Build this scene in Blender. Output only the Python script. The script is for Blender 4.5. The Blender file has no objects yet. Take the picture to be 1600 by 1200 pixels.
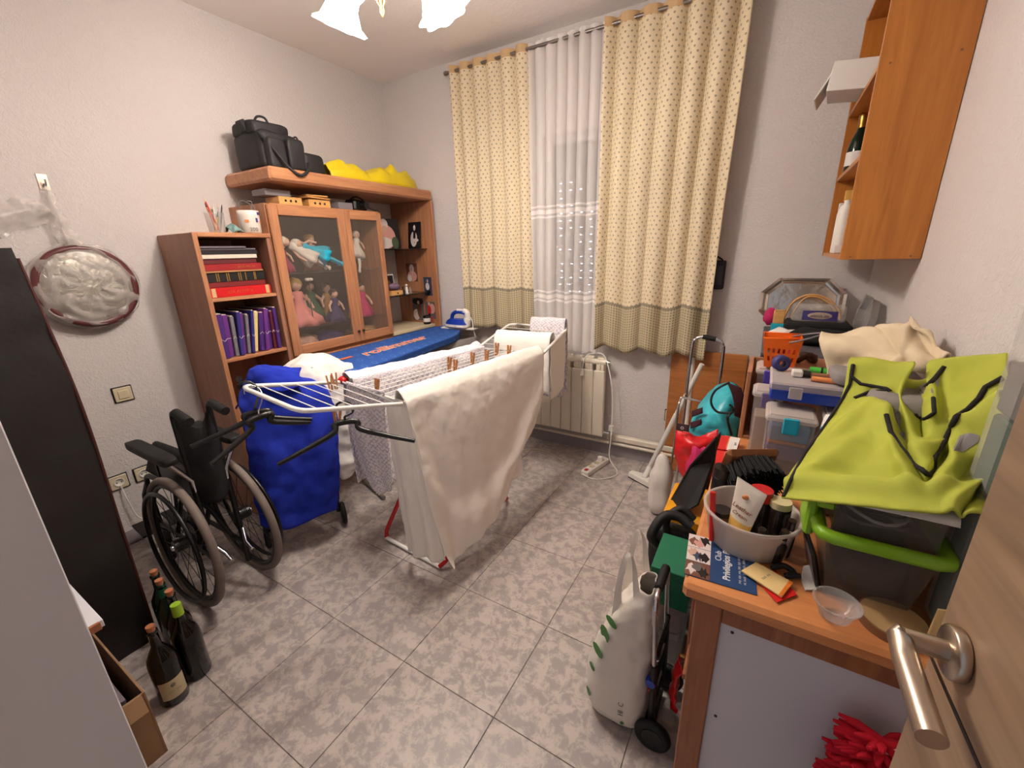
import bpy, bmesh, math, random
from mathutils import Vector, Matrix, noise
random.seed(7)
R = math.radians
# ------------------------------------------------------------------ camera, world, exposure
S = bpy.context.scene
COL = S.collection
FPX = 654.84
CAM = Vector((0.0, 0.0, 1.45))
MR = Matrix.Rotation(R(31.084), 3, 'Z') @ Matrix.Rotation(R(72.475), 3, 'X') @ Matrix.Rotation(R(-1.578), 3, 'Z')
cd = bpy.data.cameras.new('camera'); cam = bpy.data.objects.new('camera', cd); COL.objects.link(cam)
cd.sensor_fit = 'HORIZONTAL'; cd.sensor_width = 36.0; cd.lens = FPX / 1600 * 36.0
cd.clip_start = 0.02; cd.clip_end = 60
cam.matrix_world = Matrix.Translation(CAM) @ MR.to_4x4()
S.camera = cam
S.view_settings.view_transform = 'Standard'; S.view_settings.look = 'None'
S.view_settings.gamma = 1.0; S.view_settings.use_curve_mapping = False
S.view_settings.exposure = -0.07
wd = bpy.data.worlds.new('hall_light'); S.world = wd; wd.use_nodes = True
wd.node_tree.nodes['Background'].inputs[0].default_value = (0.62, 0.66, 0.78, 1)
wd.node_tree.nodes['Background'].inputs[1].default_value = 0.6
LAMP_COL = (1.0, 0.89, 0.79)
LAMP_W = 22.5
# room: left wall, right wall, front wall, back wall, ceiling
LX, RX, FY, BY, CZ = -2.77, 0.44, -0.32, 2.77, 2.715

# ------------------------------------------------------------------ pixel -> place on a known plane
def ray(x, y): return MR @ Vector((x - 800.0, 600.0 - y, -FPX))
def onx(x, y, X): d = ray(x, y); return CAM + d * ((X - CAM.x) / d.x)
def ony(x, y, Y): d = ray(x, y); return CAM + d * ((Y - CAM.y) / d.y)
def onz(x, y, Z): d = ray(x, y); return CAM + d * ((Z - CAM.z) / d.z)
def onp(x, y, p, n): d = ray(x, y); n = Vector(n); return CAM + d * ((Vector(p) - CAM).dot(n) / d.dot(n))

# ------------------------------------------------------------------ materials
def lin(c):
    return tuple(((v/255)/12.92 if v/255 <= .04045 else ((v/255+.055)/1.055)**2.4) for v in c)
MATS = {}
def newmat(name):
    m = bpy.data.materials.new(name); m.use_nodes = True
    nt = m.node_tree; b = nt.nodes['Principled BSDF']
    MATS[name] = m
    return m, nt, b
def N(nt, t, **kw):
    n = nt.nodes.new(t)
    for k, v in kw.items():
        if isinstance(k, str) and hasattr(n, k): setattr(n, k, v)
    return n
def plain(name, rgb, rough=.5, metal=0.0, spec=.5, bump=0.0, bscale=200, var=0.0, vscale=6, trans=0, ior=1.45, alpha=1, sheen=0, emit=None, es=0, sub=0):
    m, nt, b = newmat(name)
    c = lin(rgb) + (1,)
    b.inputs['Base Color'].default_value = c; b.inputs['Roughness'].default_value = rough
    b.inputs['Metallic'].default_value = metal; b.inputs['Specular IOR Level'].default_value = spec
    b.inputs['IOR'].default_value = ior; b.inputs['Transmission Weight'].default_value = trans
    b.inputs['Alpha'].default_value = alpha
    if sheen: b.inputs['Sheen Weight'].default_value = sheen
    if emit: b.inputs['Emission Color'].default_value = emit + (1,); b.inputs['Emission Strength'].default_value = es
    tc = N(nt, 'ShaderNodeTexCoord')
    if var:
        n = N(nt, 'ShaderNodeTexNoise'); n.inputs['Scale'].default_value = vscale; n.inputs['Detail'].default_value = 6
        nt.links.new(tc.outputs['Object'], n.inputs['Vector'])
        mx = N(nt, 'ShaderNodeMix', data_type='RGBA', blend_type='MIX')
        mx.inputs[6].default_value = tuple(v*(1-var) for v in c[:3]) + (1,); mx.inputs[7].default_value = tuple(min(1, v*(1+var)) for v in c[:3]) + (1,)
        nt.links.new(n.outputs[0], mx.inputs[0]); nt.links.new(mx.outputs[2], b.inputs['Base Color'])
    if bump:
        n2 = N(nt, 'ShaderNodeTexNoise'); n2.inputs['Scale'].default_value = bscale; n2.inputs['Detail'].default_value = 3
        nt.links.new(tc.outputs['Object'], n2.inputs['Vector'])
        bp = N(nt, 'ShaderNodeBump'); bp.inputs['Strength'].default_value = bump; bp.inputs['Distance'].default_value = .004
        nt.links.new(n2.outputs[0], bp.inputs['Height']); nt.links.new(bp.outputs[0], b.inputs['Normal'])
    return m
def wood(name, a, bcol, rough=.4, axis=2, scale=1.0, contrast=1.0):
    m, nt, b = newmat(name)
    tc = N(nt, 'ShaderNodeTexCoord'); mp = N(nt, 'ShaderNodeMapping')
    s = [14*scale]*3; s[axis] = 1.1*scale; mp.inputs['Scale'].default_value = s
    nt.links.new(tc.outputs['Object'], mp.inputs['Vector'])
    n1 = N(nt, 'ShaderNodeTexNoise'); n1.inputs['Scale'].default_value = 1.6; n1.inputs['Detail'].default_value = 8; n1.inputs['Roughness'].default_value = .62; n1.inputs['Distortion'].default_value = 1.2
    nt.links.new(mp.outputs[0], n1.inputs['Vector'])
    n2 = N(nt, 'ShaderNodeTexNoise'); n2.inputs['Scale'].default_value = 9; n2.inputs['Detail'].default_value = 2
    nt.links.new(mp.outputs[0], n2.inputs['Vector'])
    ad = N(nt, 'ShaderNodeMath', operation='MULTIPLY_ADD'); ad.inputs[1].default_value = .3; nt.links.new(n2.outputs[0], ad.inputs[0]); nt.links.new(n1.outputs[0], ad.inputs[2])
    cr = N(nt, 'ShaderNodeValToRGB'); e = cr.color_ramp.elements
    e[0].position = .65-.22*contrast; e[0].color = lin(a)+(1,); e[1].position = .65+.2*contrast; e[1].color = lin(bcol)+(1,)
    nt.links.new(ad.outputs[0], cr.inputs[0]); nt.links.new(cr.outputs[0], b.inputs['Base Color'])
    b.inputs['Roughness'].default_value = rough
    bp = N(nt, 'ShaderNodeBump'); bp.inputs['Strength'].default_value = .12; bp.inputs['Distance'].default_value = .002
    nt.links.new(ad.outputs[0], bp.inputs['Height']); nt.links.new(bp.outputs[0], b.inputs['Normal'])
    return m
def plaster(name, rgb, sc=75, st=.38):
    m, nt, b = newmat(name)
    b.inputs['Base Color'].default_value = lin(rgb)+(1,); b.inputs['Roughness'].default_value = .75
    tc = N(nt, 'ShaderNodeTexCoord')
    n = N(nt, 'ShaderNodeTexNoise'); n.inputs['Scale'].default_value = sc; n.inputs['Detail'].default_value = 2.5; n.inputs['Distortion'].default_value = .8
    nt.links.new(tc.outputs['Object'], n.inputs['Vector'])
    cr = N(nt, 'ShaderNodeValToRGB'); cr.color_ramp.elements[0].position = .42; cr.color_ramp.elements[1].position = .62
    nt.links.new(n.outputs[0], cr.inputs[0])
    bp = N(nt, 'ShaderNodeBump'); bp.inputs['Strength'].default_value = st; bp.inputs['Distance'].default_value = .004
    nt.links.new(cr.outputs[0], bp.inputs['Height']); nt.links.new(bp.outputs[0], b.inputs['Normal'])
    return m
def tilemat(name):
    m, nt, b = newmat(name)
    g = N(nt, 'ShaderNodeNewGeometry')
    n = N(nt, 'ShaderNodeTexNoise'); n.inputs['Scale'].default_value = 20; n.inputs['Detail'].default_value = 12; n.inputs['Roughness'].default_value = .74; n.inputs['Distortion'].default_value = .35
    nt.links.new(g.outputs['Position'], n.inputs['Vector'])
    cr = N(nt, 'ShaderNodeValToRGB'); e = cr.color_ramp.elements
    e[0].position = .455; e[0].color = lin((160,151,148))+(1,); e[1].position = .55; e[1].color = lin((192,182,175))+(1,)
    nt.links.new(n.outputs[0], cr.inputs[0])
    n2 = N(nt, 'ShaderNodeTexNoise'); n2.inputs['Scale'].default_value = 2.2; n2.inputs['Detail'].default_value = 2
    nt.links.new(g.outputs['Position'], n2.inputs['Vector'])
    mx = N(nt, 'ShaderNodeMix', data_type='RGBA', blend_type='MULTIPLY'); mx.inputs[0].default_value = .3
    nt.links.new(cr.outputs[0], mx.inputs[6])
    cr2 = N(nt, 'ShaderNodeValToRGB'); cr2.color_ramp.elements[0].color = (.72,.7,.72,1); cr2.color_ramp.elements[0].position = .35; cr2.color_ramp.elements[1].position = .65
    nt.links.new(n2.outputs[0], cr2.inputs[0]); nt.links.new(cr2.outputs[0], mx.inputs[7])
    nt.links.new(mx.outputs[2], b.inputs['Base Color'])
    b.inputs['Roughness'].default_value = .38; b.inputs['Specular IOR Level'].default_value = .4
    return m
def clear(name, rgb=(235,235,235), mixf=.2, rough=.15, tint=None):
    """thin see-through plastic or glass: part transparent, part diffuse/glossy"""
    m, nt, b = newmat(name)
    b.inputs['Base Color'].default_value = lin(rgb)+(1,); b.inputs['Roughness'].default_value = rough
    tr = N(nt, 'ShaderNodeBsdfTransparent'); tr.inputs[0].default_value = (tint or (1,1,1))+(1,)
    fr = N(nt, 'ShaderNodeLayerWeight'); fr.inputs[0].default_value = .25
    mm = N(nt, 'ShaderNodeMath', operation='MULTIPLY_ADD'); mm.inputs[1].default_value = .35; mm.inputs[2].default_value = mixf
    mm.use_clamp = True
    nt.links.new(fr.outputs['Facing'], mm.inputs[0])
    ms = N(nt, 'ShaderNodeMixShader'); nt.links.new(mm.outputs[0], ms.inputs[0]); nt.links.new(tr.outputs[0], ms.inputs[1]); nt.links.new(b.outputs[0], ms.inputs[2])
    nt.links.new(ms.outputs[0], nt.nodes['Material Output'].inputs[0])
    return m
def uvnodes(nt):
    uv = N(nt, 'ShaderNodeUVMap'); sp = N(nt, 'ShaderNodeSeparateXYZ'); nt.links.new(uv.outputs[0], sp.inputs[0]); return sp
def mth(nt, op, a, b=None, c=None, clamp=False):
    n = N(nt, 'ShaderNodeMath', operation=op); n.use_clamp = clamp
    for i, v in enumerate((a, b, c)):
        if v is None: continue
        if isinstance(v, (int, float)): n.inputs[i].default_value = v
        else: nt.links.new(v, n.inputs[i])
    return n.outputs[0]
def dots(nt, u, v, su, sv, r, stagger=True):
    """staggered round dots in fabric metres; returns 1 inside a dot"""
    row = mth(nt, 'FLOOR', mth(nt, 'DIVIDE', v, sv))
    off = mth(nt, 'MULTIPLY', mth(nt, 'MODULO', mth(nt, 'ABSOLUTE', row), 2.0), .5 if stagger else 0.0)
    uu = mth(nt, 'SUBTRACT', mth(nt, 'FRACT', mth(nt, 'ADD', mth(nt, 'DIVIDE', u, su), off)), .5)
    vv = mth(nt, 'SUBTRACT', mth(nt, 'FRACT', mth(nt, 'DIVIDE', v, sv)), .5)
    du = mth(nt, 'MULTIPLY', uu, su); dv = mth(nt, 'MULTIPLY', vv, sv)
    d2 = mth(nt, 'ADD', mth(nt, 'MULTIPLY', du, du), mth(nt, 'MULTIPLY', dv, dv))
    return mth(nt, 'LESS_THAN', d2, r*r)
def mixc(nt, f, a, b):
    mx = N(nt, 'ShaderNodeMix', data_type='RGBA'); 
    if isinstance(f, (int, float)): mx.inputs[0].default_value = f
    else: nt.links.new(f, mx.inputs[0])
    for i, c in ((6, a), (7, b)):
        if isinstance(c, tuple): mx.inputs[i].default_value = c
        else: nt.links.new(c, mx.inputs[i])
    return mx.outputs[2]
def curtainmat():
    m, nt, b = newmat('curtain_cotton')
    sp = uvnodes(nt); u, v = sp.outputs[0], sp.outputs[1]      # v = metres above the hem
    d1 = dots(nt, u, v, .034, .024, .0054)
    top = mixc(nt, mth(nt, 'MULTIPLY', d1, .68), lin((238,222,190))+(1,), lin((128,112,88))+(1,))
    d2 = dots(nt, u, v, .019, .016, .0052, False)
    low = mixc(nt, mth(nt, 'MULTIPLY', d2, .75), lin((206,192,158))+(1,), lin((122,108,86))+(1,))
    isl = mth(nt, 'LESS_THAN', v, .285)
    c = mixc(nt, isl, top, low)
    zig = mth(nt, 'MULTIPLY', mth(nt, 'PINGPONG', u, .008), .7)
    vz = mth(nt, 'ADD', v, zig)
    band = mth(nt, 'MULTIPLY', mth(nt, 'GREATER_THAN', vz, .285), mth(nt, 'LESS_THAN', vz, .300))
    c = mixc(nt, mth(nt, 'MULTIPLY', band, .8), c, lin((120,112,98))+(1,))
    nt.links.new(c, b.inputs['Base Color']); b.inputs['Roughness'].default_value = .85
    tl = N(nt, 'ShaderNodeBsdfTranslucent'); nt.links.new(c, tl.inputs[0])
    ms = N(nt, 'ShaderNodeMixShader'); ms.inputs[0].default_value = .18
    nt.links.new(b.outputs[0], ms.inputs[1]); nt.links.new(tl.outputs[0], ms.inputs[2]); nt.links.new(ms.outputs[0], nt.nodes['Material Output'].inputs[0])
    return m
def sheermat():
    m, nt, b = newmat('sheer_voile')
    sp = uvnodes(nt); v = sp.outputs[1]
    b.inputs['Base Color'].default_value = lin((252,246,242))+(1,); b.inputs['Roughness'].default_value = .8
    a = None
    for lo, hi in ((.335,.35),(.36,.385),(.40,.412),(.88,.892),(.905,.93),(.945,.957)):
        s = mth(nt, 'MULTIPLY', mth(nt, 'GREATER_THAN', v, lo), mth(nt, 'LESS_THAN', v, hi))
        a = s if a is None else mth(nt, 'MAXIMUM', a, s)
    f = mth(nt, 'MULTIPLY_ADD', a, .25, .53)
    tr = N(nt, 'ShaderNodeBsdfTransparent'); ms = N(nt, 'ShaderNodeMixShader')
    nt.links.new(f, ms.inputs[0]); nt.links.new(tr.outputs[0], ms.inputs[1]); nt.links.new(b.outputs[0], ms.inputs[2]); nt.links.new(ms.outputs[0], nt.nodes['Material Output'].inputs[0])
    return m
def lilacmat():
    m, nt, b = newmat('lilac_print_sheet')
    sp = uvnodes(nt); u, v = sp.outputs[0], sp.outputs[1]
    a = mth(nt, 'PINGPONG', mth(nt, 'ADD', u, v), .016); c2 = mth(nt, 'PINGPONG', mth(nt, 'SUBTRACT', u, v), .016)
    k = mth(nt, 'MAXIMUM', mth(nt, 'LESS_THAN', a, .0045), mth(nt, 'LESS_THAN', c2, .0045))
    n = N(nt, 'ShaderNodeTexNoise'); n.inputs['Scale'].default_value = 55; tc = N(nt, 'ShaderNodeTexCoord'); nt.links.new(tc.outputs['UV'], n.inputs['Vector'])
    k = mth(nt, 'MULTIPLY', k, mth(nt, 'GREATER_THAN', n.outputs[0], .46))
    c = mixc(nt, mth(nt, 'MULTIPLY', k, .75), lin((236,230,232))+(1,), lin((170,163,190))+(1,))
    nt.links.new(c, b.inputs['Base Color']); b.inputs['Roughness'].default_value = .85
    return m

plaster('wall_plaster', (213,206,203)); plaster('ceiling_paint', (244,236,232), 40, .15)
tilemat('floor_tile_stone')
plain('grout', (158,146,136), .9); plain('skirting_tile', (150,143,146), .4, var=.15, vscale=30)
wood('cabinet_wood', (150,98,66), (190,134,96), .42, 2); wood('cabinet_wood_h', (156,102,68), (196,138,98), .4, 1)
wood('bookcase_side_wood', (138,96,76), (164,118,94), .5, 2)
wood('beech_laminate', (166,100,36), (192,124,54), .35, 2, .7, .8); wood('beech_laminate_h', (172,106,44), (204,136,66), .35, 1, .7)
wood('desk_wood', (186,116,66), (214,146,92), .33, 0, .8); wood('desk_leg_wood', (128,76,48), (166,104,66), .42, 2)
wood('door_wood', (112,88,70), (166,138,110), .4, 1, .6, 1.2)
wood('headboard_wood', (152,92,44), (184,118,62), .4, 0); wood('small_box_wood', (196,140,76), (222,172,108), .5, 0, 3)
plain('white_laminate', (214,214,220), .35); plain('white_panel', (206,202,208), .45)
plain('white_enamel', (238,236,232), .28); plain('white_plastic', (234,230,222), .35); plain('cream_plastic', (214,200,170), .35)
plain('radiator_enamel', (228,218,200), .32); plain('pipe_paint', (226,216,198), .4)
plain('black_plastic', (12,11,12), .38); plain('black_matte', (9,8,9), .8, bump=.2, bscale=300); plain('black_vinyl', (27,23,22), .58, bump=.25, bscale=60)
plain('red_piping', (64,20,18), .6); plain('grey_rubber', (118,106,98), .7); plain('black_rubber', (10,10,10), .6)
plain('chrome', (205,205,208), .16, 1.0); plain('steel_brushed', (190,176,160), .3, 1.0); plain('dark_steel', (70,66,64), .35, 1.0); plain('brass', (190,150,80), .3, 1.0)
plain('red_plastic', (190,28,26), .35); plain('green_plastic', (70,170,60), .4); plain('blue_plastic', (22,58,160), .35); plain('teal_plastic', (36,170,196), .4)
plain('curtain_rod_metal', (130,122,116), .35, .8); curtainmat(); sheermat(); lilacmat()
plain('curtain_hem_tape', (206,172,128), .85)
clear('pane_glass', (220,225,225), .05, .03); clear('clear_plastic', (225,222,220), .16, .12); clear('frosted_plastic', (226,214,206), .42, .35); clear('bag_film', (222,214,208), .34, .22)
clear('display_glass', (150,140,130), .10, .04)
# ------------------------------------------------------------------ mesh helpers
WO = {}
def V(*a): return Vector(a[0]) if len(a) == 1 else Vector(a)
class MB:
    def __init__(s, T=None): s.v = []; s.f = []; s.sm = []; s.uv = {}; s.T = T
    def add(s, vs, fs, smooth=False, uvs=None):
        o = len(s.v)
        s.v += [(s.T @ V(p)) if s.T else V(p) for p in vs]
        for f in fs: s.f.append(tuple(i+o for i in f)); s.sm.append(smooth)
        if uvs:
            for i, c in enumerate(uvs): s.uv[o+i] = c
        return s
    def box(s, x0, x1, y0, y1, z0, z1, c=.002, M=None):
        c = min(c, .49*abs(x1-x0), .49*abs(y1-y0), .49*abs(z1-z0))
        lo = (x0, y0, z0); hi = (x1, y1, z1); vs = []; idx = {}
        if c <= 0:
            vs = [V(x, y, z) for x in (x0, x1) for y in (y0, y1) for z in (z0, z1)]
            fs = [(0,1,3,2), (4,6,7,5), (0,4,5,1), (2,3,7,6), (0,2,6,4), (1,5,7,3)]
        else:
            for sx in (0, 1):
                for sy in (0, 1):
                    for sz in (0, 1):
                        for a in range(3):
                            p = [0, 0, 0]
                            for k, t in enumerate((sx, sy, sz)):
                                e = hi[k] if t else lo[k]
                                p[k] = e if k == a else (e - c if t else e + c)
                            idx[(sx, sy, sz, a)] = len(vs); vs.append(V(p))
            fs = []
            for a in range(3):
                b, d = (a+1) % 3, (a+2) % 3
                for t in (0, 1):
                    q = []
                    for (tb, td) in ((0,0),(1,0),(1,1),(0,1)):
                        k = [0,0,0]; k[a] = t; k[b] = tb; k[d] = td; q.append(idx[tuple(k)+(a,)])
                    fs.append(tuple(q) if t else tuple(reversed(q)))
                for tb in (0, 1):
                    for td in (0, 1):
                        k0 = [0,0,0]; k0[b] = tb; k0[d] = td; k1 = list(k0); k1[a] = 1
                        q = (idx[tuple(k0)+(b,)], idx[tuple(k1)+(b,)], idx[tuple(k1)+(d,)], idx[tuple(k0)+(d,)])
                        fs.append(q if (tb ^ td) else tuple(reversed(q)))
            for sx in (0,1):
                for sy in (0,1):
                    for sz in (0,1):
                        q = tuple(idx[(sx,sy,sz,a)] for a in range(3)); fs.append(q if (sx+sy+sz) % 2 else tuple(reversed(q)))
        if M: vs = [M @ p for p in vs]
        return s.add(vs, fs)
    def obox(s, c, size, rot=(0,0,0), ch=.002):
        from mathutils import Euler
        M = Matrix.Translation(V(c)) @ (rot if isinstance(rot, Matrix) else Euler(rot).to_matrix()).to_4x4()
        x, y, z = [k/2 for k in size]
        return s.box(-x, x, -y, y, -z, z, ch, M)
    def frame(s, d):
        d = V(d).normalized(); a = V(0,0,1) if abs(d.z) < .9 else V(1,0,0)
        u = d.cross(a).normalized(); return u, d.cross(u).normalized()
    def cyl(s, p0, p1, r0, r1=None, n=14, cap=True):
        p0, p1 = V(p0), V(p1); r1 = r0 if r1 is None else r1; u, w = s.frame(p1-p0); vs = []
        for p, r in ((p0, r0), (p1, r1)):
            vs += [p + (u*math.cos(2*math.pi*i/n) + w*math.sin(2*math.pi*i/n))*r for i in range(n)]
        s.add(vs, [(i, (i+1) % n, n+(i+1) % n, n+i) for i in range(n)], True)
        if cap: s.add(vs, [tuple(range(n-1, -1, -1)), tuple(range(n, 2*n))])
        return s
    def tube(s, pts, r, n=8, closed=False, cap=True):
        pts = [V(p) for p in pts]; m = len(pts); vs = []; fs = []; u = None
        for i, p in enumerate(pts):
            a = pts[(i-1) % m] if (closed or i > 0) else p; b = pts[(i+1) % m] if (closed or i < m-1) else p
            d = (b-a)
            if d.length < 1e-9: d = V(0,0,1)
            d.normalize()
            if u is None: u, w = s.frame(d)
            else: u = (u - d*u.dot(d)); u = u.normalized() if u.length > 1e-6 else s.frame(d)[0]; w = d.cross(u)
            rr = r[i] if isinstance(r, (list, tuple)) else r
            vs += [p + (u*math.cos(2*math.pi*k/n) + w*math.sin(2*math.pi*k/n))*rr for k in range(n)]
        for i in range(m if closed else m-1):
            for k in range(n):
                j = (i+1) % m; fs.append((i*n+k, i*n+(k+1) % n, j*n+(k+1) % n, j*n+k))
        s.add(vs, fs, True)
        if cap and not closed: s.add([vs[k] for k in range(n)] + [vs[(m-1)*n+k] for k in range(n)], [tuple(range(n-1,-1,-1)), tuple(range(n, 2*n))])
        return s
    def lathe(s, prof, c=(0,0,0), axis=(0,0,1), n=24, sx=1, sy=1, fn=None):
        c = V(c); d = V(axis).normalized(); u, w = s.frame(d); vs = []; fs = []
        if abs(d.z) > .999: u, w = V(1,0,0), V(0,1,0)*(1 if d.z > 0 else -1)
        for j, (r, z) in enumerate(prof):
            for i in range(n):
                a = 2*math.pi*i/n; k = fn(a, j) if fn else 1
                vs.append(c + d*z + (u*math.cos(a)*sx + w*math.sin(a)*sy)*r*k)
        for j in range(len(prof)-1):
            for i in range(n): fs.append((j*n+i, j*n+(i+1) % n, (j+1)*n+(i+1) % n, (j+1)*n+i))
        return s.add(vs, fs, True)
    def ball(s, c, r, n=14, m=9, M=None, wob=0, seed=0):
        r = (r, r, r) if isinstance(r, (int, float)) else r; c = V(c); vs = []; fs = []
        for j in range(m+1):
            t = math.pi*j/m
            for i in range(n):
                a = 2*math.pi*i/n; q = V(math.sin(t)*math.cos(a), math.sin(t)*math.sin(a), math.cos(t))
                k = 1 + (wob*noise.noise(q*1.7 + V(seed, seed*.7, 3)) if wob else 0)
                p = V(q.x*r[0]*k, q.y*r[1]*k, q.z*r[2]*k)
                vs.append(c + (M @ p if M else p))
        for j in range(m):
            for i in range(n): fs.append((j*n+i, (j+1)*n+i, (j+1)*n+(i+1) % n, j*n+(i+1) % n))
        return s.add(vs, fs, True)
    def prism(s, poly, vec):
        n = len(poly); vec = V(vec); a = [V(p) for p in poly]; b = [p+vec for p in a]
        return s.add(a+b, [tuple(range(n-1,-1,-1)), tuple(range(n, 2*n))] + [(i, (i+1) % n, n+(i+1) % n, n+i) for i in range(n)])
    def grid(s, fn, nu, nv, uvfn=None):
        vs = []; fs = []; uvs = []
        for j in range(nv+1):
            for i in range(nu+1):
                u, v = i/nu, j/nv; vs.append(V(fn(u, v))); uvs.append(uvfn(u, v) if uvfn else (u, v))
        for j in range(nv):
            for i in range(nu): a = j*(nu+1)+i; fs.append((a, a+1, a+nu+2, a+nu+1))
        return s.add(vs, fs, True, uvs)
    def patch(s, rows, nu=40, nv=40, amp=0.0, freq=6.0, su=1.0, sv=1.0, seed=0, fold=None):
        """smooth cloth through a grid of points; amp/freq add crumple along the normal"""
        rows = [[V(p) for p in r] for r in rows]
        def cr(P, t):
            n = len(P)-1
            if n == 0: return P[0]
            x = min(max(t*n, 0), n-1e-9); i = int(x); f = x-i
            p1, p2 = P[i], P[i+1]; p0 = P[i-1] if i > 0 else p1*2-p2; p3 = P[i+2] if i+2 <= n else p2*2-p1
            return .5*((2*p1) + (p2-p0)*f + (2*p0-5*p1+4*p2-p3)*f*f + (3*p1-p0-3*p2+p3)*f*f*f)
        def base(u, v): return cr([cr(r, u) for r in rows], v)
        def fn(u, v):
            p = base(u, v)
            if amp or fold:
                e = .01
                du = base(min(u+e,1), v)-base(max(u-e,0), v); dv = base(u, min(v+e,1))-base(u, max(v-e,0)); nn = du.cross(dv)
                if nn.length > 1e-9:
                    nn.normalize(); q = p*freq + V(seed*3.1, seed*1.7, seed)
                    k = amp*(noise.noise(q) + .5*noise.noise(q*2.3)) if amp else 0
                    if fold: k += fold(u, v)
                    p = p + nn*k
            return p
        return s.grid(fn, nu, nv, lambda u, v: (u*su, v*sv))
    def build(s, name, mat, parent=None, base=None, thick=0, label=None, autosm=True):
        if not s.v: return None
        if parent is not None: o0 = WO[parent]
        else:
            if base is None:
                xs = [p.x for p in s.v]; ys = [p.y for p in s.v]; zs = [p.z for p in s.v]
                base = ((min(xs)+max(xs))/2, (min(ys)+max(ys))/2, min(zs))
            o0 = V(base)
        me = bpy.data.meshes.new(name)
        me.from_pydata([tuple(p-o0) for p in s.v], [], s.f)
        me.polygons.foreach_set('use_smooth', s.sm)
        if s.uv:
            ul = me.uv_layers.new(name='UVMap')
            for l in me.loops: ul.data[l.index].uv = s.uv.get(l.vertex_index, (0, 0))
        me.materials.append(MATS[mat]); me.update()
        o = bpy.data.objects.new(name, me); COL.objects.link(o)
        if parent is not None: o.parent = parent
        else: o.location = o0
        WO[o] = o0
        if thick:
            md = o.modifiers.new('thickness', 'SOLIDIFY'); md.thickness = thick; md.offset = 0
        if label: o['label'] = label
        return o
def thing(name, label, cat, loc, group=None):
    o = bpy.data.objects.new(name, None); COL.objects.link(o); o.location = loc; o.empty_display_size = .05
    WO[o] = V(loc); return tag(o, label, cat, group)
def tag(o, label, cat, group=None):
    o['label'] = label; o['category'] = cat
    if group: o['group'] = group
    return o
def struct(o): o['kind'] = 'structure'; return o
def dup(root, loc, rz=0, label=None):
    r = root.copy(); COL.objects.link(r); r.location = loc; r.rotation_euler = (0, 0, rz); WO[r] = V(loc)
    if label: r['label'] = label
    for ch in list(root.children):
        c = ch.copy(); COL.objects.link(c); c.parent = r
        for g in list(ch.children):
            d = g.copy(); COL.objects.link(d); d.parent = c
    return r
def text(txt, mat, parent, o, xdir, ydir, size, name='lettering', depth=.0004, align='CENTER', shear=0, bold=0):
    """flat raised lettering; o = centre of the line, xdir = reading direction, ydir = up of the letters"""
    cu = bpy.data.curves.new('t', 'FONT'); cu.body = txt; cu.size = size; cu.align_x = align; cu.align_y = 'CENTER'; cu.extrude = depth; cu.shear = shear; cu.offset = bold; cu.resolution_u = 3
    ob = bpy.data.objects.new('t', cu); COL.objects.link(ob); dg = bpy.context.evaluated_depsgraph_get(); dg.update()
    me = bpy.data.meshes.new_from_object(ob.evaluated_get(dg)); bpy.data.objects.remove(ob); me.name = name
    x = V(xdir).normalized(); y = V(ydir); y = (y - x*y.dot(x)).normalized(); z = x.cross(y)
    M = Matrix((x, y, z)).transposed().to_4x4(); M.translation = V(o) - WO[parent]
    me.transform(M); me.materials.clear(); me.materials.append(MATS[mat])
    q = bpy.data.objects.new(name, me); COL.objects.link(q); q.parent = parent; WO[q] = WO[parent]; return q
def scrawl(mat, parent, o, xdir, ydir, w, h, name='illegible_print', seed=0, r=None, ns=None):
    """a line of unreadable small print: letter-like strokes"""
    x = V(xdir).normalized(); y = V(ydir); y = (y-x*y.dot(x)).normalized(); o = V(o); rnd = random.Random(seed); ns = ns or max(4, int(w/h*1.6)); g = MB()
    k = 0
    while k < ns:
        L = rnd.randint(2, 5); pts = []
        for j in range(L*2+1):
            if k+j/2 > ns: break
            pts.append(o + x*(-w/2 + w*(k+j/2)/ns) + y*h*((.5 if j % 2 else -.5)*(.55+.45*rnd.random())))
        if len(pts) > 1: g.tube(pts, r or h*.07, 4)
        k += L+1
    return g.build(name, mat, parent)
def cat(P, n=8):
    """dense Catmull-Rom polyline"""
    P = [V(p) for p in P]; out = []
    for i in range(len(P)-1):
        p1, p2 = P[i], P[i+1]; p0 = P[i-1] if i else p1*2-p2; p3 = P[i+2] if i+2 < len(P) else p2*2-p1
        for k in range(n):
            f = k/n; out.append(.5*((2*p1) + (p2-p0)*f + (2*p0-5*p1+4*p2-p3)*f*f + (3*p1-p0-3*p2+p3)*f**3))
    return out + [P[-1]]

# ------------------------------------------------------------------ room shell
WT = .12
fl = struct(MB().box(LX-WT, RX+WT, FY-WT, BY+WT, -.12, -.004, 0).build('floor', 'grout', base=(0,0,0)))
xs = sorted(set([LX, RX] + [x for x in [-.582+.4*k for k in range(-8, 8)] if LX < x < RX]))
ys = sorted(set([FY, BY] + [y for y in [.792+.4*k for k in range(-8, 10)] if FY < y < BY]))
TM = {}
for i in range(len(xs)-1):
    for j in range(len(ys)-1):
        w, d = xs[i+1]-xs[i], ys[j+1]-ys[j]; key = (round(w, 3), round(d, 3))
        if key not in TM:
            t = MB().box(-w/2+.0012, w/2-.0012, -d/2+.0012, d/2-.0012, -.004, 0, .0008).build('tile', 'floor_tile_stone', fl); TM[key] = t.data
        else:
            t = bpy.data.objects.new('tile', TM[key]); COL.objects.link(t); t.parent = fl
        t.location = ((xs[i]+xs[i+1])/2, (ys[j]+ys[j+1])/2, 0)
struct(MB().box(LX-WT, RX+WT, FY-WT, BY+WT, CZ, CZ+.12, 0).build('ceiling', 'ceiling_paint'))
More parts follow.
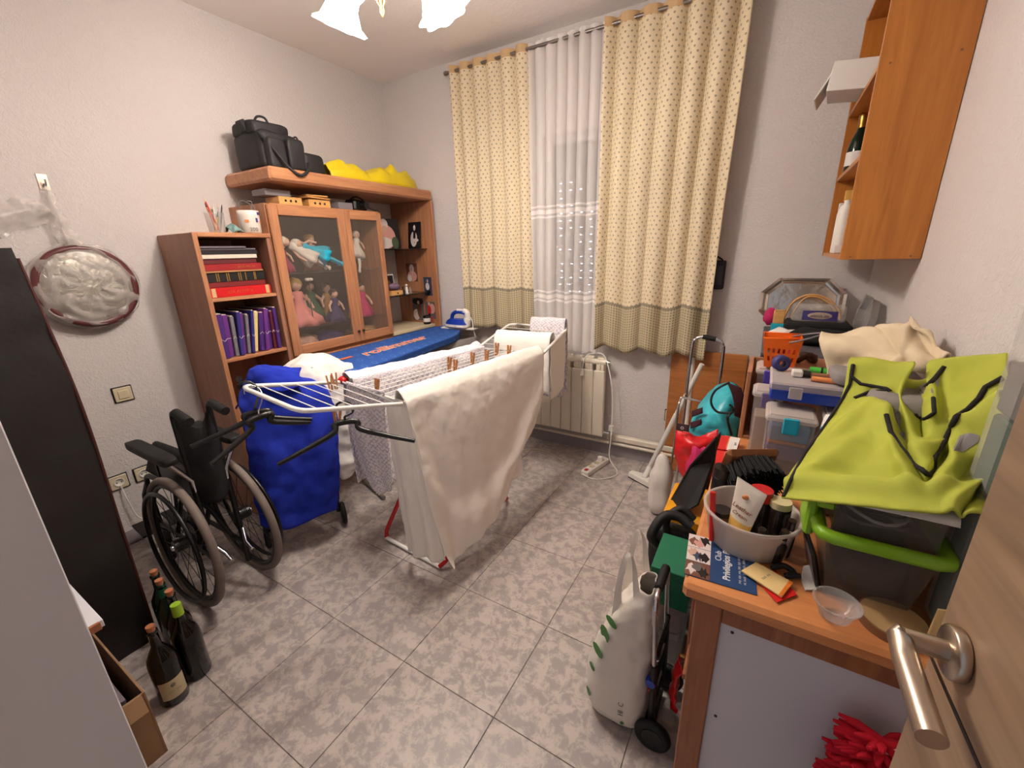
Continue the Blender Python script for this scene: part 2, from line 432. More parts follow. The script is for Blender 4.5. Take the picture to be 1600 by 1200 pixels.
struct(MB().box(LX-WT, LX, FY-WT, BY+WT, 0, CZ, 0).build('wall_left', 'wall_plaster'))
struct(MB().box(RX, RX+WT, FY-WT, BY+WT, 0, CZ, 0).build('wall_right', 'wall_plaster'))
WX0, WX1, WZ0, WZ1 = -1.385, -.45, 1.09, 2.155
wb = MB().box(LX, WX0, BY, BY+WT+.1, 0, CZ, 0).box(WX1, RX, BY, BY+WT+.1, 0, CZ, 0).box(WX0, WX1, BY, BY+WT+.1, 0, WZ0, 0).box(WX0, WX1, BY, BY+WT+.1, WZ1, CZ, 0)
struct(wb.build('wall_back', 'wall_plaster'))
DX0, DX1, DZ = -.57, .27, 2.06
struct(MB().box(LX, DX0, FY-WT, FY, 0, CZ, 0).box(DX1, RX, FY-WT, FY, 0, CZ, 0).box(DX0, DX1, FY-WT, FY, DZ, CZ, 0).build('wall_front', 'wall_plaster'))
struct(MB().box(LX, RX, BY-.012, BY, 0, .085, .002).build('baseboard_back', 'skirting_tile'))
struct(MB().box(LX, LX+.012, FY, BY-.013, 0, .085, .002).build('baseboard_left', 'skirting_tile'))
# window: frame, sill board, rolling shutter of slats with daylight slots
plain('window_frame_paint', (196,188,182), .4); plain('shutter_slat', (92,88,92), .5); plain('slot_light', (220,228,255), .5, emit=(.75,.85,1.0), es=6.0)
win = MB()
win.box(WX0, WX0+.05, BY+.03, BY+.08, WZ0, WZ1).box(WX1-.05, WX1, BY+.03, BY+.08, WZ0, WZ1).box(WX0+.05, WX1-.05, BY+.03, BY+.08, WZ0, WZ0+.05).box(WX0+.05, WX1-.05, BY+.03, BY+.08, WZ1-.05, WZ1).box((WX0+WX1)/2-.03, (WX0+WX1)/2+.03, BY+.03, BY+.08, WZ0+.05, WZ1-.05)
w1 = struct(win.build('window_1', 'window_frame_paint'))
for a, b in ((WX0+.05, (WX0+WX1)/2-.03), ((WX0+WX1)/2+.03, WX1-.05)):
    MB().box(a, b, BY+.05, BY+.056, WZ0+.05, WZ1-.05, 0).build('pane', 'pane_glass', w1)
sh = thing('roller_shutter', 'grey rolling shutter with small lit slots behind the sheer curtain', 'shutter', ((WX0+WX1)/2, BY+.15, WZ0))
nsl = 22; hz = (WZ1-WZ0)/nsl
for k in range(nsl):
    z0 = WZ0+k*hz
    sl = MB().box(WX0, WX1, BY+.14, BY+.155, z0+.001, z0+hz-.001, .005).build('slat', 'shutter_slat', sh)
    if k < 17:
        g = MB(); x = WX0+.06+random.random()*.02
        while x < WX1-.05:
            if random.random() < .8: g.box(x, x+.014, BY+.136, BY+.14, z0+hz*.45, z0+hz*.45+.005, 0)
            x += .075
        lo = g.build('light_slot', 'slot_light', sl); lo['kind'] = 'stuff'
# pipes along the back wall
pp = MB(); pp.box(-.85, RX-.01, BY-.055, BY-.013, .135, .175, .006)
tag(pp.build('pipe_casing', 'pipe_paint'), 'cream boxed pipe casing running along foot of window wall', 'casing')
pp = MB(); pp.cyl((-2.3, BY-.045, .112), (RX-.01, BY-.045, .112), .011, n=10)
tag(pp.build('heating_pipe', 'pipe_paint'), 'thin cream heating pipe running just above the grey skirting', 'pipe')

# door leaf on the right, open into the room, nearly parallel to the right wall
dr = struct(bpy.data.objects.new('door_1', None)); COL.objects.link(dr)
de = Vector((.219, .56)); dh = Vector((.25, -.28)); ddir = (dh-de); dl = ddir.length; ddir /= dl
ang = math.atan2(ddir.y, ddir.x)
dr.location = (de.x, de.y, 0); WO[dr] = V(de.x, de.y, 0)
TD = Matrix.Translation((de.x, de.y, 0)) @ Matrix.Rotation(ang, 4, 'Z')     # local x runs from the free edge to the hinge, +y towards +X side
MB(TD).box(0, dl, 0, .04, .01, 2.03, .002).build('leaf', 'door_wood', dr)
MB(TD).box(.0005, dl-.0005, -.0006, .002, .990, .9955, 0).build('groove', 'dark_steel', dr)
# lever handle on the room side (local -y)
hz_ = 1.045; hx = .052
hd = MB(TD); hd.lathe([(0,.0),(.026,.0),(.027,.002),(.027,.009),(.025,.011),(0,.011)], (hx, -.0005, hz_), (0,-1,0), 28)
ho = hd.build('handle_rose', 'steel_brushed', dr)
MB(TD).cyl((hx, -.009, hz_), (hx, -.046, hz_), .0105, n=18).build('handle_neck', 'steel_brushed', dr)
MB(TD).tube([(hx, -.044, hz_+.007), (hx+.002, -.049, hz_+.001), (hx+.03, -.05, hz_-.002), (hx+.108, -.05, hz_-.008)], [.0105, .011, .0115, .0115], n=18).build('lever', 'steel_brushed', dr)
fr_ = MB().box(DX0-.05, DX0+.002, FY-WT-.01, FY+.012, 0, DZ+.05).box(DX1-.002, DX1+.05, FY-WT-.01, FY+.012, 0, DZ+.05).box(DX0, DX1, FY-WT-.01, FY+.012, DZ, DZ+.05)
struct(fr_.build('trim_1', 'door_wood'))

# ------------------------------------------------------------------ ceiling lamp
def shade_mat():
    m, nt, b = newmat('lit_frosted_glass')
    b.inputs['Base Color'].default_value = (.9,.88,.85,1); b.inputs['Roughness'].default_value = .5
    b.inputs['Emission Color'].default_value = (1.0, .90, .80, 1); b.inputs['Emission Strength'].default_value = 35.0
shade_mat(); plain('blue_glass', (60,70,170), .1, emit=(.25,.3,.9), es=.6); plain('gilt', (196,160,96), .3, 1.0)
LK = 1.088                                                       # size of the lamp
LC = V(-1.293, 1.330, 0)
LZ = lambda z: 2.25 + (z-2.185)*LK
lamp = thing('ceiling_lamp', 'lit chandelier with frilled white glass shades and blue glass body', 'lamp', (LC.x, LC.y, 2.25))
sc_ = lambda P: [(r*LK, LZ(z)) for r, z in P]
lb = MB(); lb.cyl((LC.x, LC.y, LZ(2.47)), (LC.x, LC.y, CZ-.004), .008); lb.lathe([(.0,CZ-.035),(.05,CZ-.03),(.055,CZ-.005),(.0,CZ-.001)], (LC.x, LC.y, 0)); lb.build('stem', 'gilt', lamp)
MB().lathe(sc_([(.008,2.495),(.03,2.455),(.045,2.395),(.04,2.335),(.03,2.285),(.026,2.265)]), (LC.x, LC.y, 0)).build('body', 'blue_glass', lamp)
MB().lathe(sc_([(.027,2.267),(.022,2.25),(.012,2.237),(.014,2.225),(.006,2.213),(.008,2.20),(.0,2.185)]), (LC.x, LC.y, 0), n=18).build('finial', 'gilt', lamp)
for a in (182, 38, -70):
    dx, dy = math.cos(R(a)), math.sin(R(a)); q = lambda r, z: V(LC.x+dx*r*LK, LC.y+dy*r*LK, LZ(z))
    MB().tube(cat([q(.03,2.36), q(.06,2.30), q(.10,2.33), q(.125,2.385)]), .007).build('arm', 'white_enamel', lamp)
    c = q(.128, 2.375); ax = V(dx*.42, dy*.42, -1).normalized()
    sd = MB(); ruff = lambda aa, j: 1 + (.10*math.sin(aa*8) if j >= 5 else .03*math.sin(aa*8) if j >= 3 else 0)
    sd.lathe([(r*LK, z*LK) for r, z in [(.018,.0),(.050,.012),(.056,.04),(.052,.08),(.050,.13),(.064,.17),(.085,.185)]], c, ax, 48, fn=ruff)
    sd.build('shade', 'lit_frosted_glass', lamp, thick=.002)
    MB().cyl(c-ax*.025, c+ax*.012, .021, .016).build('cap', 'gilt', lamp)
    dpt = q(.05, 2.33); MB().tube([dpt, dpt-V(0,0,.03), q(.055,2.27)], [.002,.006,.004]).build('crystal_drop', 'clear_plastic', lamp)
    pl = bpy.data.lights.new('bulb', 'POINT'); pl.energy = LAMP_W; pl.color = LAMP_COL; pl.shadow_soft_size = .035
    po = bpy.data.objects.new('bulb', pl); COL.objects.link(po); po.parent = lamp; po.location = (c+ax*.165*LK) - WO[lamp]
# ------------------------------------------------------------------ curtains and rod
rod = thing('curtain_rod', 'grey metal curtain rod above the window', 'curtain rod', (-1.14, BY-.1, 2.615))
MB().cyl((-2.06, BY-.1, 2.615), (-.20, BY-.1, 2.615), .010).build('pole', 'curtain_rod_metal', rod)
MB().lathe([(0,-.03),(.012,-.028),(.015,-.015),(.010,0),(.010,.02)], (-2.05, BY-.1, 2.615), (1,0,0)).build('end_cap', 'curtain_rod_metal', rod)
MB().lathe([(0,-.03),(.012,-.028),(.015,-.015),(.010,0),(.010,.02)], (-.21, BY-.1, 2.615), (-1,0,0)).build('end_cap', 'curtain_rod_metal', rod)
for x in (-1.98, -1.17, -.24):
    MB().cyl((x, BY-.1, 2.615), (x, BY, 2.615), .006).lathe([(0,0),(.02,0),(.02,.006),(0,.006)], (x, BY-.007, 2.615), (0,1,0)).build('bracket', 'curtain_rod_metal', rod)
def curtain(name, label, mat, xt, xb, zt, zb, nf, amp, yo=0, ripple=1.0, fw=1.6, grom=None, hem=.012, seed=0):
    t = thing(name, label, 'curtain', ((xt[0]+xt[1])/2, BY-.1+yo, zb), 'patterned curtains' if mat == 'curtain_cotton' else None)
    H = zt-zb
    def fn(u, v):
        x = (xt[0]*(1-v)+xb[0]*v)*(1-u) + (xt[1]*(1-v)+xb[1]*v)*u
        ph = 2*math.pi*nf*u + .5*math.sin(3*u+seed)*v
        a = amp*(1 - .25*v) * (1 + .25*math.sin(7*u+seed))
        y = BY-.1+yo - a*math.cos(ph) + .012*math.sin(5*u*math.pi+seed*2)*v
        x += .012*math.sin(ph)*(1-.3*v) + .006*noise.noise(V(u*4, v*3, seed))
        z = zt - H*v + (-hem*math.cos(ph*.5+1)*v*v) - .03*(u-.5)*v*0
        return (x, y, z)
    w = abs(xt[1]-xt[0])*fw
    cl = MB().grid(fn, int(nf*22), 60, lambda u, v: (u*w, (1-v)*H)).build('cloth', mat, t, thick=(.0015 if mat == 'curtain_cotton' else 0))
    hz_ = .055 if mat == 'curtain_cotton' else .05
    if mat == 'curtain_cotton':
        tp = MB().grid(lambda u, v: V(fn(u, v*hz_/H*.8)) + V(0, -.0025, .0), int(nf*22), 2).build('heading_tape', 'curtain_hem_tape', t)
    return t
curtain('patterned_curtain', 'cream dotted curtain panel hanging left of the sheer voile', 'curtain_cotton', (-2.02, -1.425), (-2.03, -1.415), 2.645, .90, 5.5, .020, 0, seed=1)
curtain('patterned_curtain', 'wide cream dotted curtain panel hanging right of the sheer voile', 'curtain_cotton', (-.945, -.225), (-.95, -.265), 2.645, .815, 6, .024, 0, seed=2.4, hem=.02)
curtain('sheer_curtain', 'white sheer voile curtain between the two dotted panels', 'sheer_voile', (-1.43, -.90), (-1.43, -.92), 2.64, .775, 7.5, .022, .012, seed=4)

# ------------------------------------------------------------------ radiator
rd = thing('radiator', 'cream sectional radiator under the window', 'radiator', (-1.27, BY-.07, .17))
ns = 10; sw = .081
for k in range(ns):
    x1 = -.868-k*sw; x0 = x1-sw+.003
    g = MB().box(x0, x1, BY-.115, BY-.10, .175, .66, .005).box(x0+.012, x1-.012, BY-.10, BY-.04, .185, .70, .003)
    g.cyl((x0-.0015, BY-.082, .715), (x1+.0015, BY-.082, .715), .020, n=14).cyl((x0-.0015, BY-.082, .20), (x1+.0015, BY-.082, .20), .016, n=10)
    g.box((x0+x1)/2-.006, (x0+x1)/2+.006, BY-.11, BY-.09, .655, .70, .002)
    g.box(x0+.006, x1-.006, BY-.075, BY-.045, .70, .748, .008)
    g.build('section', 'radiator_enamel', rd)
MB().cyl((-.868, BY-.082, .715), (-.848, BY-.082, .715), .016).cyl((-.85, BY-.082, .715), (-.84, BY-.082, .715), .009).build('bleed_plug', 'chrome', rd)
vv = MB().cyl((-.868, BY-.082, .20), (-.80, BY-.082, .20), .010).cyl((-.815, BY-.082, .20), (-.815, BY-.082, .112), .009).cyl((-.815, BY-.082, .19), (-.815, BY-.082, .25), .013).build('valve', 'chrome', rd)
MB().cyl((-.815, BY-.082, .225), (-.815, BY-.082, .262), .018, .016).build('valve_knob', 'white_plastic', vv)

# ------------------------------------------------------------------ wall fittings
def plate(name, label, kind, p, n, w=.082):
    """square plate with dark rim; n = wall normal axis ('x' or 'y-')"""
    t = thing(name, label, kind, p); x, y, z = p; h = w/2
    if n == 'x':
        bx = lambda a, b, c, d, e, f, ch=.002: MB().box(x+e, x+f, y+a, y+b, z+c, z+d, ch)
    else:
        bx = lambda a, b, c, d, e, f, ch=.002: MB().box(x+a, x+b, y-f, y-e, z+c, z+d, ch)
    bx(-h, h, -h, h, 0, .006).build('rim', 'black_plastic', t); bx(-h+.005, h-.005, -h+.005, h-.005, .006, .012, .004).build('plate', 'cream_plastic', t)
    if name == 'light_switch': bx(-.022, .022, -.022, .022, .012, .017, .003).build('rocker', 'cream_plastic', t)
    else:
        ax = (1,0,0) if n == 'x' else (0,-1,0)
        c = V(x+.012, y, z) if n == 'x' else V(x, y-.012, z)
        MB().lathe([(.022,.0),(.022,.003),(.019,.003),(.018,.0005),(0,.0005)], c, ax, 24).build('socket_well', 'white_plastic', t)
        for k in (-.0095, .0095):
            q = c + (V(0,k,0) if n == 'x' else V(k,0,0)); MB().cyl(q, q+V(ax)*.0016, .003, n=8).build('pin_hole', 'black_plastic', t)
    return t
plate('light_switch', 'square cream light switch with dark rim on left wall above wheelchair', 'switch', (LX, .725, .807), 'x')
plate('wall_socket', 'cream wall socket at the edge of the tall black bag', 'socket', (LX, .60, .362), 'x')
plate('wall_socket', 'cream wall socket behind the wheelchair armrest', 'socket', (LX, .705, .362), 'x')
plate('wall_socket', 'cream wall socket right of the radiator beside the metal trolley', 'socket', (-.437, BY, .378), 'y')
# black box hanging on window wall beside the curtain
bk = thing('hanging_case', 'small black case hanging on window wall beside dotted curtain', 'case', (-.265, BY, 1.21))
MB().box(-.31, -.215, BY-.035, BY, 1.21, 1.37, .006).build('body', 'black_plastic', bk)
MB().box(-.30, -.225, BY-.04, BY-.035, 1.235, 1.345, .003).build('front_panel', 'dark_steel', bk)
MB().tube(cat([(-.28, BY-.015, 1.37), (-.275, BY-.015, 1.395), (-.245, BY-.012, 1.38), (-.235, BY-.012, 1.37)]), .004).build('strap', 'black_matte', bk)

# lid or pan in a clear bag hanging from hook on the left wall
pc = V(LX+.045, .715, 1.345)
hk = thing('wall_hook', 'silver adhesive hook holding the plastic bag on left wall', 'hook', (LX, .69, 1.77))
MB().box(LX, LX+.004, .672, .708, 1.76, 1.825, .0015).build('back_plate', 'steel_brushed', hk)
MB().tube(cat([(LX+.004,.69,1.785),(LX+.02,.69,1.775),(LX+.028,.69,1.785),(LX+.03,.69,1.80)]), .0035).build('prong', 'chrome', hk)
pn = thing('pan_lid', 'round foil-topped pan with burgundy rim hanging in clear plastic bag', 'pan', (pc.x, pc.y, pc.z-.19))
plain('burgundy_enamel', (92,46,48), .35)
def foil():
    m, nt, b = newmat('crinkled_foil'); b.inputs['Base Color'].default_value = lin((176,170,160))+(1,); b.inputs['Metallic'].default_value = .5; b.inputs['Roughness'].default_value = .4
    tc = N(nt, 'ShaderNodeTexCoord'); v = N(nt, 'ShaderNodeTexNoise'); v.inputs['Scale'].default_value = 22; v.inputs['Detail'].default_value = 5; v.inputs['Distortion'].default_value = 1.5; nt.links.new(tc.outputs['Object'], v.inputs['Vector'])
    bp = N(nt, 'ShaderNodeBump'); bp.inputs['Strength'].default_value = .6; bp.inputs['Distance'].default_value = .01; nt.links.new(v.outputs[0], bp.inputs['Height']); nt.links.new(bp.outputs[0], b.inputs['Normal'])
foil()
MB().lathe([(0,-.035),(.14,-.035),(.178,-.02),(.185,.0),(.183,.014),(.168,.018),(.158,.012)], pc, (1,0,0), 48).build('rim', 'burgundy_enamel', pn)
MB().lathe([(.158,.012),(.15,.016),(.10,.024),(.05,.028),(0,.030)], pc, (1,0,0), 48).build('foil_cover', 'crinkled_foil', pn)
pb = thing('plastic_bag', 'clear crinkled plastic bag tied round the pan on left wall', 'bag', (LX, pc.y, pc.z-.2))
def bagf(u, v):
    a = 2*math.pi*u; r = .195*math.sin(math.pi*min(1, .06+v*.52)) if v < .85 else .195*math.sin(math.pi*.502)*(1-(v-.85)*1.2)
    q = V(math.cos(a), math.sin(a), v*3)
    k = 1 + .05*noise.noise(q*3)
    return V(pc.x + .03 + .022*noise.noise(q*2.6) - .055*v*v, pc.y + math.cos(a)*r*k, pc.z + math.sin(a)*r*k)
MB().grid(bagf, 72, 24).build('pouch', 'bag_film', pb)
top = MB().patch([[(LX+.03,.66,1.515),(LX+.07,.70,1.53),(LX+.03,.76,1.515)],[(LX+.02,.66,1.58),(LX+.055,.69,1.60),(LX+.02,.735,1.58)],[(LX+.015,.655,1.66),(LX+.05,.685,1.69),(LX+.02,.715,1.66)],[(LX+.022,.678,1.77),(LX+.03,.69,1.78),(LX+.022,.70,1.77)]], 22, 26, .02, 22, seed=3)
top.build('gathered_neck', 'bag_film', pb)
MB().patch([[(LX+.02,.67,1.70),(LX+.05,.67,1.67),(LX+.03,.66,1.62)],[(LX+.012,.59,1.72),(LX+.055,.58,1.665),(LX+.02,.57,1.60)],[(LX+.012,.52,1.69),(LX+.05,.50,1.64),(LX+.02,.50,1.56)],[(LX+.01,.46,1.66),(LX+.03,.45,1.60),(LX+.012,.46,1.53)]], 22, 26, .02, 20, seed=9).build('loose_flap', 'bag_film', pb)
# ------------------------------------------------------------------ bookcase on the left wall
BX = -2.395
bc = thing('bookcase', 'narrow brown wooden bookcase on left wall with books and purple folders', 'bookcase', ((LX+BX)/2, 1.235, 0))
MB().box(LX+.002, BX, 1.05, 1.07, 0, 1.578, .003).build('side_panel', 'bookcase_side_wood', bc)
MB().box(LX+.002, BX, 1.408, 1.428, 0, 1.56, .003).build('side_panel', 'bookcase_side_wood', bc)
MB().box(BX-.004, BX+.003, 1.049, 1.071, 0, 1.579, .001).build('front_lipping', 'cabinet_wood', bc)
MB().box(LX+.002, BX+.006, 1.07, 1.432, 1.558, 1.58, .003).build('top_panel', 'cabinet_wood_h', bc)
for z in (1.262, .945, .60, .28): MB().box(LX+.008, BX-.004, 1.07, 1.408, z-.018, z, .002).build('shelf', 'cabinet_wood_h', bc)
MB().box(LX+.002, LX+.008, 1.07, 1.408, .06, 1.558, 0).build('back_panel', 'bookcase_side_wood', bc)
MB().box(LX+.02, BX-.02, 1.07, 1.408, 0, .07, .001).build('plinth', 'bookcase_side_wood', bc)
# books lying in a stack
for n, c in (('book_red', (196,22,28)), ('book_maroon', (120,34,36)), ('book_black', (28,27,28)), ('book_tan', (178,128,84)), ('book_crimson', (150,32,36)), ('book_wine', (96,38,40)), ('book_white', (216,206,190)), ('book_ink', (30,28,32)), ('page_paper', (214,200,172)), ('magazine_grey', (112,104,112)), ('folder_purple', (72,38,112)), ('folder_violet', (104,48,128)), ('folder_grey', (120,116,122)), ('folder_cream', (226,204,140)), ('folder_maroon', (96,30,44)), ('folder_indigo', (54,44,120))): plain(n, c, .45, var=.12, vscale=40)
plain('gold_leaf', (200,160,80), .35, .8)
BK = [('book_red', .050, .315, 'bright red hardback lying at the bottom of the book stack', 1), ('book_maroon', .026, .295, 'dull maroon hardback lying on the bright red book', 0), ('book_black', .048, .305, 'thick black hardback with gold bands in the book stack', 3), ('book_tan', .009, .300, 'thin tan board lying on the black gold-banded book', 0), ('book_crimson', .034, .295, 'crimson hardback above the tan board in the book stack', 2), ('book_wine', .025, .275, 'dark wine-coloured book under the white one', 0), ('book_white', .021, .280, 'white book lying high in the book stack', 0), ('book_ink', .022, .290, 'flat black book lying on the white book', 0), ('magazine_grey', .009, .285, 'grey magazine lying on the flat black book', 0), ('magazine_grey', .010, .23, 'creased grey magazine lying on top of the book stack', 0)]
z = 1.262; yb = 1.08
for i, (m, th, w, lb_, deco) in enumerate(BK):
    y0 = yb + (.002, .0, -.004, -.006, -.004, -.004, -.006, -.008, -.008, -.005)[i]; y0 = max(y0, 1.073); x1 = BX-.03-.004*(i % 3); x0 = x1-.215
    t = thing('book' if 'mag' not in m else 'magazine', lb_, 'book', ((x0+x1)/2, y0+w/2, z), 'stacked books in the bookcase')
    hard = th > .02
    if hard:
        MB().box(x0, x1, y0, y0+w, z+.0004, z+.003, .001).box(x0, x1, y0, y0+w, z+th-.003, z+th-.0004, .001).box(x1-.004, x1, y0, y0+w, z+.0004, z+th-.0004, .0012).build('cover', m, t)
        MB().box(x0+.006, x1-.004, y0+.005, y0+w-.005, z+.003, z+th-.003, 0).build('pages', 'page_paper', t)
    else: MB().box(x0, x1, y0, y0+w, z+.0004, z+th-.0004, .001).build('cover', m, t)
    if deco == 3:
        for q in (.055, .065, .105, .115, .165, .175, .20, .245, .252): MB().box(x1-.001, x1+.0006, y0+q, y0+q+.004, z+.003, z+th-.003, 0).build('gilt_band', 'gold_leaf', t)
    if deco == 1:
        for q in (.008, .285): MB().box(x1-.001, x1+.0006, y0+q, y0+q+.02, z+.003, z+th-.003, 0).build('gilt_band', 'curtain_hem_tape', t)
        scrawl('gold_leaf', t, (x1+.0006, y0+.15, z+th/2), (0,1,0), (0,0,1), .13, .018, 'gilt_ornament', 3, .0011)
    if deco == 2: scrawl('gold_leaf', t, (x1+.0006, y0+.215, z+th/2), (0,1,0), (0,0,1), .09, .013, 'gilt_ornament', 5, .0009)
    z += th
# purple folders standing on the lower shelf
FD = [('folder_purple', .030, 0), ('folder_violet', .028, 2), ('folder_grey', .020, 3), ('folder_indigo', .022, 5), ('folder_violet', .020, 6), ('folder_grey', .018, 7), ('folder_indigo', .016, 9), ('folder_cream', .022, 11), ('folder_purple', .026, 9), ('folder_violet', .022, 7), ('folder_purple', .030, 5), ('folder_maroon', .018, 3), ('folder_purple', .020, 2)]
LBL = ['deep purple folder at the left end of the row', 'violet folder second from the left end', 'grey folder beside the left violet folder', 'indigo folder between the grey and violet folders', 'violet folder near the middle of the row', 'slim grey folder left of the cream one', 'narrow indigo folder touching the cream folder', 'pale cream folder leaning among the purple ones', 'purple folder right of the cream folder', 'violet folder third right of the cream one', 'thick purple folder with elastic near the right end', 'maroon folder next to last on the right', 'dark purple folder at the right end of the row']
y = 1.078; 
for i, (m, th, lean) in enumerate(FD):
    zb = .945; h = .235 - .01*(i % 3); x1 = BX-.02-.012*((i*5) % 3); x0 = x1-.26
    t = thing('folder', LBL[i], 'folder', ((x0+x1)/2, y+th/2, zb), 'folders standing on the bookcase shelf')
    M = Matrix.Translation((0, y, zb+th*math.sin(R(lean)))) @ Matrix.Rotation(R(-lean), 4, 'X')
    MB(M).box(x0, x1, .0006, th-.0006, .0005, h, .003).build('cover', m, t)
    if i not in (7,): MB(M).tube([(x1+.001, .001, h*.45), (x1+.002, th*.5, h*.45+.012*((i % 3)-1)), (x1+.001, th-.001, h*.45)], .0012, 6).build('elastic', 'white_plastic', t)
    MB(M).box(x0+.01, x1-.006, .004, th-.004, .001, h+.004, 0).build('papers', 'page_paper', t)
    y += th*.985 + (.0065 if i in (6, 7) else .001)
# cup of pens, mug, cloth on the bookcase top
zt = 1.5805
pc_ = V(-2.46, 1.20, zt)
cp = thing('pen_pot', 'clear plastic pot of pens and brushes on the bookcase', 'pot', pc_)
MB().lathe([(0,.001),(.033,.001),(.036,.004),(.042,.095),(.044,.096)], pc_, n=28).build('pot', 'clear_plastic', cp, thick=.0015)
for i, (c, a, b, L, w) in enumerate([((206,52,40), -18, 6, .175, .0055), ((226,150,120), -8, -10, .14, .006), ((120,128,70), 4, -4, .13, .008), ((70,66,70), 12, 8, .135, .006), ((210,205,200), 8, -8, .16, .004), ((60,120,60), 16, 2, .11, .007), ((180,176,170), 2, 12, .14, .005), ((230,200,60), 20, -6, .09, .008)]):
    plain('pen_colour_%d' % i, c, .45)
    b0 = pc_ + V(.012*math.sin(i*2.2), .012*math.cos(i*2.2), .004); d = V(math.sin(R(b))*.8, math.sin(R(a)), 1).normalized()
    p = thing('pen', ['long red pencil leaning left in the pen pot', 'salmon pen in the pen pot', 'olive marker in the pen pot', 'dark grey pen in the pen pot', 'thin white brush in the pen pot', 'short green marker in the pen pot', 'silver pen in the pen pot', 'stubby yellow marker in the pen pot'][i], 'pen', b0, 'pens in the pot')
    MB().cyl(b0, b0+d*L*.85, w*.62, n=8).build('barrel', 'pen_colour_%d' % i, p); MB().cyl(b0+d*L*.85, b0+d*L, w*.62, w*.25, n=8).build('tip', 'black_plastic' if i % 2 else 'page_paper', p)
mg = V(-2.45, 1.365, zt)
plain('mug_glaze', (226,216,206), .3); plain('orange_print', (224,140,80), .5); plain('navy_print', (60,60,120), .5); plain('grey_print', (110,104,100), .5)
m_ = thing('ceramic_jar', 'white printed jar holding folded glasses on the bookcase', 'jar', mg)
MB().lathe([(0,.001),(.046,.001),(.05,.005),(.052,.09),(.052,.115),(.049,.115),(.048,.01),(0,.01)], mg, n=32).build('body', 'mug_glaze', m_)
text('200', 'grey_print', m_, mg+V(.0525, -.012, .018), (.12,1,0), (0,0,1), .028, 'printed_number')
for dy, dz, w, h, mm in ((-.035,.06,.02,.014,'orange_print'), (.012,.066,.012,.022,'navy_print'), (.036,.058,.016,.012,'orange_print'), (.03,.10,.022,.014,'navy_print')):
    a = math.asin(max(-1,min(1,dy/.053))); c = mg+V(math.cos(a)*.0525, dy, dz); MB().obox(c, (.001, w, h), (0,0,a), 0).build('printed_mark', mm, m_)
gl = thing('eyeglasses', 'folded pale eyeglasses sticking out of the printed jar', 'glasses', mg+V(0,0,.05))
MB().tube(cat([mg+V(-.01,-.02,.05), mg+V(-.015,-.03,.14), mg+V(-.01,-.01,.165), mg+V(0,.02,.15)]), .0025).tube(cat([mg+V(.01,.0,.05), mg+V(.01,.02,.13), mg+V(.005,.03,.16), mg+V(0,.012,.165)]), .0025).tube(cat([mg+V(0,.02,.15), mg+V(.012,.035,.13), mg+V(.012,.03,.10)]), .0025).build('frame', 'grey_print', gl)
plain('teal_rag', (110,140,136), .9)
tag(MB().patch([[(-2.50,1.245,zt+.002),(-2.47,1.28,zt+.03),(-2.46,1.30,zt+.002)],[(-2.45,1.24,zt+.025),(-2.43,1.27,zt+.045),(-2.43,1.305,zt+.012)],[(-2.40,1.245,zt+.002),(-2.395,1.27,zt+.012),(-2.40,1.30,zt+.002)]], 16, 16, .008, 40, seed=2).build('cleaning_rag', 'teal_rag', thick=.003), 'small grey-green rag between the pen pot and printed jar', 'rag')

# ------------------------------------------------------------------ wall unit: display cabinet + open shelves + top board
clear('smoke_glass', (40,36,34), .6, .08)
CX = -2.385
wu = thing('wall_unit', 'brown wooden display cabinet with glass doors and overhanging top board', 'cabinet', ((LX+CX)/2, 2.1, 0))
Y0, YM, Y1, YE = 1.436, 1.94, 2.245, 2.735
for y in (Y0, Y1-.02): MB().box(LX+.002, CX-.022, y, y+.02, 0, 1.738, .002).build('side_panel', 'cabinet_wood', wu)
MB().box(LX+.002, CX-.006, Y0+.02, Y1-.02, 1.718, 1.738, .002).build('cabinet_top', 'cabinet_wood_h', wu)
MB().box(LX+.002, CX-.024, Y0+.02, Y1-.02, .86, .88, .002).build('cabinet_floor', 'cabinet_wood_h', wu)
plain('cabinet_back_dark', (62,50,44), .8)
MB().box(LX+.002, LX+.008, Y0+.02, Y1-.02, .88, 1.718, 0).build('back_panel', 'cabinet_back_dark', wu)
def gdoor(y0, y1, knob):
    sw_ = .055 if y1-y0 > .4 else .04; zb, zt_ = .88, 1.732
    d = MB().box(CX-.02, CX, y0, y0+sw_, zb, zt_, .004).build('glass_door', 'cabinet_wood', wu)
    MB().box(CX-.02, CX, y1-sw_, y1, zb, zt_, .004).build('stile', 'cabinet_wood', d)
    MB().box(CX-.02, CX, y0+sw_, y1-sw_, zt_-.055, zt_, .004).build('rail', 'cabinet_wood_h', d)
    MB().box(CX-.02, CX, y0+sw_, y1-sw_, zb, zb+.06, .004).build('rail', 'cabinet_wood_h', d)
    MB().box(CX-.012, CX-.008, y0+sw_-.005, y1-sw_+.005, zb+.055, zt_-.05, 0).build('pane', 'display_glass', d)
    MB().lathe([(0,.018),(.008,.016),(.009,.01),(.004,.006),(.004,0)], (CX, knob, .955), (1,0,0), 12).build('knob', 'dark_steel', d)
gdoor(Y0+.004, YM-.001, YM-.02); gdoor(YM+.001, Y1, YM+.02)
for z_ in (1.362, 1.03): MB().box(LX+.01, CX-.05, Y0+.021, Y1-.021, z_-.006, z_, 0).build('glass_shelf', 'display_glass', wu)
for k, (a, b) in enumerate(((Y0+.004, YM-.002), (YM+.002, Y1), (Y1+.004, YE-.02))):
    d = MB().box(CX-.02, CX, a, b, .08, .856, .004).build('base_door', 'cabinet_wood', wu); MB().lathe([(0,.018),(.008,.016),(.009,.01),(.004,0)], (CX, b-.03, .7), (1,0,0), 12).build('knob', 'dark_steel', d)
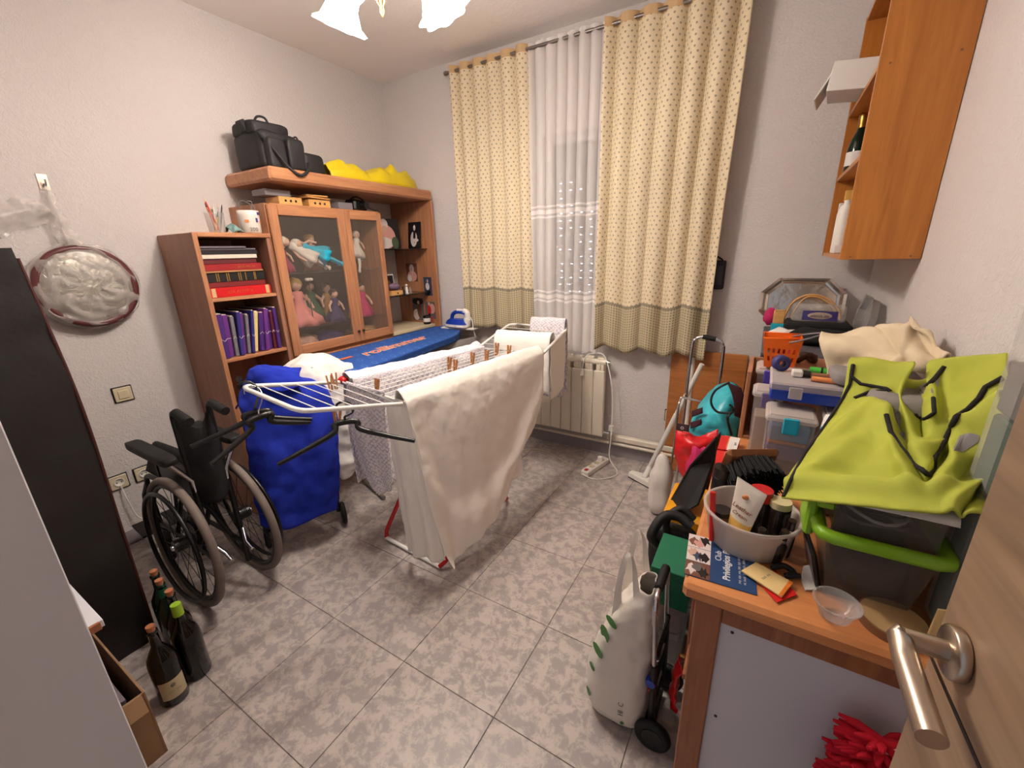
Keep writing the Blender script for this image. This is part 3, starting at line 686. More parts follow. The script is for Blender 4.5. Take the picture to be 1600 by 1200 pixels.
MB().box(LX+.002, CX-.022, Y0+.02, Y1-.02, .02, .86, 0).box(LX+.002, CX-.022, Y1, YE-.02, .02, .86, 0).build('base_carcass', 'cabinet_wood', wu)
plain('cream_counter', (222,204,172), .5)
MB().box(LX+.002, CX+.002, Y1+.001, YE-.021, .862, .888, .003).build('counter', 'cream_counter', wu)
MB().box(LX+.002, -2.325, YE-.02, YE, 0, 1.845, .003).build('end_panel', 'cabinet_wood', wu)
tb = MB().box(LX+.002, -2.325, 1.45, YE, 1.845, 1.915, .012); tb.build('top_board', 'cabinet_wood_h', wu)
for z_, y_ in ((1.492, 2.57), (1.152, 2.57)):
    MB().box(LX+.002, -2.40, Y1+.001, YE-.021, z_-.007, z_, .001).build('open_glass_shelf', 'smoke_glass', wu)
# dolls behind the glass
plain('doll_skin', (214,170,144), .45); plain('doll_hair_brown', (70,44,30), .8); plain('doll_hair_white', (214,206,190), .8); plain('doll_hair_blond', (190,150,90), .8)
for n, c in (('dress_white', (222,212,198)), ('dress_turquoise', (30,168,196)), ('dress_beige', (190,150,130)), ('dress_pink', (222,140,130)), ('dress_indigo', (60,50,92)), ('dress_magenta', (190,40,96)), ('dress_green', (60,90,60)), ('dress_ochre', (170,130,80)), ('dress_rose', (150,40,70))): plain(n, c, .85, bump=.3, bscale=90, var=.2, vscale=30)
def doll(p, lab, dress, hair, s=1.0, ax=(0,0,1), wide=1.0, group='dolls in the display cabinet'):
    p = V(p); a = V(ax).normalized(); t = thing('doll', lab, 'doll', p, group)
    ruf = lambda an, j: 1 + .12*math.sin(an*7 + j)*(1 if j < 3 else .2)
    g = MB(); g.lathe([(0,.002*s),(.065*s*wide,.004*s),(.058*s*wide,.04*s),(.036*s,.09*s),(.022*s,.125*s),(.028*s,.15*s),(.022*s,.165*s),(0,.168*s)], p, a, 28, fn=ruf); g.build('dress', dress, t)
    h = p + a*.195*s; MB().ball(h, .026*s).cyl(p+a*.16*s, h, .009*s).build('head', 'doll_skin', t)
    MB().ball(h + a*.008*s + V(-.006*s,0,0), (.029*s,.031*s,.029*s), wob=.2, seed=p.y*9).build('hair', hair, t)
    u, w = g.frame(a)
    for sg in (-1, 1):
        side = V(0,1,0) if abs(a.y) < .7 else V(0,0,1)
        sh_ = p+a*.15*s + side*sg*.02*s
        MB().tube([sh_, sh_ + side*sg*.03*s - a*.03*s + V(.01*s,0,0), sh_ + side*sg*.035*s - a*.07*s + V(.03*s,0,0)], [.009*s,.008*s,.006*s], 8).build('arm', 'doll_skin', t)
    return t
zs1, zs2 = 1.3625, 1.0305
def lying(p, lab, dress, s, ax, sock):
    t = doll(p, lab, dress, 'doll_hair_white', s, ax)
    a = V(ax).normalized(); side = V(0,0,1).cross(a).normalized()
    for sg in (-1, 1): MB().tube([V(p)+side*sg*.02*s, V(p)-a*.05*s+side*sg*.025*s, V(p)-a*.10*s+side*sg*.022*s], [.014*s,.011*s,.009*s]).ball(V(p)-a*.105*s+side*sg*.022*s, (.012*s,.012*s,.016*s)).build('leg', sock, t)
lying((-2.46, 1.72, zs1+.075), 'doll in a long white dress slumped on the upper glass shelf', 'dress_white', .95, (-.1,-.75,.5), 'dress_white')
lying((-2.44, 1.80, zs1+.085), 'doll in bright turquoise dress lying on the upper glass shelf', 'dress_turquoise', .95, (-.15,-.85,.42), 'dress_turquoise')
doll((-2.58, 1.80, zs1), 'doll in dusty beige dress sitting behind the turquoise one', 'dress_beige', 'doll_hair_blond', 1.0)
doll((-2.50, 1.55, zs1), 'doll in rose dress at the left end of the upper shelf', 'dress_rose', 'doll_hair_brown', .8)
lying((-2.47, 2.06, zs1+.07), 'doll in white knitted dress lying behind the narrow glass door', 'dress_white', .85, (-.2,.3,.9), 'dress_white')
doll((-2.545, 1.625, zs2), 'doll in a wide frilly pink dress on the lower shelf', 'dress_pink', 'doll_hair_blond', 1.3, (0,0,1), 1.5)
doll((-2.46, 1.81, zs2), 'doll in indigo dress beside the wide pink one', 'dress_indigo', 'doll_hair_brown', .95, (0,.1,1))
doll((-2.64, 1.78, zs2), 'doll in dark green dress at the back of the lower shelf', 'dress_green', 'doll_hair_brown', 1.2)
doll((-2.62, 1.89, zs2), 'doll in ochre dress behind the middle door stile', 'dress_ochre', 'doll_hair_brown', 1.1)
doll((-2.48, 2.07, zs2), 'doll in magenta dress behind the narrow glass door', 'dress_magenta', 'doll_hair_brown', 1.05)
doll((-2.58, 2.16, zs2), 'doll in rose dress beside the magenta doll', 'dress_rose', 'doll_hair_brown', .9)
doll((-2.50, 2.0, zs2), 'small doll in ochre dress behind the narrow door, lower left', 'dress_ochre', 'doll_hair_blond', .7)
fwm = thing('lily_stem', 'white artificial flower on green stem on the lower glass shelf', 'flower', (-2.44, 1.635, zs2))
MB().tube(cat([(-2.44,1.635,zs2+.001),(-2.44,1.64,zs2+.16),(-2.43,1.645,zs2+.28)]), .003).build('stem', 'dress_green', fwm)
for k in range(5): MB().ball((-2.43+.012*math.cos(k*1.257), 1.645+.012*math.sin(k*1.257), zs2+.288), (.014,.008,.010), 8, 5, Matrix.Rotation(k*1.257, 3, 'Z')).build('petal', 'dress_white', fwm)
# crumpled clothes at the bottom of the cabinet
for y_, c, lab in ((1.62, 'dress_beige', 'folded beige cloth on the cabinet floor, left'), (1.8, 'dress_indigo', 'folded dark cloth on the cabinet floor, middle'), (2.08, 'dress_ochre', 'folded ochre cloth on the cabinet floor behind the narrow door')):
    tag(MB().ball((-2.55, y_, .925), (.12,.085,.044), 20, 10, wob=.5, seed=y_*7).build('folded_cloth', c), lab, 'cloth')
# photographs
plain('photo_white_edge', (226,220,214), .4); plain('photo_dark', (26,22,24), .35); plain('photo_grey', (96,90,92), .35); plain('photo_pink', (206,150,140), .4); plain('photo_skin', (200,160,140), .4); plain('photo_red', (186,40,44), .4); plain('photo_green', (70,84,60), .4); plain('photo_blue', (56,66,92), .4); plain('photo_pale', (214,200,196), .4); plain('photo_brown', (110,70,54), .4)
def photo(lab, o, xd, yd, w, h, bg, shapes, th=.0015, edge=None):
    """flat print; shapes = (x, y, rx, ry, colour) ellipses in 0..1 of the print"""
    x = V(xd).normalized(); y = V(yd).normalized(); n = x.cross(y); o = V(o)
    t = thing('photo_print', lab, 'photo', o + y*(-h/2), 'family photo prints')
    c = [o - x*w/2 - y*h/2, o + x*w/2 - y*h/2, o + x*w/2 + y*h/2, o - x*w/2 + y*h/2]
    MB().prism([p - n*th for p in c], n*th).build('print', bg, t)
    for k, (sx, sy, rx, ry, cc) in enumerate(shapes):
        cen = o + x*(sx-.5)*w + y*(sy-.5)*h + n*(.0003+.00012*k)
        pts = []
        for i in range(16):
            a = 2*math.pi*i/16; px = max(-.5, min(.5, (sx-.5)+math.cos(a)*rx)); py = max(-.5, min(.5, (sy-.5)+math.sin(a)*ry))
            pts.append(o + x*px*w + y*py*h + n*(.0003+.00015*k))
        MB().add(pts, [tuple(range(16))]).build('printed_shape', cc, t)
    return t
EY = YE-.02-.0005
def ep(lab, x0, x1, z1, z0, bg, shapes): photo(lab, ((x0+x1)/2, EY, (z0+z1)/2), (1,0,0), (0,0,1), x1-x0, z1-z0, bg, shapes)
ep('colour photo of a figure in pink hood, upper one pinned on the end panel', -2.655, -2.53, 1.378, 1.23, 'photo_brown', [(.5,.3,.42,.3,'photo_pink'),(.25,.2,.2,.2,'photo_pale'),(.5,.72,.2,.24,'photo_pale'),(.5,.66,.12,.13,'photo_skin')])
ep('dark photo of a figure in white shirt pinned low near the panel edge', -2.47, -2.385, 1.267, 1.117, 'photo_blue', [(.5,.2,.22,.25,'photo_dark'),(.45,.5,.24,.2,'photo_pale'),(.5,.8,.1,.09,'photo_skin')])
ep('tall photo of seated figures, bottom left on the end panel', -2.62, -2.495, 1.094, .905, 'photo_grey', [(.5,.85,.5,.15,'photo_dark'),(.3,.25,.3,.25,'photo_pale'),(.6,.45,.2,.35,'photo_brown'),(.55,.8,.1,.08,'photo_skin')])
ep('photo of a figure in red coat, bottom right on the end panel', -2.478, -2.37, 1.066, .925, 'photo_grey', [(.7,.6,.28,.3,'photo_pink'),(.4,.5,.2,.3,'photo_red'),(.42,.88,.1,.1,'photo_skin'),(.4,.15,.12,.18,'photo_dark')])
zsh = 1.4925
photo('black and white portrait of a woman with folded arms leaning on the panel', (-2.503, 2.69, zsh+.105), (1,.0,0), (0,.12,1), .135, .2, 'photo_dark', [(.45,.35,.26,.3,'photo_pale'),(.5,.5,.1,.3,'photo_dark'),(.5,.75,.16,.18,'photo_dark'),(.5,.78,.09,.11,'photo_pale'),(.55,.3,.28,.07,'photo_pale')])
photo('large colour photo of women in pale headdress leaning at back of glass shelf', (-2.62, 2.45, zsh+.116), (.35,1,0), (-.1,.03,1), .30, .225, 'photo_dark', [(.2,.5,.2,.4,'photo_pink'),(.2,.62,.12,.16,'photo_pale'),(.62,.4,.26,.4,'photo_pink'),(.6,.82,.11,.17,'photo_pale'),(.6,.66,.08,.11,'photo_skin'),(.5,.2,.3,.2,'photo_pale'),(.15,.15,.2,.15,'photo_skin'),(.85,.2,.1,.2,'photo_green')])
zs3 = 1.1525
pf = thing('framed_photo', 'small thin-framed dark photo standing on the lower open shelf', 'frame', (-2.52, 2.36, zs3))
MB().box(-2.53,-2.52, 2.31, 2.43, zs3+.0003, zs3+.155, .002).build('frame', 'photo_white_edge', pf); MB().box(-2.5205,-2.5185, 2.318, 2.422, zs3+.008, zs3+.147, 0).build('print', 'photo_dark', pf); MB().ball((-2.519, 2.37, zs3+.07), (.001,.03,.05)).build('printed_shape', 'photo_brown', pf)
tbx = thing('trinket_box', 'little pale wooden drawer box with purple sachet on the open shelf', 'box', (-2.46, 2.36, zs3))
MB().box(-2.50,-2.42, 2.30, 2.415, zs3+.0003, zs3+.036, .002).build('body', 'small_box_wood', tbx); MB().box(-2.42,-2.417, 2.305, 2.41, zs3+.004, zs3+.032, .001).build('drawer_front', 'small_box_wood', tbx); MB().ball((-2.414, 2.358, zs3+.018), .005, 8, 6).build('knob', 'dark_steel', tbx)
plain('mauve_print', (120,96,116), .8, var=.3, vscale=60)
tag(MB().ball((-2.46, 2.36, zs3+.065), (.038,.05,.029), 16, 9, wob=.35, seed=4).build('sachet', 'mauve_print'), 'mauve fabric sachet lying on the little drawer box', 'sachet')
for k, (y_, h_, mm, lab) in enumerate(((2.46,.06,'dark_steel','tiny dark metal figurine next to the drawer box'), (2.50,.075,'photo_white_edge','tiny white porcelain figurine on the open shelf'), (2.54,.05,'clear_plastic','tiny glass ornament at the end of the open shelf'))):
    b0 = V(-2.46, y_, zs3+.0003); f_ = thing('figurine', lab, 'figurine', b0, 'figurines on the open shelf')
    MB().lathe([(0,.0),(.014,.0),(.015,.004),(.009,.01),(.012,.025),(.008,h_*.7),(.0,h_*.72)], b0, n=14).build('body', mm, f_); MB().ball(b0+V(0,0,h_*.85), h_*.14, 10, 6).build('head', mm, f_)
mk = thing('mug', 'small black printed mug on the cream counter by the end panel', 'mug', (-2.42, 2.66, .888))
MB().lathe([(0,.0005),(.028,.0005),(.03,.004),(.03,.07),(.027,.07),(.026,.006),(0,.006)], (-2.42,2.66,.888), n=20).build('body', 'black_plastic', mk); MB().tube(cat([(-2.392,2.675,.945),(-2.375,2.68,.94),(-2.375,2.68,.915),(-2.392,2.675,.908)]), .004).build('handle', 'photo_red', mk); MB().lathe([(.0303,.02),(.0303,.05)], (-2.42,2.66,.888), n=20).build('printed_band', 'photo_white_edge', mk)
# boxes on top of the display cabinet, under the board
zc = 1.7385
plain('grey_card', (126,120,124), .6); plain('slate_card', (88,84,90), .6)
def holebox(lab, y0, y1, x0, h):
    t = thing('wooden_box', lab, 'box', (x0-.06, (y0+y1)/2, zc), 'slotted wooden boxes on the display cabinet')
    MB().box(x0-.13, x0, y0, y1, zc+.0003, zc+h, .002).build('body', 'small_box_wood', t)
    for k in range(3): yy = y0+(y1-y0)*(.28+.22*k); MB().cyl((x0-.001, yy, zc+h*.5), (x0+.0008, yy, zc+h*.5), .007, n=12).build('hole', 'black_plastic', t)
holebox('pale wooden box with three holes under the top board, left', 1.53, 1.672, -2.41, .042)
holebox('pale wooden box with three holes under a loose lid', 1.715, 1.865, -2.41, .042)
tag(MB().obox((-2.47, 1.78, zc+.052), (.13,.17,.008), (0,0,.15)).build('box_lid', 'small_box_wood'), 'loose wooden lid lying on the right slotted box', 'lid')
tag(MB().obox((-2.47, 1.785, zc+.064), (.12,.14,.009), (0,0,-.1)).build('box_lid', 'small_box_wood'), 'second wooden lid on top of the loose one', 'lid')
tag(MB().box(-2.56,-2.43, 1.47, 1.62, zc+.044, zc+.078, .003).build('card_box', 'grey_card'), 'flat grey card box lying on the left slotted box', 'box')
tag(MB().box(-2.50,-2.41, 1.925, 2.035, zc+.0003, zc+.042, .003).build('card_box', 'grey_card'), 'small grey card box beside the black camera', 'box')
cm = thing('camera_case', 'black camera with cord lying on the display cabinet', 'camera', (-2.5, 2.12, zc))
MB().obox((-2.48,2.12,zc+.036), (.09,.13,.07), (0,0,.2), .012).build('body', 'black_plastic', cm); MB().cyl((-2.435,2.135,zc+.036),(-2.40,2.143,zc+.036), .026).build('lens', 'black_plastic', cm); MB().tube(cat([(-2.45,2.18,zc+.03),(-2.42,2.22,zc+.012),(-2.40,2.235,zc+.006)]), .004).build('cord', 'black_rubber', cm); MB().tube(cat([(-2.46,2.06,zc+.07),(-2.45,2.10,zc+.088),(-2.45,2.16,zc+.075)]), .005).build('strap', 'black_matte', cm)

# ------------------------------------------------------------------ bags on the top board
zt2 = 1.9155
plain('black_nylon', (30,28,30), .6, bump=.3, bscale=220)
bg = thing('camera_bag', 'black nylon camera bag on the left end of the top board', 'bag', (-2.54, 1.56, zt2))
def soft(x0, x1, y0, y1, z0, z1, e=.35, wob=.012, seed=0, n=28, m=16, taper=.0):
    """soft superellipsoid body"""
    g = MB(); cx, cy, cz = (x0+x1)/2, (y0+y1)/2, (z0+z1)/2; rx, ry, rz = (x1-x0)/2, (y1-y0)/2, (z1-z0)/2
    sp = lambda v: math.copysign(abs(v)**e, v)
    vs = []; fs = []
    for j in range(m+1):
        t = -math.pi/2 + math.pi*j/m
        for i in range(n):
            a = 2*math.pi*i/n; k = 1-taper*(j/m)
            p = V(sp(math.cos(t))*sp(math.cos(a))*rx*k, sp(math.cos(t))*sp(math.sin(a))*ry*k, sp(math.sin(t))*rz)
            q = p*9 + V(seed, seed, seed); w = wob*noise.noise(q); p += p.normalized()*w if p.length > 0 else p
            vs.append(V(cx, cy, cz)+p)
    zmin = min(v.z for v in vs)
    for v in vs: v.z = max(v.z, z0)
    for j in range(m):
        for i in range(n): fs.append((j*n+i, j*n+(i+1) % n, (j+1)*n+(i+1) % n, (j+1)*n+i))
    return g.add(vs, fs, True)
soft(-2.69, -2.40, 1.47, 1.74, zt2, zt2+.20, .3, .014, 1, taper=.12).build('body', 'black_nylon', bg)
soft(-2.68, -2.44, 1.475, 1.70, zt2+.17, zt2+.245, .4, .012, 2).build('lid', 'black_nylon', bg)
soft(-2.42, -2.365, 1.50, 1.60, zt2, zt2+.15, .35, .008, 3).build('pocket', 'black_nylon', bg)
soft(-2.42, -2.36, 1.605, 1.71, zt2, zt2+.165, .35, .008, 4).build('pocket', 'black_nylon', bg)
soft(-2.64, -2.42, 1.735, 1.90, zt2, zt2+.13, .35, .012, 5, taper=.15).build('side_pouch', 'black_nylon', bg)
MB().tube(cat([(-2.52,1.53,zt2+.235),(-2.50,1.545,zt2+.268),(-2.49,1.58,zt2+.268),(-2.49,1.60,zt2+.238)]), .006).build('handle', 'black_nylon', bg)
MB().tube(cat([(-2.5,1.72,zt2+.17),(-2.48,1.735,zt2+.20),(-2.48,1.755,zt2+.195),(-2.48,1.77,zt2+.13)]), .005).build('handle', 'black_nylon', bg)
MB().obox((-2.53,1.475,zt2+.215), (.05,.035,.055), (.5,0,0), .006).build('buckle_flap', 'black_nylon', bg)
MB().tube(cat([(-2.42,1.49,zt2+.17),(-2.35,1.53,zt2+.07),(-2.33,1.57,zt2+.005),(-2.31,1.62,zt2-.03),(-2.318,1.68,zt2+.004),(-2.38,1.73,zt2+.05)]), .008).build('strap', 'black_nylon', bg)
plain('yellow_oilcloth', (222,196,24), .42, var=.08, vscale=20)
def yf(u, v):
    y = 1.90 + .80*u; w = .095*(math.sin(math.pi*min(1, max(0, u*.96+.04)))**.35)
    h = (.105 + .022*math.sin(u*9+1) + .02*u)*(math.sin(math.pi*(.08+.84*u))**.35)*(1 - .35*math.exp(-((u-.36)/.04)**2))
    a = math.pi*v; q = V(u*7, v*3, 2)
    return V(-2.46 - math.cos(a)*w*1.05 + .01*noise.noise(q), y, zt2 + .0005 + math.sin(a)**.8*h*(1+.35*noise.noise(q*1.6)) )
yb_ = thing('yellow_raincoat', 'bright yellow oilcloth bundle lying along the top board', 'raincoat', (-2.46, 2.3, zt2))
MB().grid(yf, 70, 26).build('cloth', 'yellow_oilcloth', yb_, thick=.002)
MB().tube(cat([(-2.56,2.185,zt2+.01),(-2.50,2.19,zt2+.066),(-2.42,2.195,zt2+.068),(-2.365,2.195,zt2+.012)]), .005).build('tie', 'yellow_oilcloth', yb_)
# ------------------------------------------------------------------ left foreground: cabinet, board, carton, bottles, tall bag
wc = thing('white_cabinet', 'tall plain white cabinet side at the left edge of the picture', 'cabinet', (-1.15, -.10, 0))
MB().box(-1.02, -1.0, FY+.002, .112, 0, 2.1, .002).build('side_panel', 'white_laminate', wc)
MB().box(-1.30, -1.28, FY+.002, .112, 0, 2.1, .002).build('side_panel', 'white_laminate', wc)
MB().box(-1.30, -1.0, FY+.002, .112, 2.1, 2.12, .002).build('top_panel', 'white_laminate', wc)
MB().box(-1.28, -1.02, .094, .112, .06, 2.098, .002).build('front_door', 'white_laminate', wc)
ls = thing('low_shelf', 'low white-topped shelf with brown edge beside the white cabinet', 'shelf', (-1.5, -.07, 0))
MB().box(-1.72, -1.32, FY+.003, .175, .58, .60, .001).build('top', 'white_laminate', ls); MB().box(-1.32, -1.312, FY+.003, .168, .58, .601, .001).build('edge_band', 'desk_leg_wood', ls)
for x in (-1.70, -1.36):
    for y in (-.28, -.22): MB().box(x-.015, x+.015, y-.015, y+.015, 0, .585).build('leg', 'desk_leg_wood', ls)
plain('cardboard', (150,116,84), .85, var=.12, vscale=12); plain('glossy_magazine', (120,110,118), .3, var=.5, vscale=40)
ct = thing('cardboard_carton', 'open brown cardboard carton of magazines on the floor', 'box', (-1.63, .03, 0))
MB().box(-1.86, -1.41, .204, .21, 0, .25, .001).build('wall', 'cardboard', ct); MB().box(-1.416, -1.41, -.18, .204, 0, .25, .001).build('wall', 'cardboard', ct); MB().box(-1.86, -1.854, -.18, .204, 0, .26, .001).build('wall', 'cardboard', ct); MB().box(-1.854, -1.416, -.18, -.174, 0, .25, .001).build('wall', 'cardboard', ct); MB().box(-1.854, -1.416, -.174, .204, .0005, .006, 0).build('bottom', 'cardboard', ct)
MB().obox((-1.397, .05, .225), (.004,.30,.055), (0,-.5,0), .001).build('flap', 'cardboard', ct)
for k in range(7):
    y_ = -.10+k*.042
    tag(MB().obox((-1.63, y_, .135), (.40,.012+.004*(k % 2),.235), (-.12,0,0), .001).build('magazine', 'glossy_magazine'), 'glossy grey magazine standing in the cardboard carton', 'magazine', 'magazines in the carton')
bgk = thing('tall_black_bag', 'tall padded black bag with red piping standing at far left', 'bag', (-2.03, .05, 0))
MB().patch([[(-1.945, -.29, .002), (-1.925, .05, .002), (-1.935, .375, .002)], [(-1.925, -.29, .5), (-1.915, .06, .52), (-1.925, .38, .5)], [(-1.93, -.29, 1.0), (-1.92, .06, 1.0), (-1.93, .392, 1.0)], [(-1.945, -.29, 1.47), (-1.935, .05, 1.49), (-1.945, .37, 1.50)]], 30, 60, .006, 7, seed=5).build('front_face', 'black_vinyl', bgk)
soft(-2.12, -1.947, -.30, .37, .0, 1.52, .12, .0, 6).build('body', 'black_vinyl', bgk)
MB().tube(cat([(-1.938, .376, .01), (-1.928, .384, .5), (-1.932, .394, 1.0), (-1.948, .375, 1.47)], 12), .005).build('piping', 'red_piping', bgk)
# bottles
clear('bottle_glass_dark', (12,9,8), .96, .08); plain('wine_dark', (14,6,8), .2); plain('cork', (178,112,76), .8); plain('wine_label', (196,184,150), .6); clear('bottle_glass_green', (12,34,24), .92, .08); plain('lime_cap', (150,190,40), .4); plain('green_foil', (20,96,66), .35)
def bottle(p, lab, h=.30, r=.038, cap='cork', glass='bottle_glass_dark', label=False, group='bottles standing by the tall black bag', neckband=None):
    p = V(p); s = h/.30; t = thing('wine_bottle', lab, 'bottle', p, group)
    MB().lathe([(0,.001),(r*.9,.001),(r,.006),(r,.17*s),(r*.92,.19*s),(r*.6,.215*s),(.0145,.235*s),(.0135,.282*s),(.0155,.284*s),(.0155,.292*s),(.011,.294*s)], p, n=24).build('glass', glass, t)
    if cap == 'cork': MB().cyl(p+V(0,0,.286*s), p+V(0,0,.312*s), .0105, .0125).build('cork', 'cork', t)
    else: MB().cyl(p+V(0,0,.262*s), p+V(0,0,.305*s), .0165, .0155, n=18).build('cap', cap, t)
    if neckband: MB().lathe([(.0152,.24*s),(.0150,.278*s)], p, n=18).build('neck_foil', neckband, t)
    if label:
        a0 = math.atan2(CAM.y-p.y, CAM.x-p.x)+.1
        lb2 = MB().grid(lambda u, v: p+V(math.cos(a0+(u-.5)*1.9)*(r+.0006), math.sin(a0+(u-.5)*1.9)*(r+.0006), .035+.075*v), 14, 2).build('paper_label', 'wine_label', t)
        c = p+V(math.cos(a0)*(r+.001), math.sin(a0)*(r+.001), .066); scrawl('grey_print', t, c, (-math.sin(a0), math.cos(a0), 0), (0,0,1), .036, .009, 'label_print', 4, .0006); MB().ball(c+V(0,0,.024), (.002,.007,.008), 8, 6).build('label_crest', 'grey_print', t)
bottle((-1.585, .300, 0), 'dark wine bottle with pale paper label, nearest of the bottles', .305, .041, label=True)
bottle((-1.62, .385, 0), 'dark bottle with lime green cap beside the labelled one', .31, .043, 'lime_cap')
bottle((-1.705, .40, 0), 'corked dark bottle just behind the lime-capped one', .31, .038)
bottle((-1.80, .405, 0), 'corked bottle with green neck foil in the row', .31, .038, neckband='green_foil', glass='bottle_glass_green')
bottle((-1.885, .418, 0), 'corked bottle farthest back beside the tall black bag', .305, .036, glass='bottle_glass_green')

# ------------------------------------------------------------------ folded wheelchair
wch = thing('wheelchair', 'folded black wheelchair with grey tyres against the left wall', 'wheelchair', (-2.05, .68, 0))
WC = -2.0; WR = .30
def torus(c, R_, r, n=48, m=8, tilt=0):
    pts = [V(c) + V(math.cos(2*math.pi*i/n)*R_, math.sin(2*math.pi*i/n)*R_*math.sin(tilt), math.sin(2*math.pi*i/n)*R_*math.cos(tilt)) for i in range(n)]
    return MB().tube(pts, r, m, True)
for yw, og, tl in ((.565, -1, R(2)), (.80, 1, R(-2))):
    c = V(WC, yw, WR)
    w_ = torus(c, WR-.017, .017, tilt=tl).build('rear_wheel', 'grey_rubber', wch, label='grey tyred rear wheel')
    torus(c, WR-.04, .010, tilt=tl).build('rim', 'black_plastic', w_); torus(c+V(0, og*.04, 0), WR-.055, .0085, tilt=tl).build('hand_rim', 'black_plastic', w_)
    MB().cyl(c+V(0,-.035,0), c+V(0,.035,0), .028, n=18).build('hub', 'black_plastic', w_); MB().cyl(c+V(0,og*.035,0), c+V(0,og*.045,0), .012).build('axle_cap', 'chrome', w_)
    sp_ = MB()
    for k in range(20): a = 2*math.pi*k/20; d = V(math.cos(a), math.sin(a)*math.sin(tl), math.sin(a)*math.cos(tl)); sp_.cyl(c+d*.025+V(0,og*.02*(k % 2*2-1),0), c+d*(WR-.045), .0013, n=5, cap=False)
    so = sp_.build('spokes', 'black_plastic', w_); so['kind'] = 'stuff'
    ys = yw - og*.055
    MB().tube(cat([(-1.90, ys, .12), (-1.90, ys, .5), (-1.905, ys, .80), (-1.90, ys, .885), (-1.86, ys, .90)]), .012).build('back_post', 'black_plastic', wch)
    MB().tube([(-1.87, ys, .90), (-1.80, ys, .885), (-1.77, ys, .88)], [.017,.018,.017], 12).build('push_handle', 'black_rubber', wch)
    MB().tube(cat([(-2.42, ys, .20), (-2.42, ys, .45), (-2.30, ys, .50), (-1.90, ys, .50)]), .011).build('side_frame', 'black_plastic', wch)
    MB().tube([(-2.42, ys, .22), (-1.90, ys, .22)], .010).build('lower_rail', 'black_plastic', wch)
    soft(-2.25, -1.87, yw-.028, yw+.028, .695, .728, .3, .0).build('armrest_pad', 'black_rubber', wch)
    MB().tube([(-1.90, yw, .695), (-1.895, ys, .60), (-1.90, ys, .50)], .009).build('arm_post', 'chrome', wch); MB().tube([(-2.20, yw, .695), (-2.22, ys, .60), (-2.22, ys, .50)], .009).build('arm_post', 'black_plastic', wch)
    MB().box(-2.21, -1.91, ys-.003, ys+.003, .51, .66, .002).build('skirt_guard', 'black_plastic', wch)
    cs = torus((-2.44, ys, .085), .073, .014, 28, 8).build('front_caster', 'black_rubber', wch); MB().cyl((-2.44, ys-.012, .085), (-2.44, ys+.012, .085), .055, n=20).build('caster_disc', 'dark_steel', cs); MB().tube([(-2.44, ys+.022, .085), (-2.43, ys+.022, .16), (-2.42, ys, .20)], .007).build('fork', 'black_plastic', cs)
    MB().tube([(-2.42, ys, .45), (-2.52, ys, .35), (-2.60, ys, .13)], .010).build('footrest_tube', 'black_plastic', wch); MB().obox((-2.63, ys, .12), (.13,.09,.012), (0,.2,0), .003).build('footplate', 'black_plastic', wch)
    MB().tube([(-1.88, ys, .30), (-1.83, ys-og*.02, .26), (-1.79, ys-og*.02, .24)], .007).build('brake_lever', 'chrome', wch)
ya, yb2 = .565+.055, .80-.055
MB().patch([[(-1.90, ya, .885), (-1.87, (ya+yb2)/2, .82), (-1.90, yb2, .875)], [(-1.90, ya, .70), (-1.85, (ya+yb2)/2, .66), (-1.90, yb2, .70)], [(-1.90, ya, .50), (-1.86, (ya+yb2)/2, .48), (-1.90, yb2, .50)]], 18, 24, .008, 9, seed=2).build('backrest', 'black_matte', wch, thick=.008)
MB().patch([[(-1.92, ya, .52), (-1.92, (ya+yb2)/2, .64), (-1.92, yb2, .52)], [(-2.15, ya, .52), (-2.15, (ya+yb2)/2, .65), (-2.15, yb2, .52)], [(-2.38, ya, .52), (-2.38, (ya+yb2)/2, .64), (-2.38, yb2, .52)]], 18, 18).build('seat', 'black_matte', wch, thick=.008)
for x in (-2.0, -2.25):
    MB().tube([(x, ya, .20), (x, (ya+yb2)/2, .40), (x, yb2-.01, .51)], .010).build('cross_brace', 'black_plastic', wch); MB().tube([(x+.02, yb2, .20), (x+.02, (ya+yb2)/2, .40), (x+.02, ya+.01, .51)], .010).build('cross_brace', 'black_plastic', wch)
# power cord dangling from the left socket
tag(MB().tube(cat([(LX+.015,.60,.345),(LX+.03,.605,.25),(LX+.035,.62,.15),(LX+.05,.66,.12),(LX+.04,.72,.13),(LX+.05,.70,.06)]), .0035).build('charger_cable', 'white_plastic'), 'thin white cord dangling from the left wall socket', 'cord')

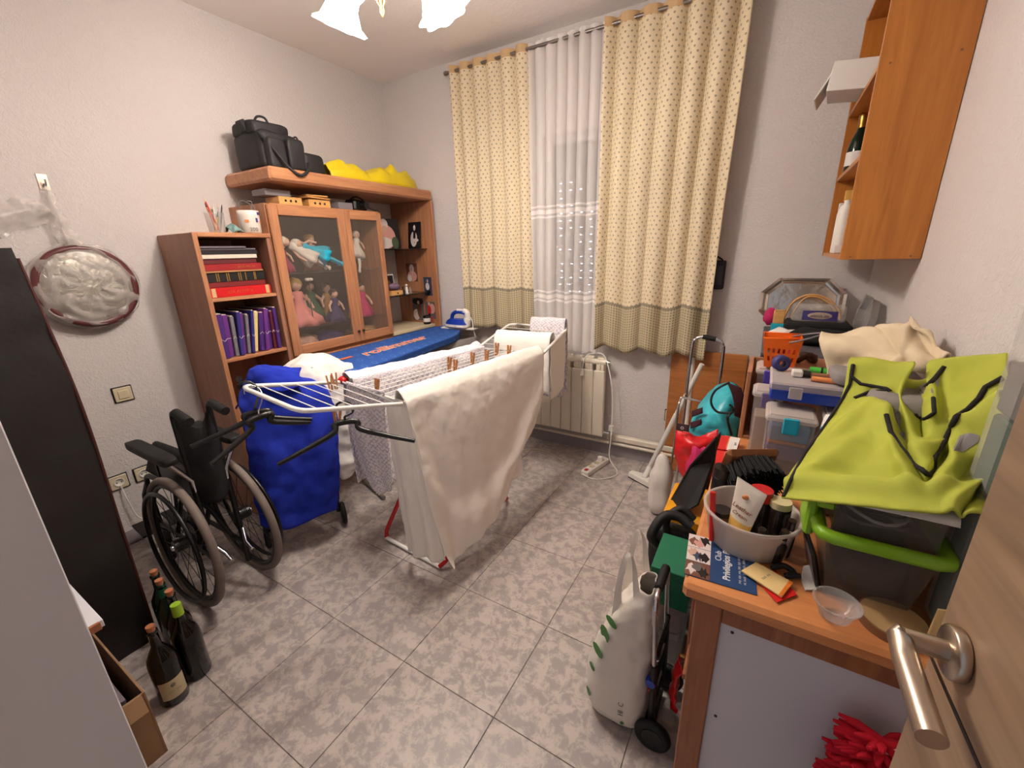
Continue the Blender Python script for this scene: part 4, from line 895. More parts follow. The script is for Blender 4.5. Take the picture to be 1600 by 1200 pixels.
# ------------------------------------------------------------------ rollator under blue blanket
RN = (.87, -.48, 0); RP = (-1.95, 1.05, 0)
rp = lambda x, y, d=0: onp(x, y, V(RP)+V(RN)*d, RN)
ro = thing('rollator', 'black wheeled walker hidden under the blue blanket', 'walker', (-2.05, 1.10, 0))
ax_ = V(.48, .87, 0); bx_ = V(.87, -.48, 0); rc = V(-2.06, 1.13, 0)
RW = lambda a, b, z: rc + ax_*a + bx_*b + V(0,0,z)
for sg in (-1, 1):
    MB().tube(cat([RW(sg*.17, .06, .07), RW(sg*.165, .03, .5), RW(sg*.16, -.02, .86), RW(sg*.16, .03, .90)]), .012).build('frame_post', 'black_plastic', ro)
    MB().tube([RW(sg*.17, -.18, .07), RW(sg*.165, -.09, .5), RW(sg*.165, -.02, .62)], .012).build('frame_post', 'black_plastic', ro)
    for b_ in (.085, -.19):
        c = RW(sg*.19, b_, .065); dx_ = ax_
        pts = [c + bx_*math.cos(2*math.pi*i/28)*.052 + V(0,0,math.sin(2*math.pi*i/28)*.052) for i in range(28)]
        w_ = MB().tube(pts, .013, 8, True).build('wheel', 'black_rubber', ro); MB().cyl(c-ax_*.012, c+ax_*.012, .044, n=20).build('disc', 'black_plastic', w_)
MB().tube([RW(-.165, .06, .10), RW(.165, .06, .10)], .010).build('cross_bar', 'black_plastic', ro); MB().tube([RW(-.165,-.05,.55), RW(.165,-.05,.55)], .010).build('cross_bar', 'black_plastic', ro)
plain('blue_fleece', (16,40,158), .95, bump=.35, bscale=350)
bl = MB().patch([
 [rp(372,640,-.22), rp(400,578,-.20), rp(455,590,-.20), rp(505,610,-.18), rp(520,650,-.16)],
 [rp(373,622,-.06), rp(398,574,-.08), rp(440,586,-.08), rp(495,597,-.06), rp(522,632,-.02)],
 [rp(378,650,.03), rp(410,612,.05), rp(455,617,.06), rp(495,627,.05), rp(528,660,.03)],
 [rp(386,700,.06), rp(420,700,.10), rp(460,695,.08), rp(500,690,.10), rp(529,705,.05)],
 [rp(394,765,.06), rp(425,765,.11), rp(462,760,.08), rp(498,755,.11), rp(530,752,.06)],
 [rp(408,822,.07), rp(432,828,.10), rp(465,822,.09), rp(497,806,.11), rp(524,795,.07)]], 60, 70, .014, 9, seed=4)
tag(bl.build('blue_blanket', 'blue_fleece', thick=.008), 'royal blue fleece blanket draped over the walker', 'blanket')
bh = MB().patch([[rp(388,600,.0), rp(388,582,.0), rp(400,572,-.03)], [rp(412,608,.08), rp(408,580,.04), rp(420,570,-.02)], [rp(440,612,.09), rp(437,588,.05), rp(445,572,-.02)], [rp(475,600,.07), rp(468,588,.03), rp(470,577,-.03)]], 26, 20, .012, 16, seed=8)
tag(bh.build('blue_hood', 'blue_fleece', thick=.01), 'bunched royal blue hood lying on top of the blue blanket', 'cloth')

# ------------------------------------------------------------------ ironing board and iron
ZB = .872
A, B, C_, D = onz(492,558,ZB), onz(548,584,ZB), onz(725,519,ZB), onz(692,506,ZB)
ib = thing('ironing_board', 'blue covered ironing board with orange lettering', 'ironing board', ((A.x+C_.x)/2, (A.y+C_.y)/2, 0))
def board_mat():
    m, nt, b = newmat('board_cover'); sp = uvnodes(nt)
    d = dots(nt, sp.outputs[0], sp.outputs[1], .085, .075, .018); d2 = dots(nt, sp.outputs[0], sp.outputs[1], .085, .075, .0135)
    k = mth(nt, 'MULTIPLY', mth(nt, 'SUBTRACT', d, d2), .35)
    c = mixc(nt, k, lin((26,78,156))+(1,), lin((120,160,206))+(1,)); nt.links.new(c, b.inputs['Base Color']); b.inputs['Roughness'].default_value = .75
board_mat()
def bf(u, v):
    # u along the board, v round the section: 0 left underside, .5 top, 1 right underside
    l = A.lerp(D, u); r = B.lerp(C_, u); k = 1.0
    if u > .82: k = math.sqrt(max(.0, 1-((u-.82)/.18)**2*.55))
    if u < .04: k = .9+u*2.5
    m_ = (l+r)/2; l = m_+(l-m_)*k; r = m_+(r-m_)*k
    t = max(0, min(1, (v-.15)/.7)); p = l.lerp(r, t)
    if v < .15: p = p + V(0,0,-(.15-v)/.15*.05) + (r-l)*.02*(.15-v)/.15
    if v > .85: p = p + V(0,0,-(v-.85)/.15*.05) - (r-l)*.02*(v-.85)/.15
    if .08 < v < .2: p.z -= .006*(1-abs(v-.14)/.06)
    return p + V(0,0,.004*noise.noise(p*6))
MB().grid(bf, 70, 40, lambda u, v: (u*1.25, v*.42)).build('cover', 'board_cover', ib, thick=.006)
UA = (D-A).normalized(); UB = (A-B).normalized(); cen = (A+B+C_+D)/4
q1 = A.lerp(D,.42)*.45+B.lerp(C_,.42)*.55 + V(0,0,.0075); q2 = q1+V(0,0,-.0012)
plain('orange_ink', (226,104,56), .7); plain('white_ink', (216,206,206), .7)
text('rollimmer', 'white_ink', ib, q2, UA, UB, .145, 'white_outline', shear=.35, bold=.006); text('rollimmer', 'orange_ink', ib, q1, UA, UB, .145, 'lettering', shear=.35)
q3 = A.lerp(D,.10)*.55+B.lerp(C_,.10)*.45 + V(0,0,.006); MB().obox(q3, (.08,.03,.001), (0,0,math.atan2(UA.y,UA.x)), 0).build('red_patch', 'orange_ink', ib)
for s_, (fa, fb) in ((0, (.12,.85)), (1, (.85,.12))):
    for e in (-.11, .11):
        p0 = A.lerp(D, .25 if s_ else .75)*.5+B.lerp(C_, .25 if s_ else .75)*.5; p1 = A.lerp(D, fb)*.5+B.lerp(C_, fb)*.5
        sd_ = UB*e; MB().tube([V(p0.x,p0.y,ZB-.05)+sd_, V(p1.x,p1.y,.03)+sd_*1.4], .010).build('leg', 'steel_brushed', ib)
    p1 = A.lerp(D, fb)*.5+B.lerp(C_, fb)*.5; MB().tube([V(p1.x,p1.y,.02)-UB*.2, V(p1.x,p1.y,.02)+UB*.2], .012).build('foot', 'grey_rubber', ib)
rst = onz(725,514,ZB); dirI = (onz(742,514,ZB)-onz(692,511,ZB)); dirI.z = 0; dirI.normalize(); sdI = V(-dirI.y, dirI.x, 0)
MB().obox(onz(722,511,ZB+.012), (.30,.16,.012), (0,0,math.atan2(dirI.y,dirI.x)), .003).build('iron_rest', 'white_plastic', ib)
io = onz(716,511,ZB+.02)
ir = thing('iron', 'blue and white steam iron resting on far end of ironing board', 'iron', io)
def iron_sec(sc, z): 
    pts = []
    for (t, w) in ((-.125,.0),(-.10,.026),(-.05,.045),(.02,.054),(.085,.052),(.10,.03),(.10,0)): pts.append((t*sc, w*sc))
    full = pts + [(t, -w) for t, w in reversed(pts[1:-1])]
    return [io + dirI*t + sdI*w + V(0,0,z) for t, w in full]
def loft(secs):
    g = MB(); n = len(secs[0]); vs = [p for s_ in secs for p in s_]
    g.add(vs, [(j*n+i, j*n+(i+1) % n, (j+1)*n+(i+1) % n, (j+1)*n+i) for j in range(len(secs)-1) for i in range(n)], False); g.add(secs[-1], [tuple(range(n))]); g.add(secs[0], [tuple(range(n-1,-1,-1))]); return g
loft([iron_sec(1.0,.0), iron_sec(1.0,.006)]).build('soleplate', 'steel_brushed', ir)
loft([iron_sec(.99,.006), iron_sec(.98,.025)]).build('skirt', 'white_plastic', ir); loft([iron_sec(.95,.025), iron_sec(.82,.05), iron_sec(.6,.066)]).build('water_tank', 'blue_plastic', ir)
MB().tube(cat([io-dirI*.055+V(0,0,.05), io-dirI*.045+V(0,0,.095), io-dirI*.01+V(0,0,.118), io+dirI*.05+V(0,0,.118), io+dirI*.085+V(0,0,.10)]), .015, 12).build('handle', 'blue_plastic', ir)
MB().tube(cat([io+dirI*.075+V(0,0,.02), io+dirI*.09+V(0,0,.07), io+dirI*.088+V(0,0,.115), io+dirI*.06+V(0,0,.13), io+dirI*.0+V(0,0,.133)]), [.03]*9+[.024]*8+[.02]*8+[.012]*8, 12).build('heel', 'white_plastic', ir)
MB().tube(cat([io+dirI*.10+V(0,0,.10), io+dirI*.13+V(0,0,.06), io+dirI*.14+V(0,0,-.02), io+dirI*.16+V(0,0,-.10)]), .004).build('cord', 'white_plastic', ir)
# grey sacking and clothes hanging under the far end of the board
plain('grey_cloth', (132,126,124), .9, bump=.3, bscale=120)
g0, g1 = onz(640,548,.80), onz(742,520,.86)
tag(MB().patch([[onp(622,560,(-2.0,2.3,0),(.87,-.48,0)), onp(680,540,(-2.0,2.3,0),(.87,-.48,0)), onp(745,525,(-2.0,2.45,0),(.87,-.48,0))], [onp(640,600,(-1.95,2.25,0),(.87,-.48,0)), onp(690,590,(-1.93,2.3,0),(.87,-.48,0)), onp(748,570,(-1.95,2.4,0),(.87,-.48,0))], [onp(650,680,(-1.95,2.25,0),(.87,-.48,0)), onp(700,670,(-1.95,2.25,0),(.87,-.48,0)), onp(750,640,(-1.95,2.4,0),(.87,-.48,0))]], 30, 30, .02, 9, seed=7).build('grey_cloth', 'grey_cloth', thick=.006), 'grey cloth hanging under the far end of ironing board', 'cloth')

# ------------------------------------------------------------------ drying rack
ZR = .90
NL, NR, FR, FL = onz(533,597,ZR), onz(628,631,ZR), onz(849,552,ZR), onz(746,544,ZR)
W1, W2 = onz(376,604,1.0), onz(468,643,1.0)
E1, E2 = onz(797,506,.975), onz(887,513,.975)
rk = thing('drying_rack', 'white winged clothes drying rack with red legs', 'drying rack', ((NL.x+FR.x)/2, (NL.y+FR.y)/2, 0))
MB().tube([NL, NR, FR, FL], .0085, 8, True).build('top_frame', 'white_enamel', rk)
nw = 9
for k in range(1, nw): t = k/nw; MB().cyl(NL.lerp(NR, t), FL.lerp(FR, t), .0022, n=6).build('wire', 'white_enamel', rk)
def wing(a, b, c, d, nm):
    P = cat([a, a.lerp(d, .5), a.lerp(d, .88), d.lerp(a, .03).lerp(c, .03), d.lerp(c, .12)], 6) + cat([d.lerp(c, .12), d.lerp(c, .88)], 2) + cat([d.lerp(c, .88), c.lerp(b, .03).lerp(d, .03), b.lerp(c, .88), b.lerp(c, .5), b], 6)
    w_ = MB().tube(P, .0085, 8).build(nm, 'white_enamel', rk)
    for k in range(1, 6): t = k/6; MB().cyl(a.lerp(d, t), b.lerp(c, t), .0022, n=6).build('wire', 'white_enamel', w_)
    return w_
wing(NL, NR, W2, W1, 'wing'); wing(FL, FR, E2, E1, 'wing')
f0, f1, f2, f3 = onz(600,838,.015), onz(692,888,.015), onz(795,782,.015), None
f3 = f2 + (f0-f1)
for (fa, fb, ta, tb_) in ((f0, f1, NL.lerp(FL,.86), NR.lerp(FR,.86)), (f3, f2, NL.lerp(FL,.10), NR.lerp(FR,.10))):
    MB().tube([fa.lerp(fb, .04), fa.lerp(fb, .96)], .010).build('foot_bar', 'white_enamel', rk)
    for p, q in ((fa, ta), (fb, tb_)):
        m_ = p.lerp(q, .30); MB().tube([p.lerp(fa.lerp(fb,.5), .1), p.lerp(q, .03), m_], .011).build('red_leg', 'red_plastic', rk); MB().tube([m_, q], .009).build('leg', 'white_enamel', rk)
# --- laundry on the rack
plain('ivory_cotton', (252,246,238), .9, bump=.15, bscale=400); plain('white_cotton', (236,230,224), .9, bump=.15, bscale=400)
EN = V((NR.y-FR.y), -(NR.x-FR.x), 0); EN = EN.normalized(); EN = EN if EN.x > 0 else -EN       # outward (to the right) of the right rail
sp_ = lambda x, y, d=0: onp(x, y, NR+EN*(d+.012), EN)
u0 = V(0,0,.012); inn = -EN*.055
def rail(t): return NR.lerp(FR, t)+u0
rows = [
 [rail(.01)+inn-V(0,0,.45), rail(.33)+inn-V(0,0,.42), rail(.66)+inn-V(0,0,.40), rail(.99)+inn-V(0,0,.35)],
 [rail(.01)+inn, rail(.33)+inn, rail(.66)+inn, rail(.99)+inn],
 [rail(.01)+EN*.005, rail(.33)+EN*.005, rail(.66)+EN*.005, rail(.99)+EN*.005],
 [sp_(640,660,.01), sp_(705,640,.02), sp_(780,612,.02), sp_(849,585,.01)],
 [sp_(655,730,.03), sp_(720,705,.05), sp_(785,668,.04), sp_(845,625,.02)],
 [sp_(672,800,.05), sp_(730,765,.06), sp_(785,718,.05), sp_(832,675,.03)],
 [sp_(688,850,.06), sp_(732,805,.07), sp_(782,755,.06), sp_(820,705,.04)],
 [sp_(702,886,.07), sp_(738,852,.07), sp_(780,800,.06), sp_(812,738,.045)]]
def fold(u, v):
    if v < .3: return 0
    k = (v-.3)/.7; w = 1-((u-.5)/.6)**2; ph = 12*v - 6.5*w; return .024*k*math.sin(ph)*(.3+.7*u) + .005*k*math.sin(ph*2.3+2*u) + .020*k*math.exp(-(u/.22)**2)*math.sin(16*u-2*v) + .006*k*math.sin(30*u+5*v)
sh1 = MB().patch(rows, 120, 140, .0025, 22, seed=3, fold=fold).build('white_sheet', 'ivory_cotton', thick=.003)
tag(sh1, 'large ivory sheet hanging over right rail of drying rack to the floor', 'sheet')
# the near fall of the same wash: second sheet folded inside, at the near end
n2 = lambda x, y, Y: ony(x, y, Y)
rows2 = [[rail(.012)-EN*.125-V(0,0,.004), rail(.012)-EN*.06-V(0,0,.004), rail(.012)+EN*.006-V(0,0,.004)], [ony(612,700,1.12), ony(632,702,1.09), ony(655,706,1.10)], [ony(625,790,1.16), ony(648,795,1.12), ony(676,800,1.13)], [ony(638,862,1.19), ony(660,872,1.15), ony(694,878,1.17)]]
tag(MB().patch(rows2, 30, 60, .006, 14, seed=6, fold=lambda u, v: .012*v*math.sin(14*u)).build('white_sheet', 'ivory_cotton', thick=.003), 'narrow ivory sheet fall hanging at the near end of rack', 'sheet')
# lilac printed sheet over the left rail
LN = -EN
def lr(t): return NL.lerp(FL, t)+u0
rows3 = [[lr(.02)+EN*.13-V(0,0,.56), lr(.35)+EN*.14-V(0,0,.52), lr(.7)+EN*.13-V(0,0,.48), lr(.99)+EN*.13-V(0,0,.45)],
 [lr(.02)+EN*.10-V(0,0,.28), lr(.35)+EN*.12-V(0,0,.26), lr(.7)+EN*.10-V(0,0,.26), lr(.99)+EN*.11-V(0,0,.25)],
 [lr(.02)+EN*.07-V(0,0,.02), lr(.35)+EN*.08-V(0,0,.02), lr(.7)+EN*.07-V(0,0,.02), lr(.99)+EN*.07-V(0,0,.02)],
 [lr(.02)+EN*.05+V(0,0,.004), lr(.35)+EN*.05+V(0,0,.004), lr(.7)+EN*.05+V(0,0,.004), lr(.99)+EN*.05+V(0,0,.004)], [lr(.02)+LN*.012, lr(.35)+LN*.012, lr(.7)+LN*.012, lr(.99)+LN*.012],
 [lr(.02)+LN*.03-V(0,0,.30), lr(.35)+LN*.03-V(0,0,.30), lr(.7)+LN*.03-V(0,0,.30), lr(.99)+LN*.03-V(0,0,.3)],
 [lr(.02)+LN*.02-V(0,0,.55), lr(.35)+LN*.03-V(0,0,.55), lr(.7)+LN*.03-V(0,0,.55), lr(.99)+LN*.03-V(0,0,.55)]]
tag(MB().patch(rows3, 90, 70, .010, 9, .95, 1.25, seed=5, fold=lambda u, v: .014*math.sin(26*u)*abs(v-.5)*2).build('printed_sheet', 'lilac_print_sheet', thick=.003), 'white sheet with lilac lattice print hanging over left rail of rack', 'sheet')
rows4 = [[ony(541,597,1.16)+V(0,0,.004), ony(560,603,1.15)+V(0,0,.004), ony(600,612,1.13)+V(0,0,.0)], [ony(545,660,1.17), ony(566,665,1.14), ony(604,668,1.15)], [ony(560,720,1.19), ony(580,722,1.16), ony(612,722,1.17)], [ony(585,768,1.21), ony(597,772,1.19), ony(613,764,1.20)]]
tag(MB().patch(rows4, 30, 40, .005, 14, .30, .75, seed=15, fold=lambda u, v: .01*math.sin(12*u)*v).build('printed_cloth', 'lilac_print_sheet', thick=.003), 'lilac printed pillowcase hanging at the near left end of rack', 'pillowcase')
# far wing: cream towel and printed cloth
EU = (E1-E2).normalized(); 
def fw(t, s): return FL.lerp(FR, t).lerp(E1.lerp(E2, t), s)+V(0,0,.012)
tag(MB().patch([[fw(.10,.30)-V(0,0,.30), fw(.5,.30)-V(0,0,.30), fw(.97,.30)-V(0,0,.32)], [fw(.10,.31), fw(.5,.31), fw(.97,.31)], [fw(.10,.52), fw(.5,.52), fw(.97,.52)], [fw(.10,.53)-V(0,0,.3), fw(.5,.53)-V(0,0,.3), fw(.97,.53)-V(0,0,.32)]], 30, 50, .005, 12, seed=4).build('cream_towel', 'ivory_cotton', thick=.004), 'cream towel folded over the far wing of the drying rack', 'towel')
tag(MB().patch([[fw(.42,.86)-V(0,0,.45), fw(.7,.86)-V(0,0,.46), fw(.99,.86)-V(0,0,.45)], [fw(.42,.87), fw(.7,.87), fw(.99,.87)], [fw(.42,1.02), fw(.7,1.02), fw(.99,1.02)], [fw(.42,1.05)-V(0,0,.45), fw(.7,1.05)-V(0,0,.46), fw(.99,1.05)-V(0,0,.45)]], 30, 60, .006, 12, .3, .95, seed=8).build('printed_cloth', 'lilac_print_sheet', thick=.003), 'lilac printed cloth hanging at the tip of the far wing', 'pillowcase')
wd_ = V(.87,-.48,0)
tag(MB().patch([[fw(1.0,.25), fw(1.005,.5), fw(1.01,.85)], [fw(1.015,.25)-V(0,0,.16), fw(1.02,.5)-V(0,0,.16), fw(1.02,.85)-V(0,0,.16)], [fw(1.01,.25)-V(0,0,.34), fw(1.02,.5)-V(0,0,.36), fw(1.02,.8)-V(0,0,.36)]], 24, 30, .006, 12, .3, .4, seed=9).build('ivory_towel', 'ivory_cotton', thick=.003), 'ivory towel hanging down the right side of the far wing', 'towel')
# white shirt over the near end of the ironing board
rq = lambda x, y, d=0: onp(x, y, V(-2.0,1.22,0)+V(RN)*d, RN)
tag(MB().patch([[rq(436,580,-.12), rq(470,556,-.14), rq(510,553,-.14), rq(540,568,-.10)], [rq(440,592,-.02), rq(475,566,-.03), rq(505,562,-.03), rq(552,574,.02)], [rq(465,612,.05), rq(490,592,.05), rq(515,590,.05), rq(540,598,.06)], [rq(492,640,.07), rq(508,625,.07), rq(522,622,.08), rq(542,622,.07)], [rq(518,700,.08), rq(530,700,.09), rq(543,700,.09), rq(556,700,.08)], [rq(528,745,.08), rq(536,750,.09), rq(548,745,.09), rq(558,735,.08)]], 50, 70, .014, 15, seed=10).build('white_shirt', 'white_cotton', thick=.003), 'crumpled white shirt draped over the near end of ironing board', 'shirt')
plain('red_knit', (170,26,34), .9)
MB().ball(NL+V(.0,.012,.006), (.024,.024,.019), wob=.2, seed=3).build('corner_joint', 'red_plastic', rk)
# clothes pegs
plain('peg_wood', (178,122,76), .7)
def peg(p, rz, lab, tilt=0, name='clothes_peg'):
    t = thing(name, lab, 'clothes peg', p, 'wooden pegs on the drying rack')
    M = Matrix.Translation(p) @ Matrix.Rotation(rz, 4, 'Z') @ Matrix.Rotation(tilt, 4, 'Y')
    for sg in (-1, 1): MB(M).add([(-.005,sg*.0015,-.03),(.005,sg*.0015,-.03),(.005,sg*.003,.012),(-.005,sg*.003,.012),(.005,sg*.007,.045),(-.005,sg*.007,.045),(-.005,sg*.007,-.028),(.005,sg*.007,-.028),(.005,sg*.0125,.045),(-.005,sg*.0125,.045)], [(0,1,2,3),(3,2,4,5),(6,9,8,7),(5,4,8,9),(0,6,7,1),(0,3,5,9,6),(1,7,8,4,2)]).build('prong', 'peg_wood', t)
    MB(M).cyl((-.006,0,.012), (.006,0,.012), .004, n=10).build('spring', 'steel_brushed', t)
pa = math.atan2(FR.y-NR.y, FR.x-NR.x)
for (x, y, lab) in ((516,602,'wooden peg on the near wing beside the white shirt, left one'), (524,598,'wooden peg on the near wing beside the white shirt, right one'), (589,608,'single wooden peg at near end of the centre wires'), (702,572,'left of the two close pegs midway along the wires'), (711,576,'right of the two close pegs midway along the wires'), (738,564,'wooden peg beyond the two close pegs'), (776,548,'wooden peg near the far end, left of two'), (795,552,'wooden peg near the far end beside the ivory sheet'), (760,560,'wooden peg among the wires beside the printed sheet')):
    peg(onz(x, y, ZR+.012), pa + (0 if x > 560 else 1.2), lab, .15)
peg(onz(524,655,.84), .8, 'wooden peg hanging under the near wing, left one'); peg(onz(531,652,.845), .9, 'wooden peg hanging under the near wing, right one', .2)
# hangers
def hanger(lab, hook, c, l, r, hookmat='black_plastic'):
    t = thing('clothes_hanger', lab, 'hanger', c, 'hangers on the rack wing')
    hook, c, l, r = V(hook), V(c), V(l), V(r); d = (r-l).normalized(); s1 = c.lerp(l, .2)+V(0,0,-.004); s2 = c.lerp(r, .2)+V(0,0,-.004)
    MB().tube(cat([l, l.lerp(s1,.5), s1, c+V(0,0,.004)-d*.03, c+V(0,0,.004)+d*.03, s2, r.lerp(s2,.5), r]), [.0065]*56+[.006]) if False else None
    P = cat([l, l.lerp(s1,.5)+V(0,0,-.003), s1, c+V(0,0,.006)-d*.035, c+V(0,0,.006)+d*.035, s2, r.lerp(s2,.5)+V(0,0,-.003), r])
    MB().tube(P, [.0075 + .004*math.sin(math.pi*i/(len(P)-1)) for i in range(len(P))], 8).build('shoulder_bar', 'black_plastic', t)
    w = d; hk_ = [c+V(0,0,.01), c+V(0,0,.03), hook.lerp(c,.35)+w*.028, hook.lerp(c,.1)+w*.03+V(0,0,.008), hook+V(0,0,.02)+w*.008, hook+V(0,0,.014)-w*.018, hook-w*.022-V(0,0,.002)]
    MB().tube(cat(hk_), .0045 if hookmat == 'black_plastic' else .002, 8).build('hook', hookmat, t)
h1 = onz(536,636,.925)
hanger('black plastic hanger hooked on the near wing rail, nearest one', h1, onz(541,663,.868), onz(434,726,.80), onz(648,689,.80))
h2 = onz(392,612,.985)
hanger('black hanger with thin wire hook on the wing corner', h2, onz(407,655,.92), onz(330,726,.83), onz(485,660,.86), 'chrome')
hanger('black hanger behind the wire-hooked one at wing corner', onz(384,605,1.0), onz(402,648,.925), onz(298,698,.86), onz(487,655,.87))
# ------------------------------------------------------------------ desk against the right wall
DT = .75
dk = thing('desk', 'light wooden desk piled with things along the right wall', 'desk', (.18, 1.25, 0))
MB().box(-.072, RX-.003, .818, 1.70, .712, DT, .009).build('top', 'desk_wood', dk)
for x, y in ((-.045, .838), (-.045, 1.62), (.375, 1.62), (.375, .838)): MB().box(x, x+.055, y, y+.05, 0, .712, .003).build('leg', 'desk_leg_wood', dk)
MB().box(.01, .375, .842, .866, .66, .712, .002).build('apron', 'desk_leg_wood', dk); MB().box(-.04, -.018, .888, 1.62, .62, .712, .002).build('apron', 'desk_leg_wood', dk)
pnl = MB().box(.01, .375, .85, .858, .02, .66, .001).build('end_panel', 'white_panel', dk, label='white end panel')
for x, z_ in ((.035, .64), (.03, .38), (.35, .60)): MB().cyl((x, .8505, z_), (x, .8485, z_), .0035, n=10).build('screw', 'dark_steel', pnl)
MB().box(-.06, -.035, .985, 1.012, .30, .712, .002).build('side_post', 'desk_leg_wood', dk); MB().box(-.055, -.035, .888, 1.6, .40, .42, .002).build('side_rail', 'desk_leg_wood', dk)
# cabinet and crate beyond the desk
lc = thing('low_cabinet', 'low wooden cabinet between the desk and the window wall', 'cabinet', (.2, 2.2, 0))
MB().box(-.005, RX-.003, 1.715, 2.735, 0, .735, .004).build('body', 'cabinet_wood', lc)
MB().box(-.02, -.006, 1.74, 2.71, .06, .70, .003).build('door', 'cabinet_wood', lc)
cr = thing('wooden_crate', 'open wooden crate with clear jars on the low cabinet', 'crate', (.2, 1.86, .735))
MB().box(-.02, -.004, 1.72, 1.98, .7355, 1.005, .002).build('side', 'cabinet_wood', cr); MB().box(.40, .416, 1.72, 1.98, .7355, 1.005, .002).build('side', 'cabinet_wood', cr); MB().box(-.004, .40, 1.72, 1.98, .7355, .752, .002).build('base', 'cabinet_wood_h', cr); MB().box(.105, .416, 1.72, 1.98, 1.005, 1.02, .002).build('top', 'cabinet_wood_h', cr); MB().box(-.004,.40,1.972,1.98,.752,1.005,.001).build('back', 'cabinet_wood', cr)
sbx = thing('dark_storage_box', 'dark storage box under the silver trays', 'box', (.2, 2.35, .735)); MB().box(.02, .41, 2.02, 2.70, .7355, 1.0, .01).build('body', 'black_plastic', sbx); MB().box(.015, .415, 2.015, 2.705, 1.0, 1.02, .005).build('lid', 'slate_card', sbx)
tag(MB().box(-.46, -.035, 2.722, 2.742, 0, .84, .004).build('headboard', 'headboard_wood'), 'plain wooden board standing against the window wall', 'board')

# ------------------------------------------------------------------ things on the desk
plain('brochure_blue', (34,64,108), .4); plain('paper_white', (226,222,216), .6); plain('yellow_paper', (226,196,136), .55); plain('red_paper', (206,30,30), .4); plain('orange_paper', (226,120,40), .5)
z0 = DT+.0006
bl_, br_, tl_ = onz(1069,897,z0), onz(1183,931,z0), onz(1077,834,z0); tr_ = tl_+(br_-bl_)
bro = thing('brochure', 'blue brochure with photo strip lying at the desk corner', 'brochure', (bl_+tr_)/2)
MB().prism([bl_, br_, tr_, tl_], (0,0,.0015)).build('cover', 'brochure_blue', bro)
bp_ = lambda u, v, h=.0018: bl_.lerp(br_, u).lerp(tl_.lerp(tr_, u), v)+V(0,0,h)
for k, (c1, c2, c3) in enumerate((('photo_brown','photo_pale','photo_grey'), ('photo_pale','photo_skin','photo_blue'), ('photo_pale','photo_brown','photo_pink'))):
    v0, v1 = k/3+.005, (k+1)/3-.005
    ph_ = MB().prism([bp_(.0,v0), bp_(.36,v0), bp_(.36,v1), bp_(.0,v1)], (0,0,.0003)).build('photo_strip', c1, bro)
    for j, cc in enumerate((c2, c3, 'photo_dark')):
        cx, cy = .09+.09*j, (v0+v1)/2+.06*math.sin(j*2+k*1.7); MB().prism([bp_(max(.005,min(.355,cx+(.075+.03*math.sin(a*2+j+k))*math.cos(a*.5236))), max(v0+.005,min(v1-.005,cy+(.10+.05*math.sin(a*3+k*2+j))*math.sin(a*.5236))), .0021) for a in range(12)], (0,0,.0002+.0001*j)).build('printed_shape', cc, ph_)
up = (tl_-bl_); lf = (bl_-br_)
text('Club', 'paper_white', bro, bp_(.48,.62,.0016), up, lf, .019, 'title'); text('Privilegios Plus', 'paper_white', bro, bp_(.60,.52,.0016), up, lf, .021, 'title', bold=.0003, shear=.1)
scrawl('paper_white', bro, bp_(.78,.45,.002), up, lf, .10, .006, 'small_print', 1); scrawl('paper_white', bro, bp_(.85,.45,.002), up, lf, .10, .006, 'small_print', 2)
rb = [onz(1180,905,DT+.003), onz(1214,942,DT+.003), onz(1245,930,DT+.003), onz(1212,892,DT+.003)]
o_ = thing('red_booklet', 'red booklet half under the yellow leaflet', 'booklet', rb[0]); MB().prism(rb, (0,0,.002)).build('cover', 'red_paper', o_)
yb3 = [onz(1158,893,DT+.008), onz(1221,934,DT+.008), onz(1239,912,DT+.008), onz(1181,880,DT+.008)]
o_ = thing('yellow_leaflet', 'narrow pale yellow leaflet at the desk front edge', 'leaflet', yb3[0]); MB().prism(yb3, (0,0,.003)).build('cover', 'yellow_paper', o_)
yx = yb3[3]-yb3[0]; yy = yb3[0]-yb3[1]; yc = (yb3[0]+yb3[2])/2+V(0,0,.0032)
yw = yx.length; scrawl('navy_print', o_, yc+(yb3[0]-yc)*.38+(yb3[3]-yc)*.38, yx, yy, yw*.8, .006, 'small_print', 3); scrawl('navy_print', o_, yc, yx, yy, yw*.6, .007, 'small_print', 4); scrawl('navy_print', o_, yc+(yb3[1]-yc)*.3+(yb3[2]-yc)*.3, yx, yy, yw*.5, .007, 'small_print', 5)
MB().prism([yb3[1]+V(0,0,.0031), yb3[2]+V(0,0,.0031), yb3[2].lerp(yb3[3],.1)+V(0,0,.0031), yb3[1].lerp(yb3[0],.07)+V(0,0,.0031)], (0,0,.0004)).build('orange_edge', 'orange_paper', o_)
# round tub of cosmetics
TC = V(.04, 1.043, DT+.0005)
tub = thing('plastic_tub', 'round translucent tub of tubes and small bottles on the desk', 'tub', TC)
MB().lathe([(0,.001),(.082,.001),(.088,.006),(.099,.082),(.106,.084),(.107,.090),(.103,.092),(.098,.088),(.084,.008),(0,.004)], TC, n=56).build('body', 'frosted_plastic', tub)
plain('tube_white', (232,222,206), .4); plain('tube_yellow', (232,186,96), .4); plain('brown_print', (150,96,60), .5); plain('dark_bottle', (34,24,22), .25); plain('cream_cap', (206,192,150), .45); plain('silver_ring', (210,208,206), .25, .9)
